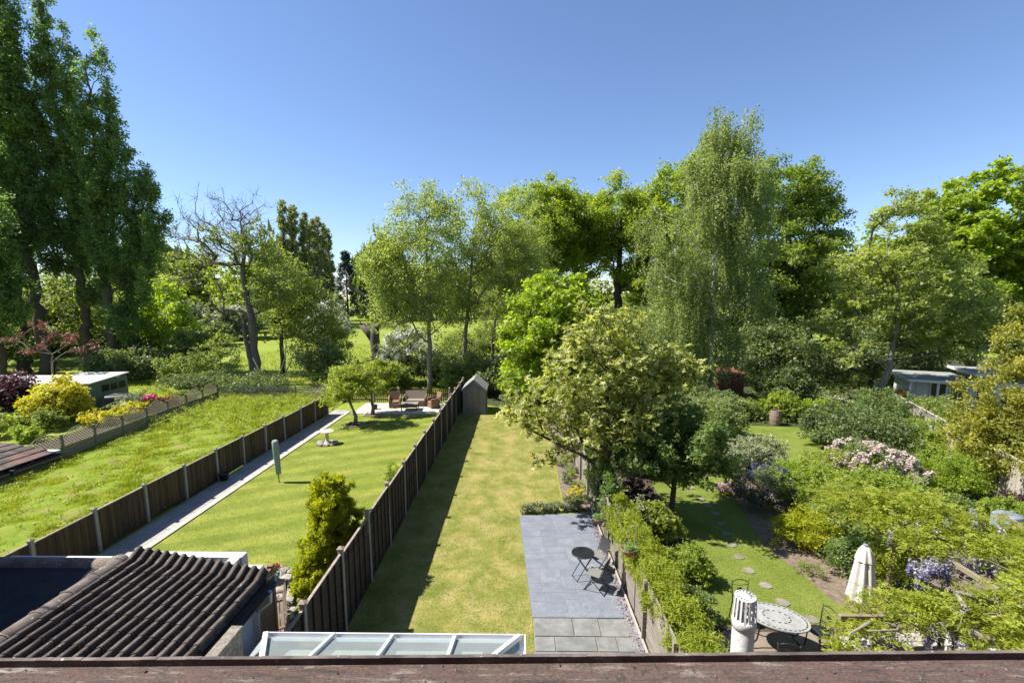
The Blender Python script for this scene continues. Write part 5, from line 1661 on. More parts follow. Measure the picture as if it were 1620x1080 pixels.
leaf_mat('leaf_purple', [(0.030, 0.016, 0.020), (0.055, 0.026, 0.030), (0.085, 0.045, 0.045)], 0.2, (2.0, 1.0, 1.0))
leaf_mat('leaf_orange', [(0.085, 0.050, 0.032), (0.130, 0.075, 0.052), (0.180, 0.115, 0.085)], 0.3, (1.5, 0.9, 0.8))
leaf_mat('leaf_amber', [(0.110, 0.040, 0.012), (0.200, 0.075, 0.020), (0.290, 0.120, 0.035)], 0.3, (1.8, 1.2, 0.6))
leaf_mat('leaf_greygreen', [(0.070, 0.100, 0.036), (0.105, 0.140, 0.056), (0.155, 0.190, 0.085)], 0.2, (1.4, 1.5, 1.0))
leaf_mat('leaf_variegated', [(0.070, 0.110, 0.030), (0.190, 0.220, 0.080), (0.340, 0.340, 0.180)], 0.25, (1.3, 1.3, 0.8))
leaf_mat('leaf_wisteria', [(0.095, 0.155, 0.010), (0.170, 0.235, 0.016), (0.270, 0.310, 0.035)], 0.34, (1.7, 1.7, 0.6), rough=0.42)
leaf_mat('leaf_climber', [(0.075, 0.140, 0.014), (0.130, 0.205, 0.022), (0.200, 0.260, 0.040)], 0.34, (1.7, 1.8, 0.5))
leaf_mat('leaf_jasmine', [(0.100, 0.160, 0.012), (0.170, 0.235, 0.018), (0.250, 0.300, 0.035)], 0.36, (1.7, 1.8, 0.5))
leaf_mat('leaf_fir', [(0.010, 0.020, 0.012), (0.018, 0.032, 0.018), (0.028, 0.046, 0.025)], 0.05)
leaf_mat('petal_pink', [(0.38, 0.30, 0.25), (0.48, 0.42, 0.36), (0.54, 0.50, 0.44)], 0.25, (1.1, 1.0, 1.0))
leaf_mat('petal_magenta', [(0.40, 0.03, 0.14), (0.55, 0.05, 0.22), (0.65, 0.12, 0.30)], 0.25, (1.1, 0.8, 1.0))
leaf_mat('petal_phlox', [(0.42, 0.16, 0.36), (0.56, 0.24, 0.46), (0.66, 0.36, 0.55)], 0.2, (1.1, 1.0, 1.0))
leaf_mat('petal_blue', [(0.022, 0.028, 0.055), (0.040, 0.050, 0.095), (0.095, 0.115, 0.17)], 0.2, (1.0, 1.0, 1.2))
leaf_mat('petal_wisteria', [(0.17, 0.16, 0.26), (0.29, 0.28, 0.38), (0.44, 0.43, 0.50)], 0.3, (1.0, 1.0, 1.1))
leaf_mat('petal_white', [(0.50, 0.52, 0.46), (0.60, 0.60, 0.56), (0.70, 0.70, 0.66)], 0.2, (1, 1, 1))
leaf_mat('petal_red', [(0.45, 0.02, 0.02), (0.6, 0.03, 0.03)], 0.1, (1, 1, 1))
leaf_mat('blade_rough', [(0.085, 0.150, 0.008), (0.135, 0.210, 0.012), (0.190, 0.260, 0.020), (0.250, 0.260, 0.070)], 0.32, (1.6, 1.6, 0.5), rough=0.6)
leaf_mat('blade_lawn', [(0.075, 0.110, 0.016), (0.120, 0.155, 0.024), (0.175, 0.190, 0.045)], 0.25, (1.5, 1.5, 0.6), rough=0.7)
leaf_mat('blade_dry', [(0.070, 0.105, 0.016), (0.165, 0.170, 0.040), (0.290, 0.235, 0.095)], 0.25, (1.4, 1.3, 0.7), rough=0.7)

def shrub(label, x, y, r, h, m, seed, n=60, name='shrub', cat='shrub', k=7, mm=12, L=0.07, W=0.045, group=None, ry=None, bark='bark_dark',
          sr=None, up=0.6, flat=0.8, droop=0.0, cr=None, base=0.5, inner=0.55, lobes=None, stems=1, vspread=0.5, loc_z=0.0, crown='foliage'):
    ry = ry or r
    lobes = lobes or [(0, 0, h * base, r, ry, h * (1 - base)), (r * 0.35, -ry * 0.2, h * 0.42, r * 0.72, ry * 0.7, h * 0.42), (-r * 0.4, ry * 0.2, h * 0.36, r * 0.66, ry * 0.66, h * 0.36)]
    tr = max(0.012, r * 0.035)
    return tree(name, label, cat, (x, y, loc_z), [(0, 0, 0, tr * 1.4), (r * 0.05, 0, h * 0.25, tr), (0, 0, h * 0.5, tr * 0.6)], lobes, n, m, bark,
                cr=cr or r * 0.24, k=k, m=mm, sr=sr or max(0.03, r * 0.055), L=L, W=W, group=group, seed=seed, up=up, flat=flat, droop=droop,
                inner=inner, bottom=-0.55, rtip=0.004 + r * 0.002, crown=crown, trunkname='stem', rise=0.15, vspread=vspread, dens=1.2)

def add_blossom(t, lobes, n, m, seed, size=0.1, L=0.04, k=3, mm=9, name='blossom', top=0.1, inner=0.9):
    rng = np.random.default_rng(seed)
    C = lobe_points(rng, lobes, n, inner, top)
    V, F, v = leaf_cloud(rng, C, size, k, mm, size * 0.35, L, L * 0.9, 0.8, 0.9)
    V[:, 2] = np.maximum(V[:, 2], 0.01)
    return link(name, np_mesh(name, V, F, m, v), t)

# ------------------------------------------------------------------ poplars at the left
def poplar(label, x, y, cols_, seed, dens=7.0, tr=0.42, extra=()):
    """cols_: upright columns (dx at foot of column, dx at top, z0, z1, radius)"""
    rg_ = random.Random(seed)
    lobes = list(extra)
    for (a, b, z0, z1, r) in cols_:
        z = z0
        while z < z1 - 1.0:
            u = (z - z0) / (z1 - z0)
            rr = r * (0.72 + 0.38 * math.sin(PI * min(1, u * 1.05 + 0.12))) * min(1.0, 0.22 + (1 - u) * 2.4)
            lobes.append((a + (b - a) * u + rg_.uniform(-.35, .35), rg_.uniform(-.5, .5), z + 1.6, rr, rr, 2.5 * (1 - 0.35 * max(0, u - .7) * 2)))
            z += 2.6
    n = int(sum(l[3] * l[5] for l in lobes) * dens / 1.6)
    z1 = max(c[3] for c in cols_)
    top = max(cols_, key=lambda c: c[3])
    return tree('poplar_tree', label, 'poplar tree', (x, y, 0), [(0, 0, 0, tr * 1.3), (0.1, 0, 3, tr), (top[0] * 0.6, 0, 10, tr * 0.8), (top[0] * .5 + top[1] * .5, 0, z1 * 0.6, tr * 0.5), (top[1], 0, z1 * 0.97, 0.04)],
                lobes, n, 'leaf_poplar', 'bark_dark', cr=0.5, k=9, m=14, sr=0.17, L=0.17, W=0.14, dens=2.0, group='tall poplars at the left', seed=seed,
                flat=1.9, up=0.35, inner=0.2, rtip=0.028, expo=0.42, lift=0.05, rise=0.85, vspread=0.6, bottom=-1)
poplar('right hand poplar of the tall group, its outer boughs drooping over the meadow', -39.5, 44.8,
       [(0.0, 0.6, 8, 30.0, 1.15), (0.8, 2.3, 8, 28.3, 1.2), (2.0, 4.0, 7, 23.0, 1.1)], 11, extra=[(4.6, 0, 17.5, 1.3, 1.2, 3.0), (5.6, 0, 14.5, 1.6, 1.3, 2.2), (4.2, 0, 12.0, 1.8, 1.5, 2.2), (3.0, 0, 8.6, 1.8, 1.5, 2.2), (1.4, 0, 5.4, 1.8, 1.6, 2.0)])
poplar('poplar with a forked spire between the tallest one and the right hand one', -42.8, 45.6,
       [(0.3, -0.4, 11, 34.6, 1.25), (1.0, 2.2, 10, 31.4, 1.2), (-1.2, -1.5, 9, 31.5, 1.1)], 12, extra=[(0.9, 0, 8.0, 1.2, 1.2, 2.0)])
poplar('tallest poplar, touching the top edge of the picture', -46.0, 44.4,
       [(0.0, 0.2, 12, 37.5, 1.45), (0.9, 1.5, 10, 33.5, 1.15), (-0.8, -1.5, 10, 33.5, 1.1)], 13, tr=0.48)
poplar('poplar behind the red leaved maple, at the left edge', -49.0, 45.4,
       [(0.0, 0.1, 9, 32.6, 1.4), (-1.2, -2.4, 8, 30.0, 1.3)], 14)
poplar('bushy bright poplar leaning out low at the left edge in front of the others', -45.0, 39.6,
       [(0, -0.6, 5, 15.5, 1.6), (1.6, 2.2, 6, 12.5, 1.2), (-1.8, -3.0, 6, 17.0, 1.4)], 15, tr=0.34)

# ------------------------------------------------------------------ trees of the field edge and beyond
def bush_tree(label, x, y, h, r, m, seed, n=90, name='field_tree', cat='tree', L=0.26, W=0.19, cr=None, group='trees along the meadow', trunk=0.2, lobes=None, k=7, mm=12, bark='bark_dark', low=0.25, sr=None, inner=0.45, dens=1.1):
    lobes = lobes or [(0, 0, h * 0.6, r, r, h * 0.4), (r * 0.5, 0, h * 0.45, r * 0.7, r * 0.7, h * 0.33), (-r * 0.5, 0, h * 0.42, r * 0.7, r * 0.7, h * 0.34)]
    return tree(name, label, cat, (x, y, 0), [(0, 0, 0, trunk), (0.1, 0, h * 0.3, trunk * 0.8), (0, 0, h * 0.7, trunk * 0.35)], lobes, n, m, bark, cr=cr or r * 0.26, k=k, m=mm,
                sr=sr or r * 0.07, L=L, W=W, group=group, seed=seed, rtip=0.02, expo=0.42, bottom=-0.8, inner=inner, dens=dens)
bush_tree('bright green tree right of the poplar trunks', -38.6, 49.5, 9.6, 3.2, 'leaf_lime', 21, 90, L=0.3, W=0.22)
bush_tree('low spreading bright bush below the right hand poplar', -33.5, 46.8, 4.6, 2.4, 'leaf_mid', 22, 60, L=0.24, W=0.18)
bush_tree('shaded understorey tree behind the tallest poplar', -48.5, 52.0, 10.5, 5.0, 'leaf_mid', 23, 120, L=0.32, W=0.24)
bush_tree('shaded understorey tree behind the forked poplar', -56.5, 53.0, 12.0, 5.6, 'leaf_dark', 24, 120, L=0.34, W=0.25)
bush_tree('dark holly like bush between the poplar trunks', -41.2, 47.6, 4.2, 2.8, 'leaf_dark', 25, 80)
bush_tree('dark undergrowth bush left of the green shed roof', -50.8, 43.5, 5.5, 3.6, 'leaf_dark', 26, 90)
bush_tree('dark undergrowth bush behind the green shed', -35.5, 41.5, 2.8, 2.4, 'leaf_dark', 27, 80, L=0.2, W=0.15)

# dead topped tree
mat('bark_mid', [(0.3, (0.075, 0.062, 0.048)), (0.55, (0.14, 0.12, 0.095)), (0.75, (0.21, 0.185, 0.155))], 5, 0.95, 0.9, 0.05, 'obj', (3, 3, 0.7))
def dead_tree():
    rng = np.random.default_rng(31)
    t = thing('half_dead_tree', 'half dead tree with a bare twiggy top and thin leaves on its right side', 'tree', (-22.8, 39.6, 0))
    trunk = [(0, 0, 0, 0.40), (0.15, 0, 2.5, 0.34), (0.2, 0, 5.2, 0.31), (-0.1, 0, 7.4, 0.25), (-0.15, 0, 9.4, 0.18), (-0.3, 0, 12.2, 0.09), (-0.1, 0, 14.4, 0.04)]
    A = lobe_points(rng, [(-2.6, 0, 14.3, 2.6, 2.0, 2.3), (0.2, 0, 13.0, 2.4, 2.0, 2.8), (-4.2, 0, 12.0, 2.6, 1.8, 2.0), (-1.8, 0, 10.8, 3.0, 2.0, 1.8)], 300, 0.2)
    B = lobe_points(rng, [(-5.0, 0, 8.6, 2.6, 1.6, 1.4), (-3.0, 0, 6.5, 1.4, 1.2, 0.8), (2.4, 0, 8.8, 1.8, 1.6, 1.4)], 60, 0.3)
    D = lobe_points(rng, [(1.4, 0, 11.6, 1.8, 1.6, 2.2), (2.4, 0, 8.8, 2.2, 2.0, 2.4), (-1.6, 0, 11.8, 2.4, 1.8, 1.6), (1.6, 0, 7.6, 1.8, 1.6, 1.6)], 120, 0.3)
    C = np.concatenate([A, B, D])
    mb, nodes = skeleton(rng, trunk, C, 0.014, 0.5, lift=0.25, wob=0.22, rise=0.3)
    # twigs
    for p in np.concatenate([A, B]):
        for q in range(4):
            d = nrm(rng.normal(size=3) + np.array([0, 0, 0.6])) * rng.uniform(0.4, 1.1)
            mb.tube([p, p + d * 0.5 + rng.normal(size=3) * 0.04, p + d], [0.012, 0.009, 0.005], 3, False)
    mb.tube([(0.05, -0.1, 0), (-0.12, -0.15, 2.0), (-0.5, -0.2, 4.6), (-0.55, -0.1, 6.0)], [0.3, 0.24, 0.16, 0.08], 8)
    mb.build('trunk', 'bark_mid', t)
    V, F, v = leaf_cloud(rng, D, 0.6, 9, 10, 0.15, 0.17, 0.12, tri=True)
    link('crown', np_mesh('crown', V, F, 'leaf_mid', v), t)
dead_tree()
bush_tree('leafy ash standing behind the half dead tree, level with the far poplars', -22.8, 44.5, 11.6, 3.6, 'leaf_mid', 32, 150, L=0.20, W=0.14,
          lobes=[(1.0, 0, 8.2, 2.6, 2.4, 3.2), (2.8, 0, 6.4, 2.6, 2.2, 2.6), (0.2, 0, 5.2, 2.6, 2.2, 2.2), (4.2, 0, 4.4, 2.2, 2, 2.0)], trunk=0.22)
bush_tree('young upright tree with an open crown on the bright meadow', -27.0, 41.5, 4.9, 1.9, 'leaf_mid', 33, 60, L=0.14, W=0.10, trunk=0.06, cr=0.35, sr=0.12, k=5, mm=8)
bush_tree('low green bush at the meadow edge beside the young tree', -30.0, 41.0, 2.6, 1.8, 'leaf_mid', 34, 50, L=0.15, W=0.11)
bush_tree('low dark bramble bush at the meadow edge behind the trellis', -26.3, 37.2, 1.4, 2.2, 'leaf_dark', 35, 60, L=0.13, W=0.1)
bush_tree('low dark bramble bush behind the worn lath fence', -20.8, 36.2, 1.3, 2.4, 'leaf_dark', 36, 60, L=0.13, W=0.1)

def bare_saplings():
    t = thing('dead_branches', 'pale dead stems fanning up beside the half dead tree trunk', 'dead branch', (-20.2, 37.6, 0))
    m = MB()
    m.tube([(0, 0, 0), (0.5, 0, 0.9), (1.1, 0, 2.4), (1.4, 0, 4.0)], [0.10, 0.08, 0.05, 0.02], 6)
    m.tube([(0.3, 0, 0.5), (1.1, 0, 1.3), (1.9, 0, 2.9)], [0.07, 0.05, 0.015], 6)
    m.tube([(1.1, 0, 1.3), (1.2, 0, 2.4), (1.25, 0, 3.3)], [0.04, 0.03, 0.012], 5)
    m.tube([(-0.5, 0, 0), (-0.8, 0, 1.1), (-1.5, 0, 2.6)], [0.06, 0.04, 0.012], 5)
    m.build('stem', 'bark_dead', t)
bare_saplings()

def stag_stump():
    t = thing('pollarded_oak', 'lopped dead oak trunk with one cut stub and a twisting dead limb', 'tree stump', (-14.6, 47.5, 0))
    m = MB()
    m.tube([(0, 0, 0), (0.1, 0, 1.6), (-0.1, 0, 3.2), (0.0, 0, 4.2), (0.15, 0, 4.9)], [0.62, 0.55, 0.5, 0.42, 0.36], 10)
    m.tube([(-0.1, 0, 3.0), (-0.7, 0, 3.9), (-1.35, 0, 4.6)], [0.4, 0.34, 0.28], 9)
    m.tube([(-1.3, 0, 4.65), (-1.5, 0, 4.95), (-1.35, 0, 5.15)], [0.10, 0.07, 0.03], 6)
    m.tube([(0.1, 0, 4.7), (-0.2, 0, 5.8), (-0.9, 0, 6.8), (-0.7, 0, 7.6), (-1.8, 0, 8.1), (-2.5, 0, 8.8), (-2.3, 0, 9.4), (-2.8, 0, 10.2)], [0.3, 0.26, 0.22, 0.22, 0.2, 0.15, 0.10, 0.03], 8)
    m.tube([(-2.2, 0, 8.4), (-3.1, 0, 8.9), (-3.9, 0, 9.1)], [0.12, 0.09, 0.03], 6)
    m.tube([(-0.75, 0, 7.6), (-0.1, 0, 7.9), (0.5, 0, 7.6)], [0.14, 0.1, 0.04], 6)
    m.tube([(0.2, 0, 4.4), (0.9, 0, 5.0), (1.5, 0, 4.6), (2.2, 0, 4.3), (2.6, 0, 3.8)], [0.2, 0.15, 0.11, 0.07, 0.02], 7)
    m.tube([(0.8, 0, 4.9), (1.6, 0, 5.2), (2.4, 0, 5.1)], [0.09, 0.06, 0.02], 6)
    m.build('trunk', 'bark_mid', t)
    MB().lathe([(0.001, 0.0), (0.27, 0.0), (0.27, -0.02)], 12).build('cut_face', 'timber_pale', t, (-1.37, -0.0, 4.63))
stag_stump()

# hawthorns and hedge behind the picket fence
hw1 = bush_tree('whitish flowering hawthorn left of the lopped oak', -21.0, 51.5, 7.6, 2.2, 'leaf_greygreen', 41, 80, L=0.2, W=0.15, group='hawthorns')
hw2 = bush_tree('pale flowering hawthorn behind the picket fence by the silvery trunk', -9.6, 40.0, 4.8, 2.1, 'leaf_greygreen', 42, 90, L=0.17, W=0.13, group='hawthorns')
add_blossom(hw1, [(0, 0, 4.6, 2.3, 2.2, 3.0)], 90, 'petal_white', 431, 0.3, 0.14, 4, 7, top=-0.4)
add_blossom(hw2, [(0, 0, 2.9, 2.15, 2.1, 1.95)], 90, 'petal_white', 432, 0.25, 0.10, 4, 7, top=-0.3)
hed = [(-1.8, 46.0, 7.0, 3.2, 'tall scrub tree behind the right silvery trunk'), (3.6, 42.0, 6.0, 3.0, 'tall scrub tree behind the green maple'), (-5.4, 44.0, 4.6, 2.4, 'scrub between the two silvery trunks'), (-17.8, 41.5, 3.6, 2.6, 'dark hedge shrub right of the dead stems'), (-14.0, 38.5, 2.0, 2.0, 'dark hedge shrub behind the nearer apple tree'), (-11.8, 40.6, 2.0, 2.0, 'dark hedge shrub below the lopped oak'),
       (-10.6, 36.6, 2.2, 1.8, 'dark hedge shrub behind the left end of the picket fence'), (-6.9, 39.6, 3.3, 2.2, 'dark hedge shrub behind the wicker sofa'), (-4.0, 36.8, 3.0, 1.9, 'dark hedge shrub left of the grey shed roof'),
       (-1.0, 34.8, 3.2, 1.9, 'dark hedge shrub right behind the grey shed'), (1.6, 37.5, 4.6, 2.6, 'dark hedge tree behind the grey shed, right of it'), (0.6, 32.4, 1.9, 1.5, 'low dark shrub right of the grey shed')]
for i, (x, y, h, r, lb) in enumerate(hed):
    bush_tree(lb, x, y, h, r, 'leaf_dark' if i % 2 else 'leaf_mid', 50 + i, 85, name='hedge_shrub', cat='shrub', L=0.16, W=0.12, group='shrubs of the dark hedge line', trunk=0.06)

# far poplar row (copies of one)
fp0 = tree('poplar_tree', 'first and tallest of the distant poplars, left end of their row', 'poplar tree', (-55.2, 112, 0), [(0, 0, 0, 0.45), (0, 0, 12, 0.35), (0, 0, 27, 0.06)],
           [(0, 0, 8, 1.4, 1.4, 6), (0, 0, 16, 1.3, 1.3, 7), (0.1, 0, 22, 1.0, 1.0, 6), (0.1, 0, 26, 0.55, 0.55, 3.4)], 120, 'leaf_far_poplar', 'bark_dark', cr=0.5, k=6, m=12, sr=0.25, L=0.38, W=0.3,
           group='row of distant poplars', seed=61, flat=1.4, up=0.3, rtip=0.03, expo=0.4, rise=0.8, inner=0.5, bottom=-1)
ords = ['second', 'third', 'fourth', 'fifth', 'sixth', 'seventh', 'eighth', 'ninth']
for i, (x, y, s) in enumerate([(-54.2, 114, 0.96), (-55.2, 117.5, 1.0), (-53.6, 119, 0.90), (-54.3, 122.5, 0.97), (-54.0, 125.5, 0.93), (-54.3, 129, 0.97), (-54.0, 132, 0.93), (-54.0, 135.5, 0.90)]):
    copy_thing(fp0, (x, y, 0), 1.3 * i, '%s distant poplar counted from the left end of the row' % ords[i], s)

# far conifer
def fir():
    rng = np.random.default_rng(70)
    t = thing('fir_tree', 'dark pointed conifer just left of the silvery trees, on the skyline', 'fir tree', (-54.6, 150, 0))
    MB().tube([(0, 0, 0), (0, 0, 21)], [0.4, 0.05], 6).build('trunk', 'bark_dark', t)
    z = rng.uniform(2, 21.5, 260); a = rng.uniform(0, 2 * PI, 260); rr = (23 - z) * 0.3 * rng.uniform(0.5, 1, 260)
    C = np.stack([rr * np.cos(a), rr * np.sin(a), z], -1)
    V, F, v = leaf_cloud(rng, C, 0.7, 4, 8, 0.25, 0.6, 0.3, 0.5, 0.5, 0.3)
    link('crown', np_mesh('crown', V, F, 'leaf_fir', v), t)
fir()
# distant rounded trees: three kinds, copied
FAR = []
for i, (m, sd) in enumerate((('leaf_mid', 81), ('leaf_dark', 82), ('leaf_greygreen', 83), ('leaf_oak', 84))):
    FAR.append(m)
far_list = [(-74, 96, 9, 5.5, 'leaf_mid', 'rounded green tree on the skyline beside the right hand poplar'), (-66, 112, 13, 6.0, 'leaf_oak', 'yellow green skyline tree left of the half dead tree'),
            (-58, 78, 6.2, 4.6, 'leaf_greygreen', 'bluish grey willow bush across the meadow, left'), (-51, 84, 5.5, 4.8, 'leaf_greygreen', 'bluish grey willow bush across the meadow, right'),
            (-49, 72, 3.2, 3.4, 'leaf_dark', 'dark bush at the far meadow edge'), (-66, 130, 15, 6.5, 'leaf_dark', 'dark tree behind the half dead crown on the skyline'),
            (-56, 100, 8, 5.0, 'leaf_mid', 'green meadow tree seen through the half dead tree'), (-45, 92, 6, 4.2, 'leaf_mid', 'green bush in front of the distant poplars'),
            (-50, 168, 18, 7.5, 'leaf_dark', 'dark skyline tree right of the distant conifer'), (-44, 150, 12, 7, 'leaf_dark', 'dark wood edge tree behind the lopped oak, left'),
            (-36, 160, 12, 8, 'leaf_dark', 'dark wood edge tree behind the lopped oak, right'), (-24, 165, 13, 8, 'leaf_mid', 'skyline tree behind the first silvery tree'),
            (-10, 170, 13, 9, 'leaf_dark', 'skyline tree behind the second silvery tree'), (-86, 120, 14, 8, 'leaf_mid', 'skyline tree behind the poplar trunks'), (-100, 130, 15, 9, 'leaf_dark', 'skyline tree far left behind the poplars')]
protos = {}
for i, (x, y, h, r, m, lb) in enumerate(far_list):
    h *= 1.4 if y > 95 else 1.1
    if m not in protos:
        protos[m] = (bush_tree(lb, x, y, h, r, m, 90 + i, 150, name='distant_tree', L=0.55, W=0.42, group='distant trees round the meadow', cr=r * 0.2, k=6, mm=10, trunk=0.3), h, r)
    else:
        t0, h0, r0 = protos[m]
        copy_thing(t0, (x, y, 0), 1.7 * i, lb, (r / r0, r / r0, h / h0))

# ------------------------------------------------------------------ silvery trees behind the shed
def silver(label, x, y, lobes, n, seed, h, tr, lean=0):
    return tree('silvery_tree', label, 'tree', (x, y, 0), [(0, 0, 0, tr), (0.05, 0, h * 0.25, tr * 0.85), (0.1 + lean * 0.3, 0, h * 0.5, tr * 0.6), (lean, 0, h * 0.9, tr * 0.15)], lobes, n, 'leaf_silver', 'bark_grey',
                cr=0.70, k=9, m=9, sr=0.15, L=0.14, W=0.085, dens=1.7, group='airy silver leaved trees', seed=seed, flat=0.9, up=0.4, rise=0.5, rtip=0.013, expo=0.46, inner=0.25, bottom=-0.9)
silver('left silvery leaved tree, its slim trunk rising behind the wicker armchair', -6.96, 36.1,
       [(-0.8, 0, 10.6, 3.0, 2.6, 4.4), (0.3, 0, 13.3, 2.0, 2.0, 2.6), (-3.0, 0, 8.6, 1.9, 2, 2.6), (-2.4, 0, 11.6, 1.8, 1.8, 2.4), (0.8, 0, 8.0, 2.0, 1.8, 2.4), (-2.4, 0, 6.4, 2.2, 1.8, 1.6), (-3.9, 0, 9.4, 1.5, 1.5, 1.8), (1.0, 0, 5.4, 1.6, 1.5, 1.2)], 300, 101, 15.5, 0.20)
silver('right silvery leaved tree, its slim trunk rising behind the end of the tall fence', -4.5, 38.7,
       [(0.6, 0, 12.6, 2.6, 2.6, 3.8), (3.4, 0, 12.2, 2.8, 2.6, 3.9), (1.6, 0, 8.8, 2.6, 2.4, 2.6), (4.9, 0, 9.2, 2.2, 2.2, 2.8), (-1.0, 0, 10.4, 2.0, 2, 2.8), (-0.4, 0, 6.4, 1.8, 1.8, 1.4)], 320, 102, 16, 0.20, 1.2)
silver('denser silvery tree with a dark trunk behind the grey shed', -2.4, 42.5,
       [(1.0, 0, 9.5, 2.8, 2.6, 4.2), (2.8, 0, 12.4, 2.8, 2.6, 3.6), (0.6, 0, 5.6, 2.2, 2.2, 2.2), (4.0, 0, 8.0, 2.4, 2.2, 3.0)], 200, 103, 14, 0.15, 1.2)

# ------------------------------------------------------------------ oaks across the middle
def oak(label, x, y, lobes, n, seed, h, tr, m='leaf_oak', group='oaks on the skyline', L=0.27, W=0.21, inner=0.4, cr=0.95):
    return tree('oak_tree', label, 'oak tree', (x, y, 0), [(0, 0, 0, tr * 1.2), (0.1, 0, h * 0.2, tr), (0, 0, h * 0.45, tr * 0.7), (0.2, 0, h * 0.8, tr * 0.2)], lobes, n, m, 'bark_dark',
                cr=cr, k=11, m=12, sr=0.2, L=L * 0.78, W=W * 0.78, dens=1.6, group=group, seed=seed, flat=0.7, up=0.6, rtip=0.03, expo=0.46, inner=inner, rise=0.2, bottom=-0.8)
oak('oak over the green maple, left one of the skyline oaks', 2.6, 52, [(0, 0, 15.0, 5.0, 4.5, 4.6), (2.4, 0, 16.6, 3.4, 3, 3.3), (-2.0, 0, 11.0, 3.6, 3, 3.4), (2.4, 0, 11.0, 3.0, 3, 2.4)], 230, 111, 20, 0.5)
oak('oak with dark open limbs against the sky, right of the first', 11.0, 52.5, [(0, 0, 16.4, 4.6, 4.2, 3.6), (3.4, 0, 14.6, 3.8, 3.6, 4.0), (-1.4, 0, 12.6, 2.2, 2.2, 1.8), (2.4, 0, 9.8, 3.4, 3, 2.0), (-3.4, 0, 15.6, 2.6, 2.4, 2.6)], 220, 112, 20, 0.55)
oak('oak showing left of the tall birch', 16.6, 49, [(0, 0, 16.4, 4.0, 3.8, 5.2), (-1.6, 0, 10.5, 3.8, 3.5, 3.8), (2.0, 0, 19.0, 2.6, 2.5, 3.0), (-2.8, 0, 14, 2.6, 2.4, 3.4)], 230, 113, 21, 0.5)
oak('massive oak right of the tall birch', 25.6, 46, [(-0.6, 0, 16.6, 3.4, 3.4, 4.4), (1.4, 0, 12.4, 4.2, 3.8, 4.4), (-1.6, 0, 10.0, 4.2, 3.8, 4.4), (2.2, 0, 7.0, 4.2, 3.6, 3.6), (-2.0, 0, 5.0, 3.6, 3.4, 3.4), (2.6, 0, 16.6, 2.2, 2.2, 2.6)], 330, 114, 20.5, 0.6, m='leaf_oakdark', cr=0.95)
oak('oak standing behind the first two skyline oaks', 6.6, 57, [(0, 0, 15.6, 4.4, 4, 3.8), (2.0, 0, 12.0, 3.0, 3, 2.4), (-2.4, 0, 12.4, 3.2, 3, 3)], 130, 1110, 19, 0.5)
oak('oak low behind the birch strands', 19.5, 47, [(0, 0, 9.6, 4.2, 4, 4.4), (-3.0, 0, 7.0, 3.2, 3, 3.4)], 130, 1111, 13, 0.4, m='leaf_oakdark')
bush_tree('shaded tree filling the gap under the skyline oaks, left', 5.2, 45, 8.4, 4.2, 'leaf_mid', 115, 120, L=0.24, W=0.18, group='understorey trees of the right side')
bush_tree('shaded tree filling the gap under the skyline oaks, right', 13.0, 43, 7.6, 4.4, 'leaf_mid', 116, 120, L=0.24, W=0.18, group='understorey trees of the right side')
bush_tree('dark tree under the massive oak', 22.0, 40, 6.2, 3.4, 'leaf_dark', 117, 110, L=0.2, W=0.15, group='understorey trees of the right side')
bush_tree('dark laurel between massive oak and summerhouse', 29.5, 39, 5.6, 3.6, 'leaf_dark', 118, 110, L=0.2, W=0.15, group='understorey trees of the right side')
bush_tree('green tree behind the summerhouse', 38.0, 46, 9.5, 5.0, 'leaf_mid', 119, 130, L=0.26, W=0.2, group='understorey trees of the right side')
for i, (x, y, h, r, lb) in enumerate([(8, 75, 11, 7, 'backdrop tree behind the skyline oaks'), (24, 78, 15, 8, 'backdrop tree behind the birch'), (42, 68, 16, 8, 'backdrop tree behind the massive oak'), (56, 74, 18, 9, 'backdrop tree behind the sycamore'), (76, 72, 17, 9, 'backdrop tree at the right edge')]):
    t0, h0, r0 = protos['leaf_oak' if i % 2 else 'leaf_mid']
    copy_thing(t0, (x, y, 0), 2.1 * i, lb, (r / r0, r / r0, h / h0))

# the tree belt goes on beyond both sides of the view
for i, (x, y, sc_) in enumerate([(92, 60, 1.2), (104, 44, 1.1), (112, 26, 1.2), (90, 28, 1.0), (70, 52, 1.1), (62, 38, 0.9), (-80, 60, 1.2), (-72, 46, 1.1), (-92, 44, 1.2), (-84, 26, 1.1), (-70, 30, 0.9), (-104, 64, 1.3), (-98, 12, 1.2), (118, 6, 1.2), (-62, 60, 1.1)]):
    t0, h0, r0 = protos[['leaf_oak', 'leaf_mid', 'leaf_dark'][i % 3]]
    o_ = copy_thing(t0, (x, y, 0), 0.9 * i, 'leafy tree of the field hedgerow running on past the sides of the gardens', sc_)
    o_['group'] = 'hedgerow trees beyond the gardens'
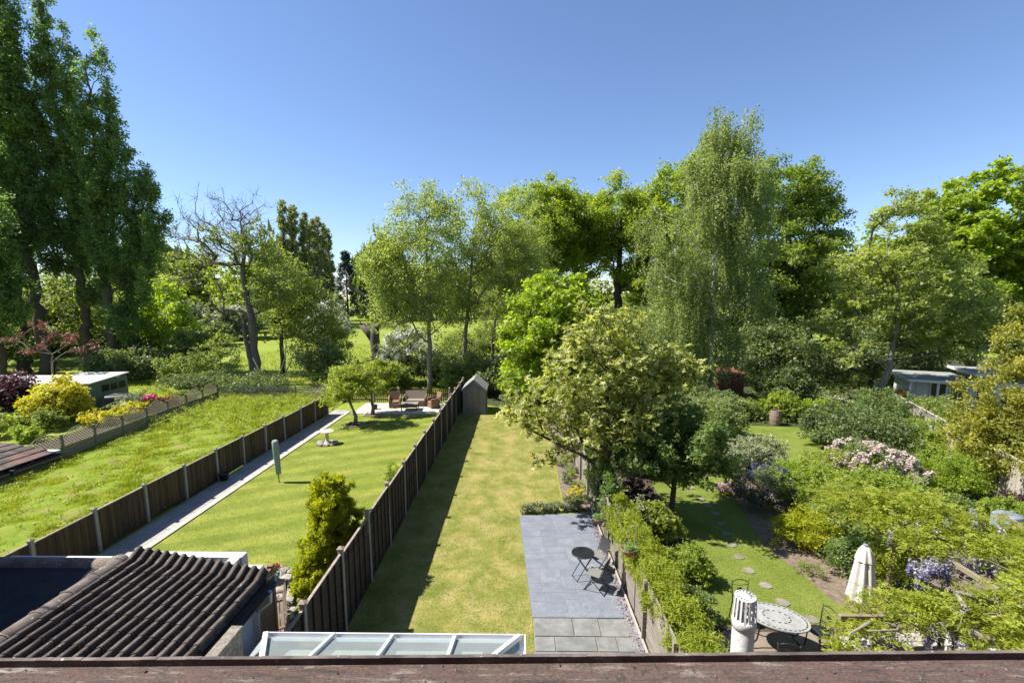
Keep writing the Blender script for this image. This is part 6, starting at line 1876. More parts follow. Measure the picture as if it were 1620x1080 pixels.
# ------------------------------------------------------------------ weeping birch
def birch():
    rng = np.random.default_rng(121)
    t = thing('birch_tree', 'very tall weeping birch with a white trunk and hanging strands of small leaves', 'birch tree', (13.4, 32.4, 0))
    trunk = [(0, 0, 0, 0.27), (0.0, 0, 3, 0.24), (-0.15, 0, 7, 0.19), (0.1, 0, 11, 0.14), (0.0, 0, 15, 0.085), (-0.2, 0, 19.2, 0.025)]
    lobes = [(-0.1, 0, 17.8, 2.3, 2.0, 2.1), (0.2, 0, 16.0, 3.0, 2.6, 2.4), (0.3, 0, 14.4, 3.0, 2.6, 2.6), (-1.6, 0, 12.2, 3.0, 2.6, 2.8), (1.3, 0, 11.0, 2.6, 2.5, 3.0), (-2.6, 0, 9.0, 2.4, 2.2, 2.2), (1.4, 0, 7.4, 2.6, 2.2, 2.0), (-3.2, 0, 5.6, 2.6, 2.2, 2.0), (-0.4, 0, 5.0, 2.8, 2.4, 1.8), (-1.6, 0, 3.4, 2.2, 2, 1.2)]
    C = lobe_points(rng, lobes, 380, 0.45)
    mb, nodes = skeleton(rng, trunk, C, 0.010, 0.45, lift=0.5, rise=0.35)
    mb.build('trunk', 'bark_birch', t)
    P = []; NN = []; DD = []; v = []
    for c in C:
        k = rng.integers(13, 19)
        cv = rng.uniform()
        for _ in range(k):
            p = c + rng.normal(size=3) * np.array([0.24, 0.24, 0.2])
            Ls = rng.uniform(0.7, 2.6)
            d = np.array([rng.normal() * 0.12, rng.normal() * 0.12, -1.0])
            n = int(Ls / 0.085)
            tt = (np.arange(n) + rng.uniform(size=n)) * 0.085
            q = p + d * tt[:, None] + rng.normal(size=(n, 3)) * 0.05
            P.append(q); NN.append(rng.normal(size=(n, 3)) + np.array([-0.3, -0.3, 0.3])); DD.append(rng.normal(size=(n, 3)) * 0.6 + np.array([0, 0, -1]))
            v.append(cv * 0.4 + rng.uniform(0, 0.6, n))
    P = np.concatenate(P); NN = nrm(np.concatenate(NN)); DD = nrm(np.concatenate(DD)); v = np.concatenate(v)
    ok = P[:, 2] > 0.5
    P, NN, DD, v = P[ok], NN[ok], DD[ok], v[ok]
    s = rng.uniform(0.7, 1.3, len(P))
    V, F = leaf_tris(P, NN, DD, 0.14 * s, 0.10 * s)
    global NT
    NT += len(F)
    link('crown', np_mesh('crown', V, F, 'leaf_birch', v), t)
birch()

# ------------------------------------------------------------------ near trees
tree('maple_tree', 'dense bright green maple between grey shed and yellowish magnolia', 'maple tree', (1.6, 29.0, 0), [(0, 0, 0, 0.2), (0, 0, 2, 0.17), (0.1, 0, 6, 0.08)],
     [(0, 0, 6.0, 2.6, 2.4, 2.9), (0.9, 0, 7.0, 2.0, 2, 1.9), (-1.1, 0, 4.0, 1.8, 1.8, 2.2), (1.0, 0, 3.8, 2.2, 2, 2.2), (-0.8, 0, 2.4, 1.6, 1.6, 1.4)], 190, 'leaf_lime', 'bark_dark', cr=0.5, k=8, m=11, sr=0.15, L=0.21, W=0.17, seed=131, up=0.7, droop=0.5, inner=0.6)
def magnolia():
    rng = np.random.default_rng(132)
    lobes = [(-0.2, 0, 5.2, 2.1, 1.8, 1.9), (-1.8, -0.1, 3.9, 1.6, 1.5, 1.2), (1.4, 0.1, 4.6, 1.6, 1.5, 1.3), (0.3, 0, 6.2, 1.1, 1.1, 0.9), (-0.9, -0.3, 2.8, 1.4, 1.3, 0.8), (0.5, -0.2, 3.4, 1.7, 1.5, 1.1),
             (2.3, 0, 5.1, 0.9, 0.6, 0.35), (-2.9, -0.2, 3.5, 0.8, 0.7, 0.4), (-2.4, -0.3, 2.05, 0.9, 0.6, 0.25)]
    t = thing('magnolia_tree', 'broad evergreen magnolia with yellowish glossy leaves overhanging the slat fence', 'magnolia tree', (3.0, 15.4, 0))
    C = lobe_points(rng, lobes, 560, 0.3, -0.8)
    mb, nodes = skeleton(rng, [(0, 0, 0, 0.17), (0.05, 0, 1.5, 0.14), (-0.05, 0, 3.2, 0.11), (0, 0, 5.6, 0.04)], C, 0.009, 0.45, lift=0.3, rise=0.25)
    mb.build('trunk', 'bark_dark', t)
    # rosettes: a whorl of long leaves at each shoot tip, the youngest palest
    n = len(C); k = 7
    d = nrm(rng.normal(size=(n, k, 3)) + np.array([0, 0, 0.35]))
    T = (C[:, None, :] + d * rng.uniform(0.08, 0.36, (n, k, 1))).reshape(-1, 3)
    ax = nrm(d.reshape(-1, 3) * 0.7 + rng.normal(size=T.shape) * 0.3 + np.array([0, 0, 0.8]))
    young = rng.uniform(0, 1, len(T)) ** 0.8
    P = []; D = []; N = []; v = []; Ls = []
    m = 8
    u = nrm(np.cross(ax, rng.normal(size=ax.shape))); w = np.cross(ax, u)
    for j in range(m):
        th = 2 * PI * j / m + rng.uniform(0, 0.7, len(T))
        rad = u * np.cos(th)[:, None] + w * np.sin(th)[:, None]
        op = rng.uniform(0.2, 0.9, len(T))[:, None]
        dd = nrm(rad + ax * op + rng.normal(size=ax.shape) * 0.12)
        P.append(T + rng.normal(size=T.shape) * 0.012); D.append(dd); N.append(nrm(ax - rad * op * 0.8 + rng.normal(size=ax.shape) * 0.12))
        v.append(np.clip(young * 0.75 + rng.uniform(0, 0.25, len(T)) + 0.05, 0, 1)); Ls.append(rng.uniform(0.11, 0.19, len(T)))
    P = np.concatenate(P); D = np.concatenate(D); N = np.concatenate(N); v = np.concatenate(v); Ls = np.concatenate(Ls)
    V, F = leaf_quads(P, N, D, Ls, Ls * 0.38)
    global NT
    NT += len(F) * 2
    link('crown', np_mesh('crown', V, F, 'leaf_magnolia', v), t)
magnolia()
tree('pear_tree', 'small dark green fruit tree on a straight trunk right of the magnolia', 'fruit tree', (5.1, 14.7, 0), [(0, 0, 0, 0.10), (0, 0, 1.2, 0.085), (0.1, 0, 2.6, 0.05)],
     [(0.1, 0, 3.1, 1.5, 1.4, 1.05), (-1.0, 0, 2.5, 1.0, 0.9, 0.8), (1.0, 0, 2.4, 0.9, 0.9, 0.9), (0.2, 0.2, 2.0, 1.1, 1.1, 0.5)], 230, 'leaf_pear', 'bark_dark', cr=0.26, k=7, m=12, sr=0.07, L=0.10, W=0.065, seed=133, inner=0.4, rtip=0.006)
tree('sycamore_tree', 'airy light green sycamore with pale forking limbs before the summerhouse', 'sycamore tree', (22.9, 29.6, 0), [(0, 0, 0, 0.24), (0.35, 0, 2.4, 0.20), (0.7, 0, 4.2, 0.15), (0.9, 0, 6.0, 0.11), (0.2, 0, 9.5, 0.04)],
     [(-0.6, 0, 8.0, 3.0, 2.6, 3.0), (3.0, 0, 7.0, 3.0, 2.6, 2.6), (-2.6, 0, 5.0, 2.0, 2.0, 1.7), (5.2, 0, 5.6, 2.0, 2.0, 1.7), (0.2, 0, 11.8, 2.4, 2.0, 2.3), (2.6, 0, 10.4, 2.0, 2.0, 2.0), (2.4, 0, 4.8, 2.4, 2.2, 1.3)], 290, 'leaf_syc', 'bark_grey', cr=0.55, k=7, m=11, sr=0.14, L=0.17, W=0.13, seed=134,
     inner=0.3, rtip=0.014, flat=0.5, up=1.0, group='airy sycamores at the right')
tree('maple_tree', 'tall bright green maple at the right edge above the summerhouse', 'maple tree', (43.5, 45, 0), [(0, 0, 0, 0.4), (0, 0, 5, 0.33), (0.2, 0, 13, 0.12)],
     [(0, 0, 13.6, 5.0, 4.6, 4.6), (-3.0, 0, 11.0, 3.6, 3.4, 3.6), (3.2, 0, 11.0, 4.2, 4, 4.4), (-1.0, 0, 7.5, 4.2, 3.8, 2.8), (5.5, 0, 8, 3.6, 3.6, 3.8), (-4.4, 0, 12.6, 2.4, 2.4, 2.6), (-2.0, 0, 15.4, 2.6, 2.6, 2.4)], 420, 'leaf_lime', 'bark_dark', cr=0.85, k=9, m=11, sr=0.19, L=0.32, W=0.27, seed=135, up=0.9, flat=0.5, inner=0.55)
tree('sycamore_tree', 'darker leafy sycamore between the airy one and the bright maple', 'sycamore tree', (33.5, 38.0, 0), [(0, 0, 0, 0.25), (0, 0, 3, 0.2), (0.2, 0, 8, 0.08)],
     [(0, 0, 8.6, 3.4, 3, 3.2), (2.4, 0, 6.6, 3.0, 3, 2.6), (-2.2, 0, 6.0, 2.6, 2.6, 2.4), (0.5, 0, 4.0, 3.4, 3, 1.8)], 190, 'leaf_mid', 'bark_grey', cr=0.65, k=7, m=12, sr=0.17, L=0.21, W=0.17, seed=136, inner=0.45, group='airy sycamores at the right')

def conifer(label, x, y, lobes, n, seed, m, k=9, mm=12, sr=0.05, L=0.09, W=0.04, cr=0.2, h=3, tr=0.08, up=0.2):
    rng = np.random.default_rng(seed)
    t = thing('golden_conifer', label, 'conifer', (x, y, 0))
    C = lobe_points(rng, lobes, n, 0.62, -0.85)
    mb, _ = skeleton(rng, [(0, 0, 0, tr), (0, 0, h * 0.5, tr * 0.7), (0, 0, h * 0.85, tr * 0.2)], C, 0.006, 0.42, rise=0.4)
    mb.build('trunk', 'bark_dark', t)
    # upright fans of scale leaves
    kk = k
    d = nrm(rng.normal(size=(n, kk, 3)) + np.array([0, 0, 0.2]))
    T = C[:, None, :] + d * cr * rng.uniform(0.4, 1, (n, kk, 1))
    cen = np.array([0, 0, h * 0.4])
    outd = nrm(T - cen)
    a = rng.normal(size=(n, kk, mm, 3)) * sr
    P = (T[:, :, None, :] + a).reshape(-1, 3)
    D = nrm((outd[:, :, None, :] + rng.normal(size=(n, kk, mm, 3)) * 0.45 + np.array([0, 0, 0.55])).reshape(-1, 3))
    N = nrm(rng.normal(size=P.shape) + np.array([-0.2, -0.2, 0.3]))
    v = (rng.uniform(0, 0.5, (n, 1, 1)) + rng.uniform(0, 0.25, (n, kk, 1)) + rng.uniform(0, 0.25, (n, kk, mm))).reshape(-1)
    s = rng.uniform(0.7, 1.3, len(P))
    V, F = leaf_tris(P, N, D, L * s, W * s * 1.2)
    V[:, 2] = np.maximum(V[:, 2], 0.02)
    global NT
    NT += len(F)
    link('crown', np_mesh('crown', V, F, m, v), t)
    return t
conifer('golden green conifer pressed against the tall fence beyond the conservatory', -4.92, 11.35,
        [(0.12, 0, 2.3, 0.50, 0.48, 0.72), (0.12, 0, 1.6, 0.62, 0.55, 0.75), (-0.25, -0.1, 0.95, 0.42, 0.42, 0.6), (0.25, 0, 0.8, 0.5, 0.45, 0.7), (-0.32, -0.3, 0.45, 0.42, 0.4, 0.45)], 420, 141, 'leaf_gold', 13, 16, 0.028, 0.062, 0.032, 0.115, 3.0, 0.06)
conifer('big golden brown conifer at the right edge beyond the round green bush', 19.7, 17.6,
        [(0.2, 0, 5.4, 1.5, 1.5, 1.9), (0, 0, 3.8, 2.2, 2.0, 1.6), (-0.4, -0.2, 2.3, 2.4, 2.0, 1.3), (0.8, 0, 2.0, 2.4, 2, 1.6), (-0.2, 0, 1.3, 2.0, 2, 1.0), (1.2, 0, 4.6, 1.8, 1.6, 2.0)], 460, 142, 'leaf_goldcon', 11, 13, 0.08, 0.11, 0.06, 0.32, 7.0, 0.15)

for (x, y, lobes, sd, lb) in ((-9.65, 26.84, [(-0.2, 0, 2.45, 1.45, 1.2, 0.95), (-1.0, 0, 1.85, 0.85, 0.8, 0.6), (0.8, 0, 2.3, 1.0, 0.9, 0.75), (0.1, 0, 3.05, 0.9, 0.8, 0.55)], 151, 'nearer apple tree with a rounded pale green crown on the striped lawn'),
                              (-9.38, 29.3, [(0.2, 0, 2.5, 1.2, 1.1, 0.85), (0.9, 0, 2.9, 0.8, 0.8, 0.55), (-0.5, 0, 2.1, 0.9, 0.8, 0.6)], 152, 'farther apple tree leaning right towards the wicker seating')):
    tree('apple_tree', lb, 'apple tree', (x, y, 0), [(0, 0, 0, 0.13), (0.05, 0, 0.5, 0.11), (-0.05, 0, 0.85, 0.09)], lobes, 130, 'leaf_apple', 'bark_grey', cr=0.26, k=7, m=11, sr=0.08, L=0.11, W=0.07, seed=sd,
         group='apple trees on the striped lawn', rtip=0.009, expo=0.48, rise=0.1, inner=0.5, bottom=-0.5, up=0.4)

# ------------------------------------------------------------------ shrubs, left garden
shrub('glowing yellow leaved acer dome before the green shed', -27.9, 27.4, 1.3, 2.55, 'leaf_yellow', 161, 130, 'acer_shrub', 'acer', L=0.16, W=0.09, k=8, sr=0.11, droop=0.6)
t = shrub('dark purple leaved maple at the left edge', -33.4, 29.6, 1.9, 2.6, 'leaf_purple', 162, 120, 'acer_shrub', 'acer', L=0.17, W=0.11, sr=0.13)
tree('red_tree', 'small tree with salmon orange spring shoots above the purple maple', 'tree', (-34.2, 33.4, 0), [(0, 0, 0, 0.08), (0, 0, 1.5, 0.06), (0.2, 0, 3.4, 0.06)],
     [(0, 0, 5.0, 2.2, 1.6, 1.2), (2.2, 0, 4.0, 1.4, 1.2, 1.0), (-1.8, 0, 4.2, 1.6, 1.4, 1.0)], 24, 'leaf_orange', 'bark_grey', cr=0.3, k=4, m=7, sr=0.11, L=0.2, W=0.09, seed=163, rtip=0.011, flat=0.5)
lg = [(-24.9, 26.6, 0.75, 0.95, 'leaf_yellow', 'golden privet beside the trellis, nearer one'), (-24.3, 28.2, 0.8, 1.0, 'leaf_yellow', 'golden privet beside the trellis, farther one'), (-25.4, 29.6, 1.0, 1.3, 'leaf_greygreen', 'grey green mound shrub right of the black covered barbecue'),
      (-26.7, 25.6, 0.8, 1.2, 'leaf_mid', 'green rose bush between yellow acer and trellis'), (-25.9, 23.6, 0.8, 0.8, 'leaf_climber', 'low light green perennials behind the near trellis panels'), (-28.2, 24.2, 0.9, 1.3, 'leaf_apple', 'staked young bush on the far left lawn'),
      (-31.6, 24.5, 1.6, 0.9, 'leaf_dark', 'low dark shrub under the purple maple'), (-27.4, 21.8, 0.9, 0.6, 'leaf_greygreen', 'low grey green plants in the bed at the left edge'), (-24.2, 30.9, 0.8, 0.9, 'leaf_amber', 'bronze tinted azalea by the trellis'),
      (-23.8, 32.6, 0.8, 0.9, 'leaf_mid', 'green border plants at the far end of the trellis'), (-25.6, 27.4, 0.45, 0.6, 'leaf_copper', 'small bronze shrub between the privets and the rose'), (-29.6, 26.0, 1.0, 0.7, 'leaf_mid', 'green perennials at the foot of the yellow acer')]
for i, (x, y, r, h, m, lb) in enumerate(lg):
    shrub(lb, x, y, r, h, m, 170 + i, 42, L=0.11, W=0.075, k=6, mm=10, group='border shrubs of the far left garden')
t = shrub('magenta flowering azalea showing over the trellis', -24.4, 29.9, 0.4, 1.1, 'leaf_mid', 185, 24, 'flowering_shrub', 'azalea', L=0.1, W=0.07, k=6, mm=9)
add_blossom(t, [(0, 0, 0.75, 0.4, 0.38, 0.45)], 16, 'petal_magenta', 186, 0.12, 0.09, 4, 8)
# red and blue pot, purple pot on terrace
def flower_pot(label, x, y, r, h, pm, petal, seed, z=0.04, potm='terracotta', pr=0.2):
    t = thing('flower_pot', label, 'flower pot', (x, y, z))
    link('pot', pot_mesh(r, h, potm), t)
    rng = np.random.default_rng(seed)
    C = np.stack([rng.uniform(-pr, pr, 26), rng.uniform(-pr, pr, 26), h + rng.uniform(0.02, 0.22, 26)], -1)
    V, F, v = leaf_cloud(rng, C[:14], 0.05, 5, 6, 0.03, 0.05, 0.03); link('plant', np_mesh('plant', V, F, pm, v), t)
    V, F, v = leaf_cloud(rng, C[14:] + np.array([0, 0, 0.05]), 0.05, 4, 6, 0.02, 0.045, 0.04); link('blossom', np_mesh('blossom', V, F, petal, v), t)
flower_pot('pot of red geraniums at the corner of the neighbour roof', -6.35, 11.2, 0.15, 0.34, 'leaf_dark', 'petal_red', 191, potm='blue_glaze', pr=0.1)
flower_pot('tub of purple pink flowers against the pale rockery', -5.95, 10.25, 0.17, 0.26, 'leaf_climber', 'petal_phlox', 192)
shrub('small green and yellow bush half hidden by the tall fence', -4.75, 17.8, 0.55, 1.0, 'leaf_climber', 193, 60, L=0.06, W=0.04)
shrub('yellow tipped euonymus on the fence side of the small green bush', -4.45, 18.4, 0.32, 1.25, 'leaf_yellow', 194, 36, L=0.05, W=0.035)
shrub('dark low shrub in the shadow right of the golden conifer', -4.35, 10.9, 0.35, 1.1, 'leaf_copper', 195, 40, L=0.05, W=0.03)

# ------------------------------------------------------------------ central and right gardens
def ribbon(name, label, cat, pts, r, h0, h1, m, seed, per=26, L=0.06, W=0.03, cr=0.14, k=6, mm=9, up=0.3, droop=0.0, barkm='bark_dark', shoots=True, width=None):
    """hedge or climber: clumps along a line"""
    rng = np.random.default_rng(seed)
    t = thing(name, label, cat, (pts[0][0], pts[0][1], 0))
    C = []
    o = np.array([pts[0][0], pts[0][1], 0])
    for i in range(len(pts) - 1):
        a = np.array(pts[i][:2]); b = np.array(pts[i + 1][:2])
        n = int(per * np.linalg.norm(b - a))
        for _ in range(n):
            q = rng.uniform()
            c = a * (1 - q) + b * q
            th = rng.uniform(0, 2 * PI); rr = r * rng.uniform(0.55, 1.0)
            zc = (h0 + h1) / 2; hz = (h1 - h0) / 2
            bump_ = 1 + 0.18 * math.sin((a[1] + q * (b[1] - a[1])) * 4.1 + seed) + 0.1 * math.sin((a[1] + q) * 11)
            C.append([c[0] + rr * math.cos(th) * bump_, c[1] + rng.normal() * 0.05, zc + hz * math.sin(th) * bump_ * rng.uniform(0.6, 1)])
    C = np.array(C) - o
    C = C[C[:, 2] > 0.02]
    mb = MB()
    for i in range(0, len(C), 5):
        g_ = C[i]; mb.tube([(g_[0] * 0.9, g_[1], 0), (g_[0], g_[1], g_[2])], [0.008, 0.004], 3, False)
    mb.build('stem', barkm, t)
    V, F, v = leaf_cloud(rng, C, cr, k, mm, cr * 0.3, L, W, 0.9, up, droop)
    V[:, 2] = np.maximum(V[:, 2], 0.02)
    global NT
    NT += len(F) * 2
    link('foliage', np_mesh('foliage', V, F, m, v), t)
    return t
ribbon('box_hedge', 'clipped low green hedge along the far edge of the slate patio', 'hedge', [(0.12, 15.45), (1.2, 15.62), (2.35, 15.85)], 0.17, 0.0, 0.34, 'leaf_greygreen', 201, 60, 0.045, 0.03, 0.08)
ribbon('climbing_jasmine', 'bright yellow green climber heaped along the top of the slat fence', 'climber', [(3.16, 6.6), (3.14, 8.0), (3.10, 9.5), (3.00, 11.2), (2.90, 12.9)], 0.38, 0.85, 1.85, 'leaf_jasmine', 202, 74, 0.085, 0.024, 0.14, 7, 10, 0.3, 0.3)
ribbon('climbing_jasmine', 'yellow leaved climber at the near foot of the slat fence', 'climber', [(3.45, 6.4), (3.4, 8.4)], 0.30, 0.2, 1.25, 'leaf_gold', 203, 40, 0.06, 0.035, 0.12, 6, 8)
ribbon('ivy', 'dark ivy hanging round the slat fence under the magnolia', 'ivy', [(2.85, 13.2), (2.85, 15.0), (2.83, 17.0)], 0.28, 0.5, 2.2, 'leaf_pear', 204, 46, 0.08, 0.055, 0.16, 6, 9)
shrubs = [
    ('rose bush with reddish young leaves right of the climber', 4.15, 13.4, 0.62, 1.55, 'leaf_apple', 0.075, 90),
    ('pale flowered bush at the far end of the climber', 3.4, 13.2, 0.5, 1.65, 'leaf_variegated', 0.055, 70),
    ('lime green feathery shrub between climber and tree shadow', 4.5, 11.7, 0.58, 1.0, 'leaf_climber', 0.05, 90),
    ('dull twiggy shrub on the paving corner below the lime one', 3.95, 9.95, 0.5, 0.95, 'leaf_pear', 0.045, 60),
    ('dusky purple barberry under the magnolia', 3.75, 14.6, 0.55, 1.35, 'leaf_purple', 0.05, 60),
    ('purple barberry farther along under the magnolia', 4.3, 16.4, 0.6, 1.1, 'leaf_purple', 0.05, 50),
    ('grey green catmint mound before the round back lawn', 9.9, 19.4, 1.0, 1.35, 'leaf_greygreen', 0.07, 100),
    ('variegated cream green shrub at the left of the back lawn', 10.9, 20.4, 0.9, 1.45, 'leaf_variegated', 0.07, 80),
    ('lime leaved spirea behind the blue ceanothus', 10.9, 17.9, 0.7, 1.2, 'leaf_lime', 0.07, 70),
    ('yellow green shrub at the elbow of the soil border', 8.65, 13.4, 0.82, 1.15, 'leaf_gold', 0.05, 110),
    ('tall mid green bush behind the yellow green shrub', 10.4, 15.6, 1.15, 1.8, 'leaf_climber', 0.075, 130),
    ('mid green bush with darker leaves right of the yellow green shrub', 10.2, 13.6, 1.0, 1.6, 'leaf_mid', 0.07, 120),
    ('glossy dark green bush beside the closed parasol', 9.3, 11.75, 0.85, 1.35, 'leaf_pear', 0.06, 100),
    ('light green bush left of the pink rhododendron', 12.0, 17.4, 1.1, 1.6, 'leaf_apple', 0.08, 110),
    ('fresh green bush in front of the pink rhododendron', 12.4, 15.2, 1.2, 1.7, 'leaf_climber', 0.08, 120),
    ('round clipped fresh green bush near the right edge', 16.3, 17.3, 1.15, 1.75, 'leaf_lime', 0.06, 170),
    ('dark glossy holly behind the pink rhododendron', 16.6, 21.6, 1.6, 2.5, 'leaf_dark', 0.09, 150),
    ('dark yew like bush right of the back lawn', 15.6, 23.2, 1.1, 2.2, 'leaf_dark', 0.09, 100),
    ('light green bush hiding the boarded fence', 20.0, 22.4, 1.2, 1.6, 'leaf_climber', 0.09, 120),
    ('green viburnum right below the summerhouse', 23.4, 26.2, 1.5, 1.9, 'leaf_mid', 0.1, 120),
    ('copper orange acer mound at the foot of the sycamore', 23.6, 29.0, 1.6, 1.7, 'leaf_amber', 0.12, 110),
    ('purple smoky low shrub beneath the golden brown conifer', 17.6, 15.3, 0.8, 1.0, 'leaf_purple', 0.06, 60),
    ('bright green fern like clump by the blue grey covered barbecue', 15.9, 14.6, 0.8, 1.0, 'leaf_climber', 0.07, 70),
    ('green perennials in front of the round bush', 14.2, 15.3, 0.9, 0.9, 'leaf_mid', 0.07, 70),
    ('green rhododendron behind the oak barrel', 16.2, 28.6, 1.1, 1.7, 'leaf_climber', 0.11, 90),
    ('yellow green azalea right of the oak barrel', 17.9, 27.6, 1.0, 1.6, 'leaf_lime', 0.1, 90),
    ('cream flowered shrub right of the yellow azalea', 19.3, 27.8, 1.1, 1.5, 'leaf_variegated', 0.1, 80),
    ('dark laurel behind the oak barrel', 17.6, 30.6, 1.7, 3.2, 'leaf_dark', 0.13, 120),
    ('dark laurel left of the red brown hut', 13.6, 29.0, 1.3, 1.5, 'leaf_mid', 0.11, 80),
    ('dark shrub along the shaded back border', 12.0, 28.8, 1.3, 1.9, 'leaf_dark', 0.11, 90),
    ('tall pyramid shrub right of the back lawn', 19.6, 24.9, 1.3, 2.6, 'leaf_pear', 0.1, 120),
    ('fern clump under the magnolia by the back lawn', 8.6, 21.0, 1.1, 1.1, 'leaf_mid', 0.09, 80),
    ('spreading hazel under the birch', 10.5, 25.2, 1.6, 2.3, 'leaf_birch', 0.1, 130),
    ('leafy shrub between fruit tree and hazel', 7.2, 22.6, 1.5, 1.9, 'leaf_mid', 0.1, 110),
    ('dark shrub behind the magnolia trunk', 5.4, 19.6, 1.3, 1.7, 'leaf_dark', 0.09, 100),
    ('dark shrub against the slat fence beyond the magnolia', 4.4, 23.6, 1.5, 2.2, 'leaf_dark', 0.1, 100),
    ('leafy shrub beyond the end of the slat fence', 5.6, 27.8, 1.8, 2.6, 'leaf_mid', 0.12, 120),
]
for i, (lb, x, y, r, h, m, L, n) in enumerate(shrubs):
    shrub(lb, x, y, r, h, m, 210 + i, int(n * (1.35 if y < 20 else 1.0)), L=L, W=L * 0.7, group='shrubs of the right hand garden', k=7, mm=11)
# flowering ones
t = shrub('clipped ceanothus thick with blue flowers above the shaded lawn edge', 8.75, 16.1, 0.95, 1.5, 'leaf_dark', 261, 110, 'ceanothus', 'ceanothus', L=0.05, W=0.03)
add_blossom(t, [(0, 0, 0.72, 0.98, 0.98, 0.82)], 150, 'petal_blue', 262, 0.09, 0.045, 4, 7, top=-0.5)
t = shrub('pink rhododendron covered with pale rounded trusses', 13.4, 17.2, 1.35, 2.0, 'leaf_pear', 263, 110, 'rhododendron', 'rhododendron', L=0.12, W=0.05)
add_blossom(t, [(0, 0, 1.0, 1.38, 1.38, 1.05), (0.7, -0.3, 0.9, 0.95, 0.95, 0.85), (-0.8, 0.2, 1.0, 0.85, 0.85, 0.8)], 110, 'petal_pink', 264, 0.11, 0.07, 9, 9, top=-0.05, inner=0.97)
t = shrub('low mound of pink phlox on the soil border', 8.2, 17.35, 0.42, 0.32, 'leaf_mid', 265, 30, 'phlox', 'flowers', L=0.05, W=0.03)
add_blossom(t, [(0, 0, 0.16, 0.42, 0.36, 0.2)], 60, 'petal_phlox', 266, 0.05, 0.04, 3, 7, top=-0.2)
for i, (x, y, r, lb) in enumerate(((4.75, 12.3, 0.4, 'bluebells behind the lime green shrub'), (5.05, 11.6, 0.25, 'bluebells right of the lime green shrub'), (8.6, 10.95, 0.35, 'blue flowers in the border left of the parasol'), (7.9, 11.9, 0.35, 'pale green perennials on the open soil of the border'))):
    t = shrub(lb, x, y, r, 0.4, 'leaf_climber' if i == 3 else 'leaf_mid', 270 + i, 26, 'flowers', 'flowers', L=0.05, W=0.015, k=5, mm=7, up=0.1)
    if i < 3: add_blossom(t, [(0, 0, 0.22, r, r, 0.25)], 24, 'petal_blue', 280 + i, 0.05, 0.028, 3, 6, top=-0.1)
# bed plants along the dry lawn
bedp = ['sedum clump at the near end of the narrow flower bed', 'small yellow leaved plant in the narrow flower bed', 'leafy geranium in the narrow flower bed next to the yellow plant', 'blue green iris clump in the middle of the narrow bed',
        'low green plant under the lowest magnolia branch', 'small lavender tuft at the lawn side of the bed', 'green perennial against the slats beyond the pole', 'far green tuft in the narrow bed']
for i, lb in enumerate(bedp):
    x = 1.95 + (i % 3) * 0.22; y = 16.4 + i * 0.62
    shrub(lb, x, y, 0.24 + 0.05 * (i % 3), 0.30 + 0.08 * (i % 2), ['leaf_mid', 'leaf_yellow', 'leaf_mid', 'leaf_greygreen', 'leaf_climber', 'leaf_greygreen', 'leaf_mid', 'leaf_climber'][i], 290 + i, 20, 'border_plant', 'plant', L=0.06, W=0.03, k=5, mm=8, group='plants of the narrow flower bed')

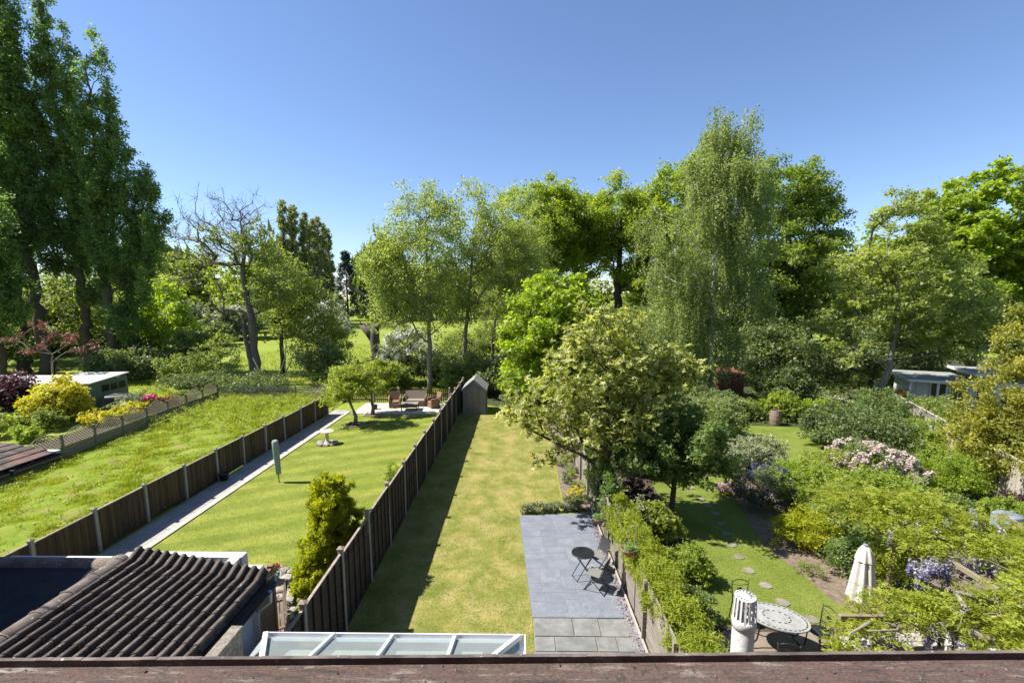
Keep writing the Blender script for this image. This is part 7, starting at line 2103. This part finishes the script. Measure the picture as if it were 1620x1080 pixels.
# ------------------------------------------------------------------ wisteria
def wisteria():
    rng = np.random.default_rng(301)
    t = thing('wisteria', 'sprawling wisteria with feathery leaves and lilac racemes over the pergola', 'wisteria', (7.4, 8.2, 0))
    o = np.array([7.4, 8.2, 0])
    lobes = [(9.2, 10.3, 2.50, 1.4, 0.9, 0.50), (8.4, 11.1, 2.45, 0.9, 0.7, 0.45), (10.7, 9.8, 2.15, 1.1, 0.8, 0.45), (8.9, 9.3, 2.45, 1.1, 0.5, 0.30), (10.2, 9.0, 2.35, 1.0, 0.5, 0.3),
             (6.7, 7.55, 2.15, 0.8, 0.42, 0.28), (7.5, 7.45, 2.12, 0.8, 0.45, 0.30), (8.5, 7.4, 2.15, 0.8, 0.5, 0.36), (5.9, 7.2, 2.0, 0.6, 0.30, 0.2), (8.3, 6.8, 1.95, 0.7, 0.45, 0.5), (9.3, 7.7, 2.2, 0.8, 0.6, 0.45), (7.4, 6.75, 1.85, 0.5, 0.3, 0.22), (9.9, 8.3, 2.2, 0.6, 0.5, 0.4), (5.25, 6.75, 1.95, 0.32, 0.25, 0.22),
             (9.4, 10.6, 1.2, 1.2, 0.4, 0.7), (6.0, 6.6, 1.9, 0.3, 0.2, 0.2)]
    C = lobe_points(rng, lobes, 2450, 0.45) - o
    n = len(C)
    # fronds: each a rachis with paired leaflets
    cen = C * np.array([0.9, 0.9, 0.0]) + np.array([0, 0, 1.9])
    d = nrm(nrm(rng.normal(size=(n, 3)) * np.array([1, 1, 0.3])) + np.array([0, 0, 0.25]))
    d = np.repeat(d, 2, axis=0) + rng.normal(size=(2 * n, 3)) * 0.5; d = nrm(d)
    B = np.repeat(C, 2, axis=0) + rng.normal(size=(2 * n, 3)) * 0.04
    Ls = rng.uniform(0.16, 0.30, 2 * n)
    P = []; N = []; D = []; v = []
    base = rng.uniform(0, 0.55, 2 * n)
    q = 11
    side = nrm(np.cross(d, np.array([0, 0, 1.0])))
    upv = np.cross(side, d)
    for j in range(q):
        u = (j // 2 + 1) / (q // 2 + 1) if j < q - 1 else 1.0
        s = 1 if j % 2 else -1
        p = B + d * (Ls * u)[:, None] + np.array([0, 0, -1.0]) * (Ls * u * u * 0.55)[:, None]
        dd = side * s * (0.9 if j < q - 1 else 0.05) + d * 0.55 + np.array([0, 0, -0.35]) + rng.normal(size=(2 * n, 3)) * 0.15
        P.append(p); D.append(nrm(dd)); N.append(nrm(upv + rng.normal(size=(2 * n, 3)) * 0.25)); v.append(base + rng.uniform(0, 0.45, 2 * n))
    P = np.concatenate(P); N = np.concatenate(N); D = np.concatenate(D); v = np.concatenate(v)
    V, F = leaf_quads(P, N, D, rng.uniform(0.06, 0.095, len(P)), rng.uniform(0.024, 0.036, len(P)))
    global NT
    NT += len(F) * 2
    link('foliage', np_mesh('foliage', V, F, 'leaf_wisteria', v), t)
    # twisting stems
    m = MB()
    m.tube([(-2.3, -1.45, 1.9), (-2.0, -1.2, 2.1), (-1.6, -1.05, 2.18), (-1.1, -1.05, 2.12), (-0.7, -1.0, 2.05), (-0.2, -0.98, 2.12), (0.15, -0.85, 2.3), (0.2, -0.6, 2.42), (0.9, -0.6, 2.25), (1.8, -0.5, 2.1)],
           [0.008, 0.016, 0.03, 0.04, 0.05, 0.055, 0.05, 0.045, 0.035, 0.02], 8)
    m.tube([(-0.2, -0.98, 2.12), (0.5, -1.15, 1.9), (0.9, -1.25, 1.3), (1.0, -1.3, 0.6), (1.05, -1.35, 0.0)], [0.05, 0.06, 0.065, 0.07, 0.08], 8)
    m.tube([(-1.1, -1.05, 2.12), (-1.3, -1.25, 2.2), (-1.9, -1.4, 2.3)], [0.025, 0.02, 0.01], 6)
    for _ in range(46):
        c = C[rng.integers(0, n)]; e = c + rng.normal(size=3) * np.array([0.5, 0.4, 0.15])
        m.tube([c, (c + e) / 2 + rng.normal(size=3) * 0.06, e], [0.008, 0.006, 0.004], 4, False)
    m.build('stem', 'vine_wood', t)
    # racemes
    me = []
    for s in range(4):
        r2 = np.random.default_rng(310 + s)
        k = 130
        u = r2.uniform(0, 1, k) ** 0.8
        a = r2.uniform(0, 2 * PI, k); rr = 0.055 * (1 - 0.75 * u) * r2.uniform(0.5, 1, k)
        Pp = np.stack([rr * np.cos(a), rr * np.sin(a), -0.30 * u], -1)
        V, F = leaf_quads(Pp, nrm(r2.normal(size=(k, 3))), nrm(r2.normal(size=(k, 3)) + np.array([0, 0, -0.3])), 0.032, 0.026)
        me.append(np_mesh('flower_cluster', V, F, 'petal_wisteria', np.clip(1 - u + r2.uniform(-.2, .2, k), 0, 1)))
    spots = []
    for (x0, x1, y0, y1, z, k) in ((7.9, 9.9, 8.75, 8.95, 2.28, 46), (8.1, 9.6, 9.4, 10.2, 2.55, 20), (9.0, 10.0, 9.6, 10.2, 2.4, 10), (5.6, 6.3, 6.9, 7.2, 2.0, 12), (6.6, 7.6, 7.0, 7.3, 2.05, 10), (8.6, 10.5, 9.6, 10.6, 2.62, 16), (5.1, 5.5, 6.6, 6.9, 1.85, 6), (8.9, 9.3, 7.5, 8.2, 2.3, 6)):
        for _ in range(k): spots.append((rng.uniform(x0, x1), rng.uniform(y0, y1), z + rng.uniform(-.12, .12)))
    for i, s in enumerate(spots):
        ob = link('flower_cluster', me[i % 4], t, (s[0] - o[0], s[1] - o[1], s[2])); ob.rotation_euler = (rng.uniform(-.15, .15), rng.uniform(-.15, .15), rng.uniform(0, 6))
        sc_ = rng.uniform(0.9, 1.6); ob.scale = (sc_, sc_, sc_)
wisteria()

# ------------------------------------------------------------------ grass
def blades(name, label_kind, n, X0, X1, Y0, Y1, hmin, hmax, w, m, seed, xf=None, clump=0.0, lean=0.5, z=0.0, hf=None, mask=None, zf=None, stripe=False):
    rng = np.random.default_rng(seed)
    # more blades where the ground is near the eye
    y = Y0 + (Y1 - Y0) * rng.uniform(0, 1, n) ** 1.35
    x = rng.uniform(X0, X1, n)
    if xf is not None: x = x + xf(y)
    h = rng.uniform(hmin, hmax, n)
    if clump > 0:
        f = (np.sin(x * 3.3 + 2.3 * np.sin(y * 1.9) + 1.1 * np.sin(x * 1.1 + y * 0.7)) + np.sin(y * 4.1 + 2.6 * np.sin(x * 2.1 + 0.8) + np.sin(y * 0.6)) + np.sin(x * 7.7 - y * 6.1 + 2.2 * np.sin(x * 3.1 + y * 2.3))) / 3
        keep = rng.uniform(-1, 1, n) < f + (1 - clump)
        x, y, h, f = x[keep], y[keep], h[keep], f[keep]
        h = h * (0.55 + 0.95 * np.clip(f, -0.5, 1))
    if hf is not None: h = h * hf(x, y)
    if mask is not None:
        k = mask(x, y); x, y, h = x[k], y[k], h[k]
    n = len(x)
    a = rng.uniform(0, 2 * PI, n)
    wv = np.stack([np.cos(a), np.sin(a), np.zeros(n)], -1) * (w * rng.uniform(0.6, 1.4, n))[:, None] / 2
    zz = np.full(n, z) if zf is None else zf(x, y)
    P = np.stack([x, y, zz], -1)
    tip = P + np.stack([rng.normal(size=n) * lean * h, rng.normal(size=n) * lean * h, h], -1)
    V = np.stack([P - wv, P + wv, tip], 1).reshape(-1, 3)
    F = np.arange(n * 3).reshape(-1, 3)
    if stripe: v_s = 0.18 * np.sign(np.sin(2 * PI * (y * math.cos(R(24)) + x * math.sin(R(24))) / 1.25))
    else: v_s = 0.0
    fb = sum(np.sin(x * a_ + b_ * np.sin(y * c_) + d_) * np.cos(y * c_ * 1.3 + a_ * 0.6 * np.sin(x * b_) + d_) * w_ for a_, b_, c_, d_, w_ in
             ((1.1, 1.7, 0.7, 0.3, 0.5), (2.9, 1.3, 2.3, 1.9, 0.4), (6.1, 2.1, 4.7, 0.7, 0.35), (11.0, 1.1, 9.3, 2.9, 0.25)))
    bv = 0.5 + 0.34 * fb
    v = np.clip(bv * 0.85 + rng.uniform(-0.1, 0.3, n) + v_s, 0, 1)
    global NT
    NT += n
    return tag(link(name, np_mesh(name, V, F, m, v)), kind='stuff')
def rough_h(x, y):
    return 0.75 + 1.0 * np.clip((y - 26) / 6, 0, 1) + 0.35 * np.clip((y - 22) / 4, 0, 1) * (np.sin(x * 1.9 + y) > 0)
blades('rough_grass', '', 240000, -21.3, -12.72, 8.5, 33.5, 0.10, 0.27, 0.024, 'blade_rough', 401, xf=lambda y: (y - 20) * -0.03 * (y > 0) * 0.5, clump=0.75, lean=0.5, hf=rough_h, z=0.03, mask=lambda x, y: (x < -12.62) & (x > -21.2 - (y - 20) * 0.075))
blades('lawn_grass', '', 60000, -11.0, -4.0, 9.9, 29.0, 0.02, 0.042, 0.013, 'blade_lawn', 402, stripe=True, lean=0.9, z=0.006, mask=lambda x, y: (x > -5.15 - (y - 9.8) * 0.62) | (y > 12.3))
blades('lawn_grass', '', 90000, -3.86, 1.6, 6.2, 29.5, 0.02, 0.045, 0.012, 'blade_dry', 403, lean=0.9, z=0.006, mask=lambda x, y: (x < 0.03 + np.clip((15.3 - y) * 0.06, 0, 0.34)) | ((y > 15.75) & (x < 1.6)))
blades('lawn_grass', '', 36000, 4.3, 8.6, 9.95, 18.9, 0.02, 0.045, 0.012, 'blade_lawn', 404, lean=0.9, z=0.006, mask=lambda x, y: (x < 7.75) | (y > 14))
blades('meadow_grass', '', 60000, -34, -5.0, 34.5, 75, 0.12, 0.32, 0.05, 'blade_rough', 405, clump=0.7, lean=0.6)
def ground_cover():
    rng = np.random.default_rng(420)
    n = 2600
    y = rng.uniform(19, 48, n); x = rng.uniform(3.2, 44, n)
    k = ~((x > 10.3) & (x < 19.2) & (y < 27.4)) & ~((x > 25.0) & (y > 26.0) & (y < 36)) & (y > 40 - x * 1.0)
    C = np.stack([x, y, rng.uniform(0.05, 0.35, n)], -1)[k]
    V, F, v = leaf_cloud(rng, C, 0.35, 4, 6, 0.12, 0.17, 0.12, 0.7, 0.8, tri=True)
    V[:, 2] = np.maximum(V[:, 2], 0.02)
    tag(link('undergrowth', np_mesh('undergrowth', V, F, 'leaf_mid', v)), kind='stuff')
ground_cover()
def weed_tufts():
    rng = np.random.default_rng(411)
    n = 900
    y = rng.uniform(25.5, 33.2, n); x = rng.uniform(-21.6, -12.7, n)
    x2 = rng.uniform(-20.8, -12.8, 500); y2 = rng.uniform(9, 26, 500)
    C = np.concatenate([np.stack([x, y, rng.uniform(0.15, 0.6, n)], -1), np.stack([x2, y2, rng.uniform(0.05, 0.13, 500)], -1)])
    V, F, v = leaf_cloud(rng, C, 0.13, 3, 6, 0.06, 0.09, 0.04, 1.0, 0.4)
    V[:, 2] = np.maximum(V[:, 2], 0.02)
    tag(link('tall_weeds', np_mesh('tall_weeds', V, F, 'leaf_apple', v)), kind='stuff')
weed_tufts()
def dead_thatch():
    rng = np.random.default_rng(412)
    t = thing('dead_grass_clump', 'heap of bleached dead grass hanging over the worn lath fence', 'dead grass', (-13.6, 33.2, 0))
    n = 1800
    P = rng.normal(size=(n, 3)) * np.array([0.7, 0.3, 0.25]) + np.array([0, 0, 0.75])
    V, F = leaf_quads(P, nrm(rng.normal(size=(n, 3))), nrm(rng.normal(size=(n, 3)) * 0.5 + np.array([0, 0, -1])), 0.35, 0.02)
    V[:, 2] = np.maximum(V[:, 2], 0.02)
    link('stalks', np_mesh('stalks', V, F, 'straw', np.random.default_rng(1).uniform(0, 1, n)), t)
leaf_mat('straw', [(0.20, 0.17, 0.12), (0.30, 0.26, 0.19)], 0.1, (1, 1, 1))
dead_thatch()
print('foliage triangles', NT)
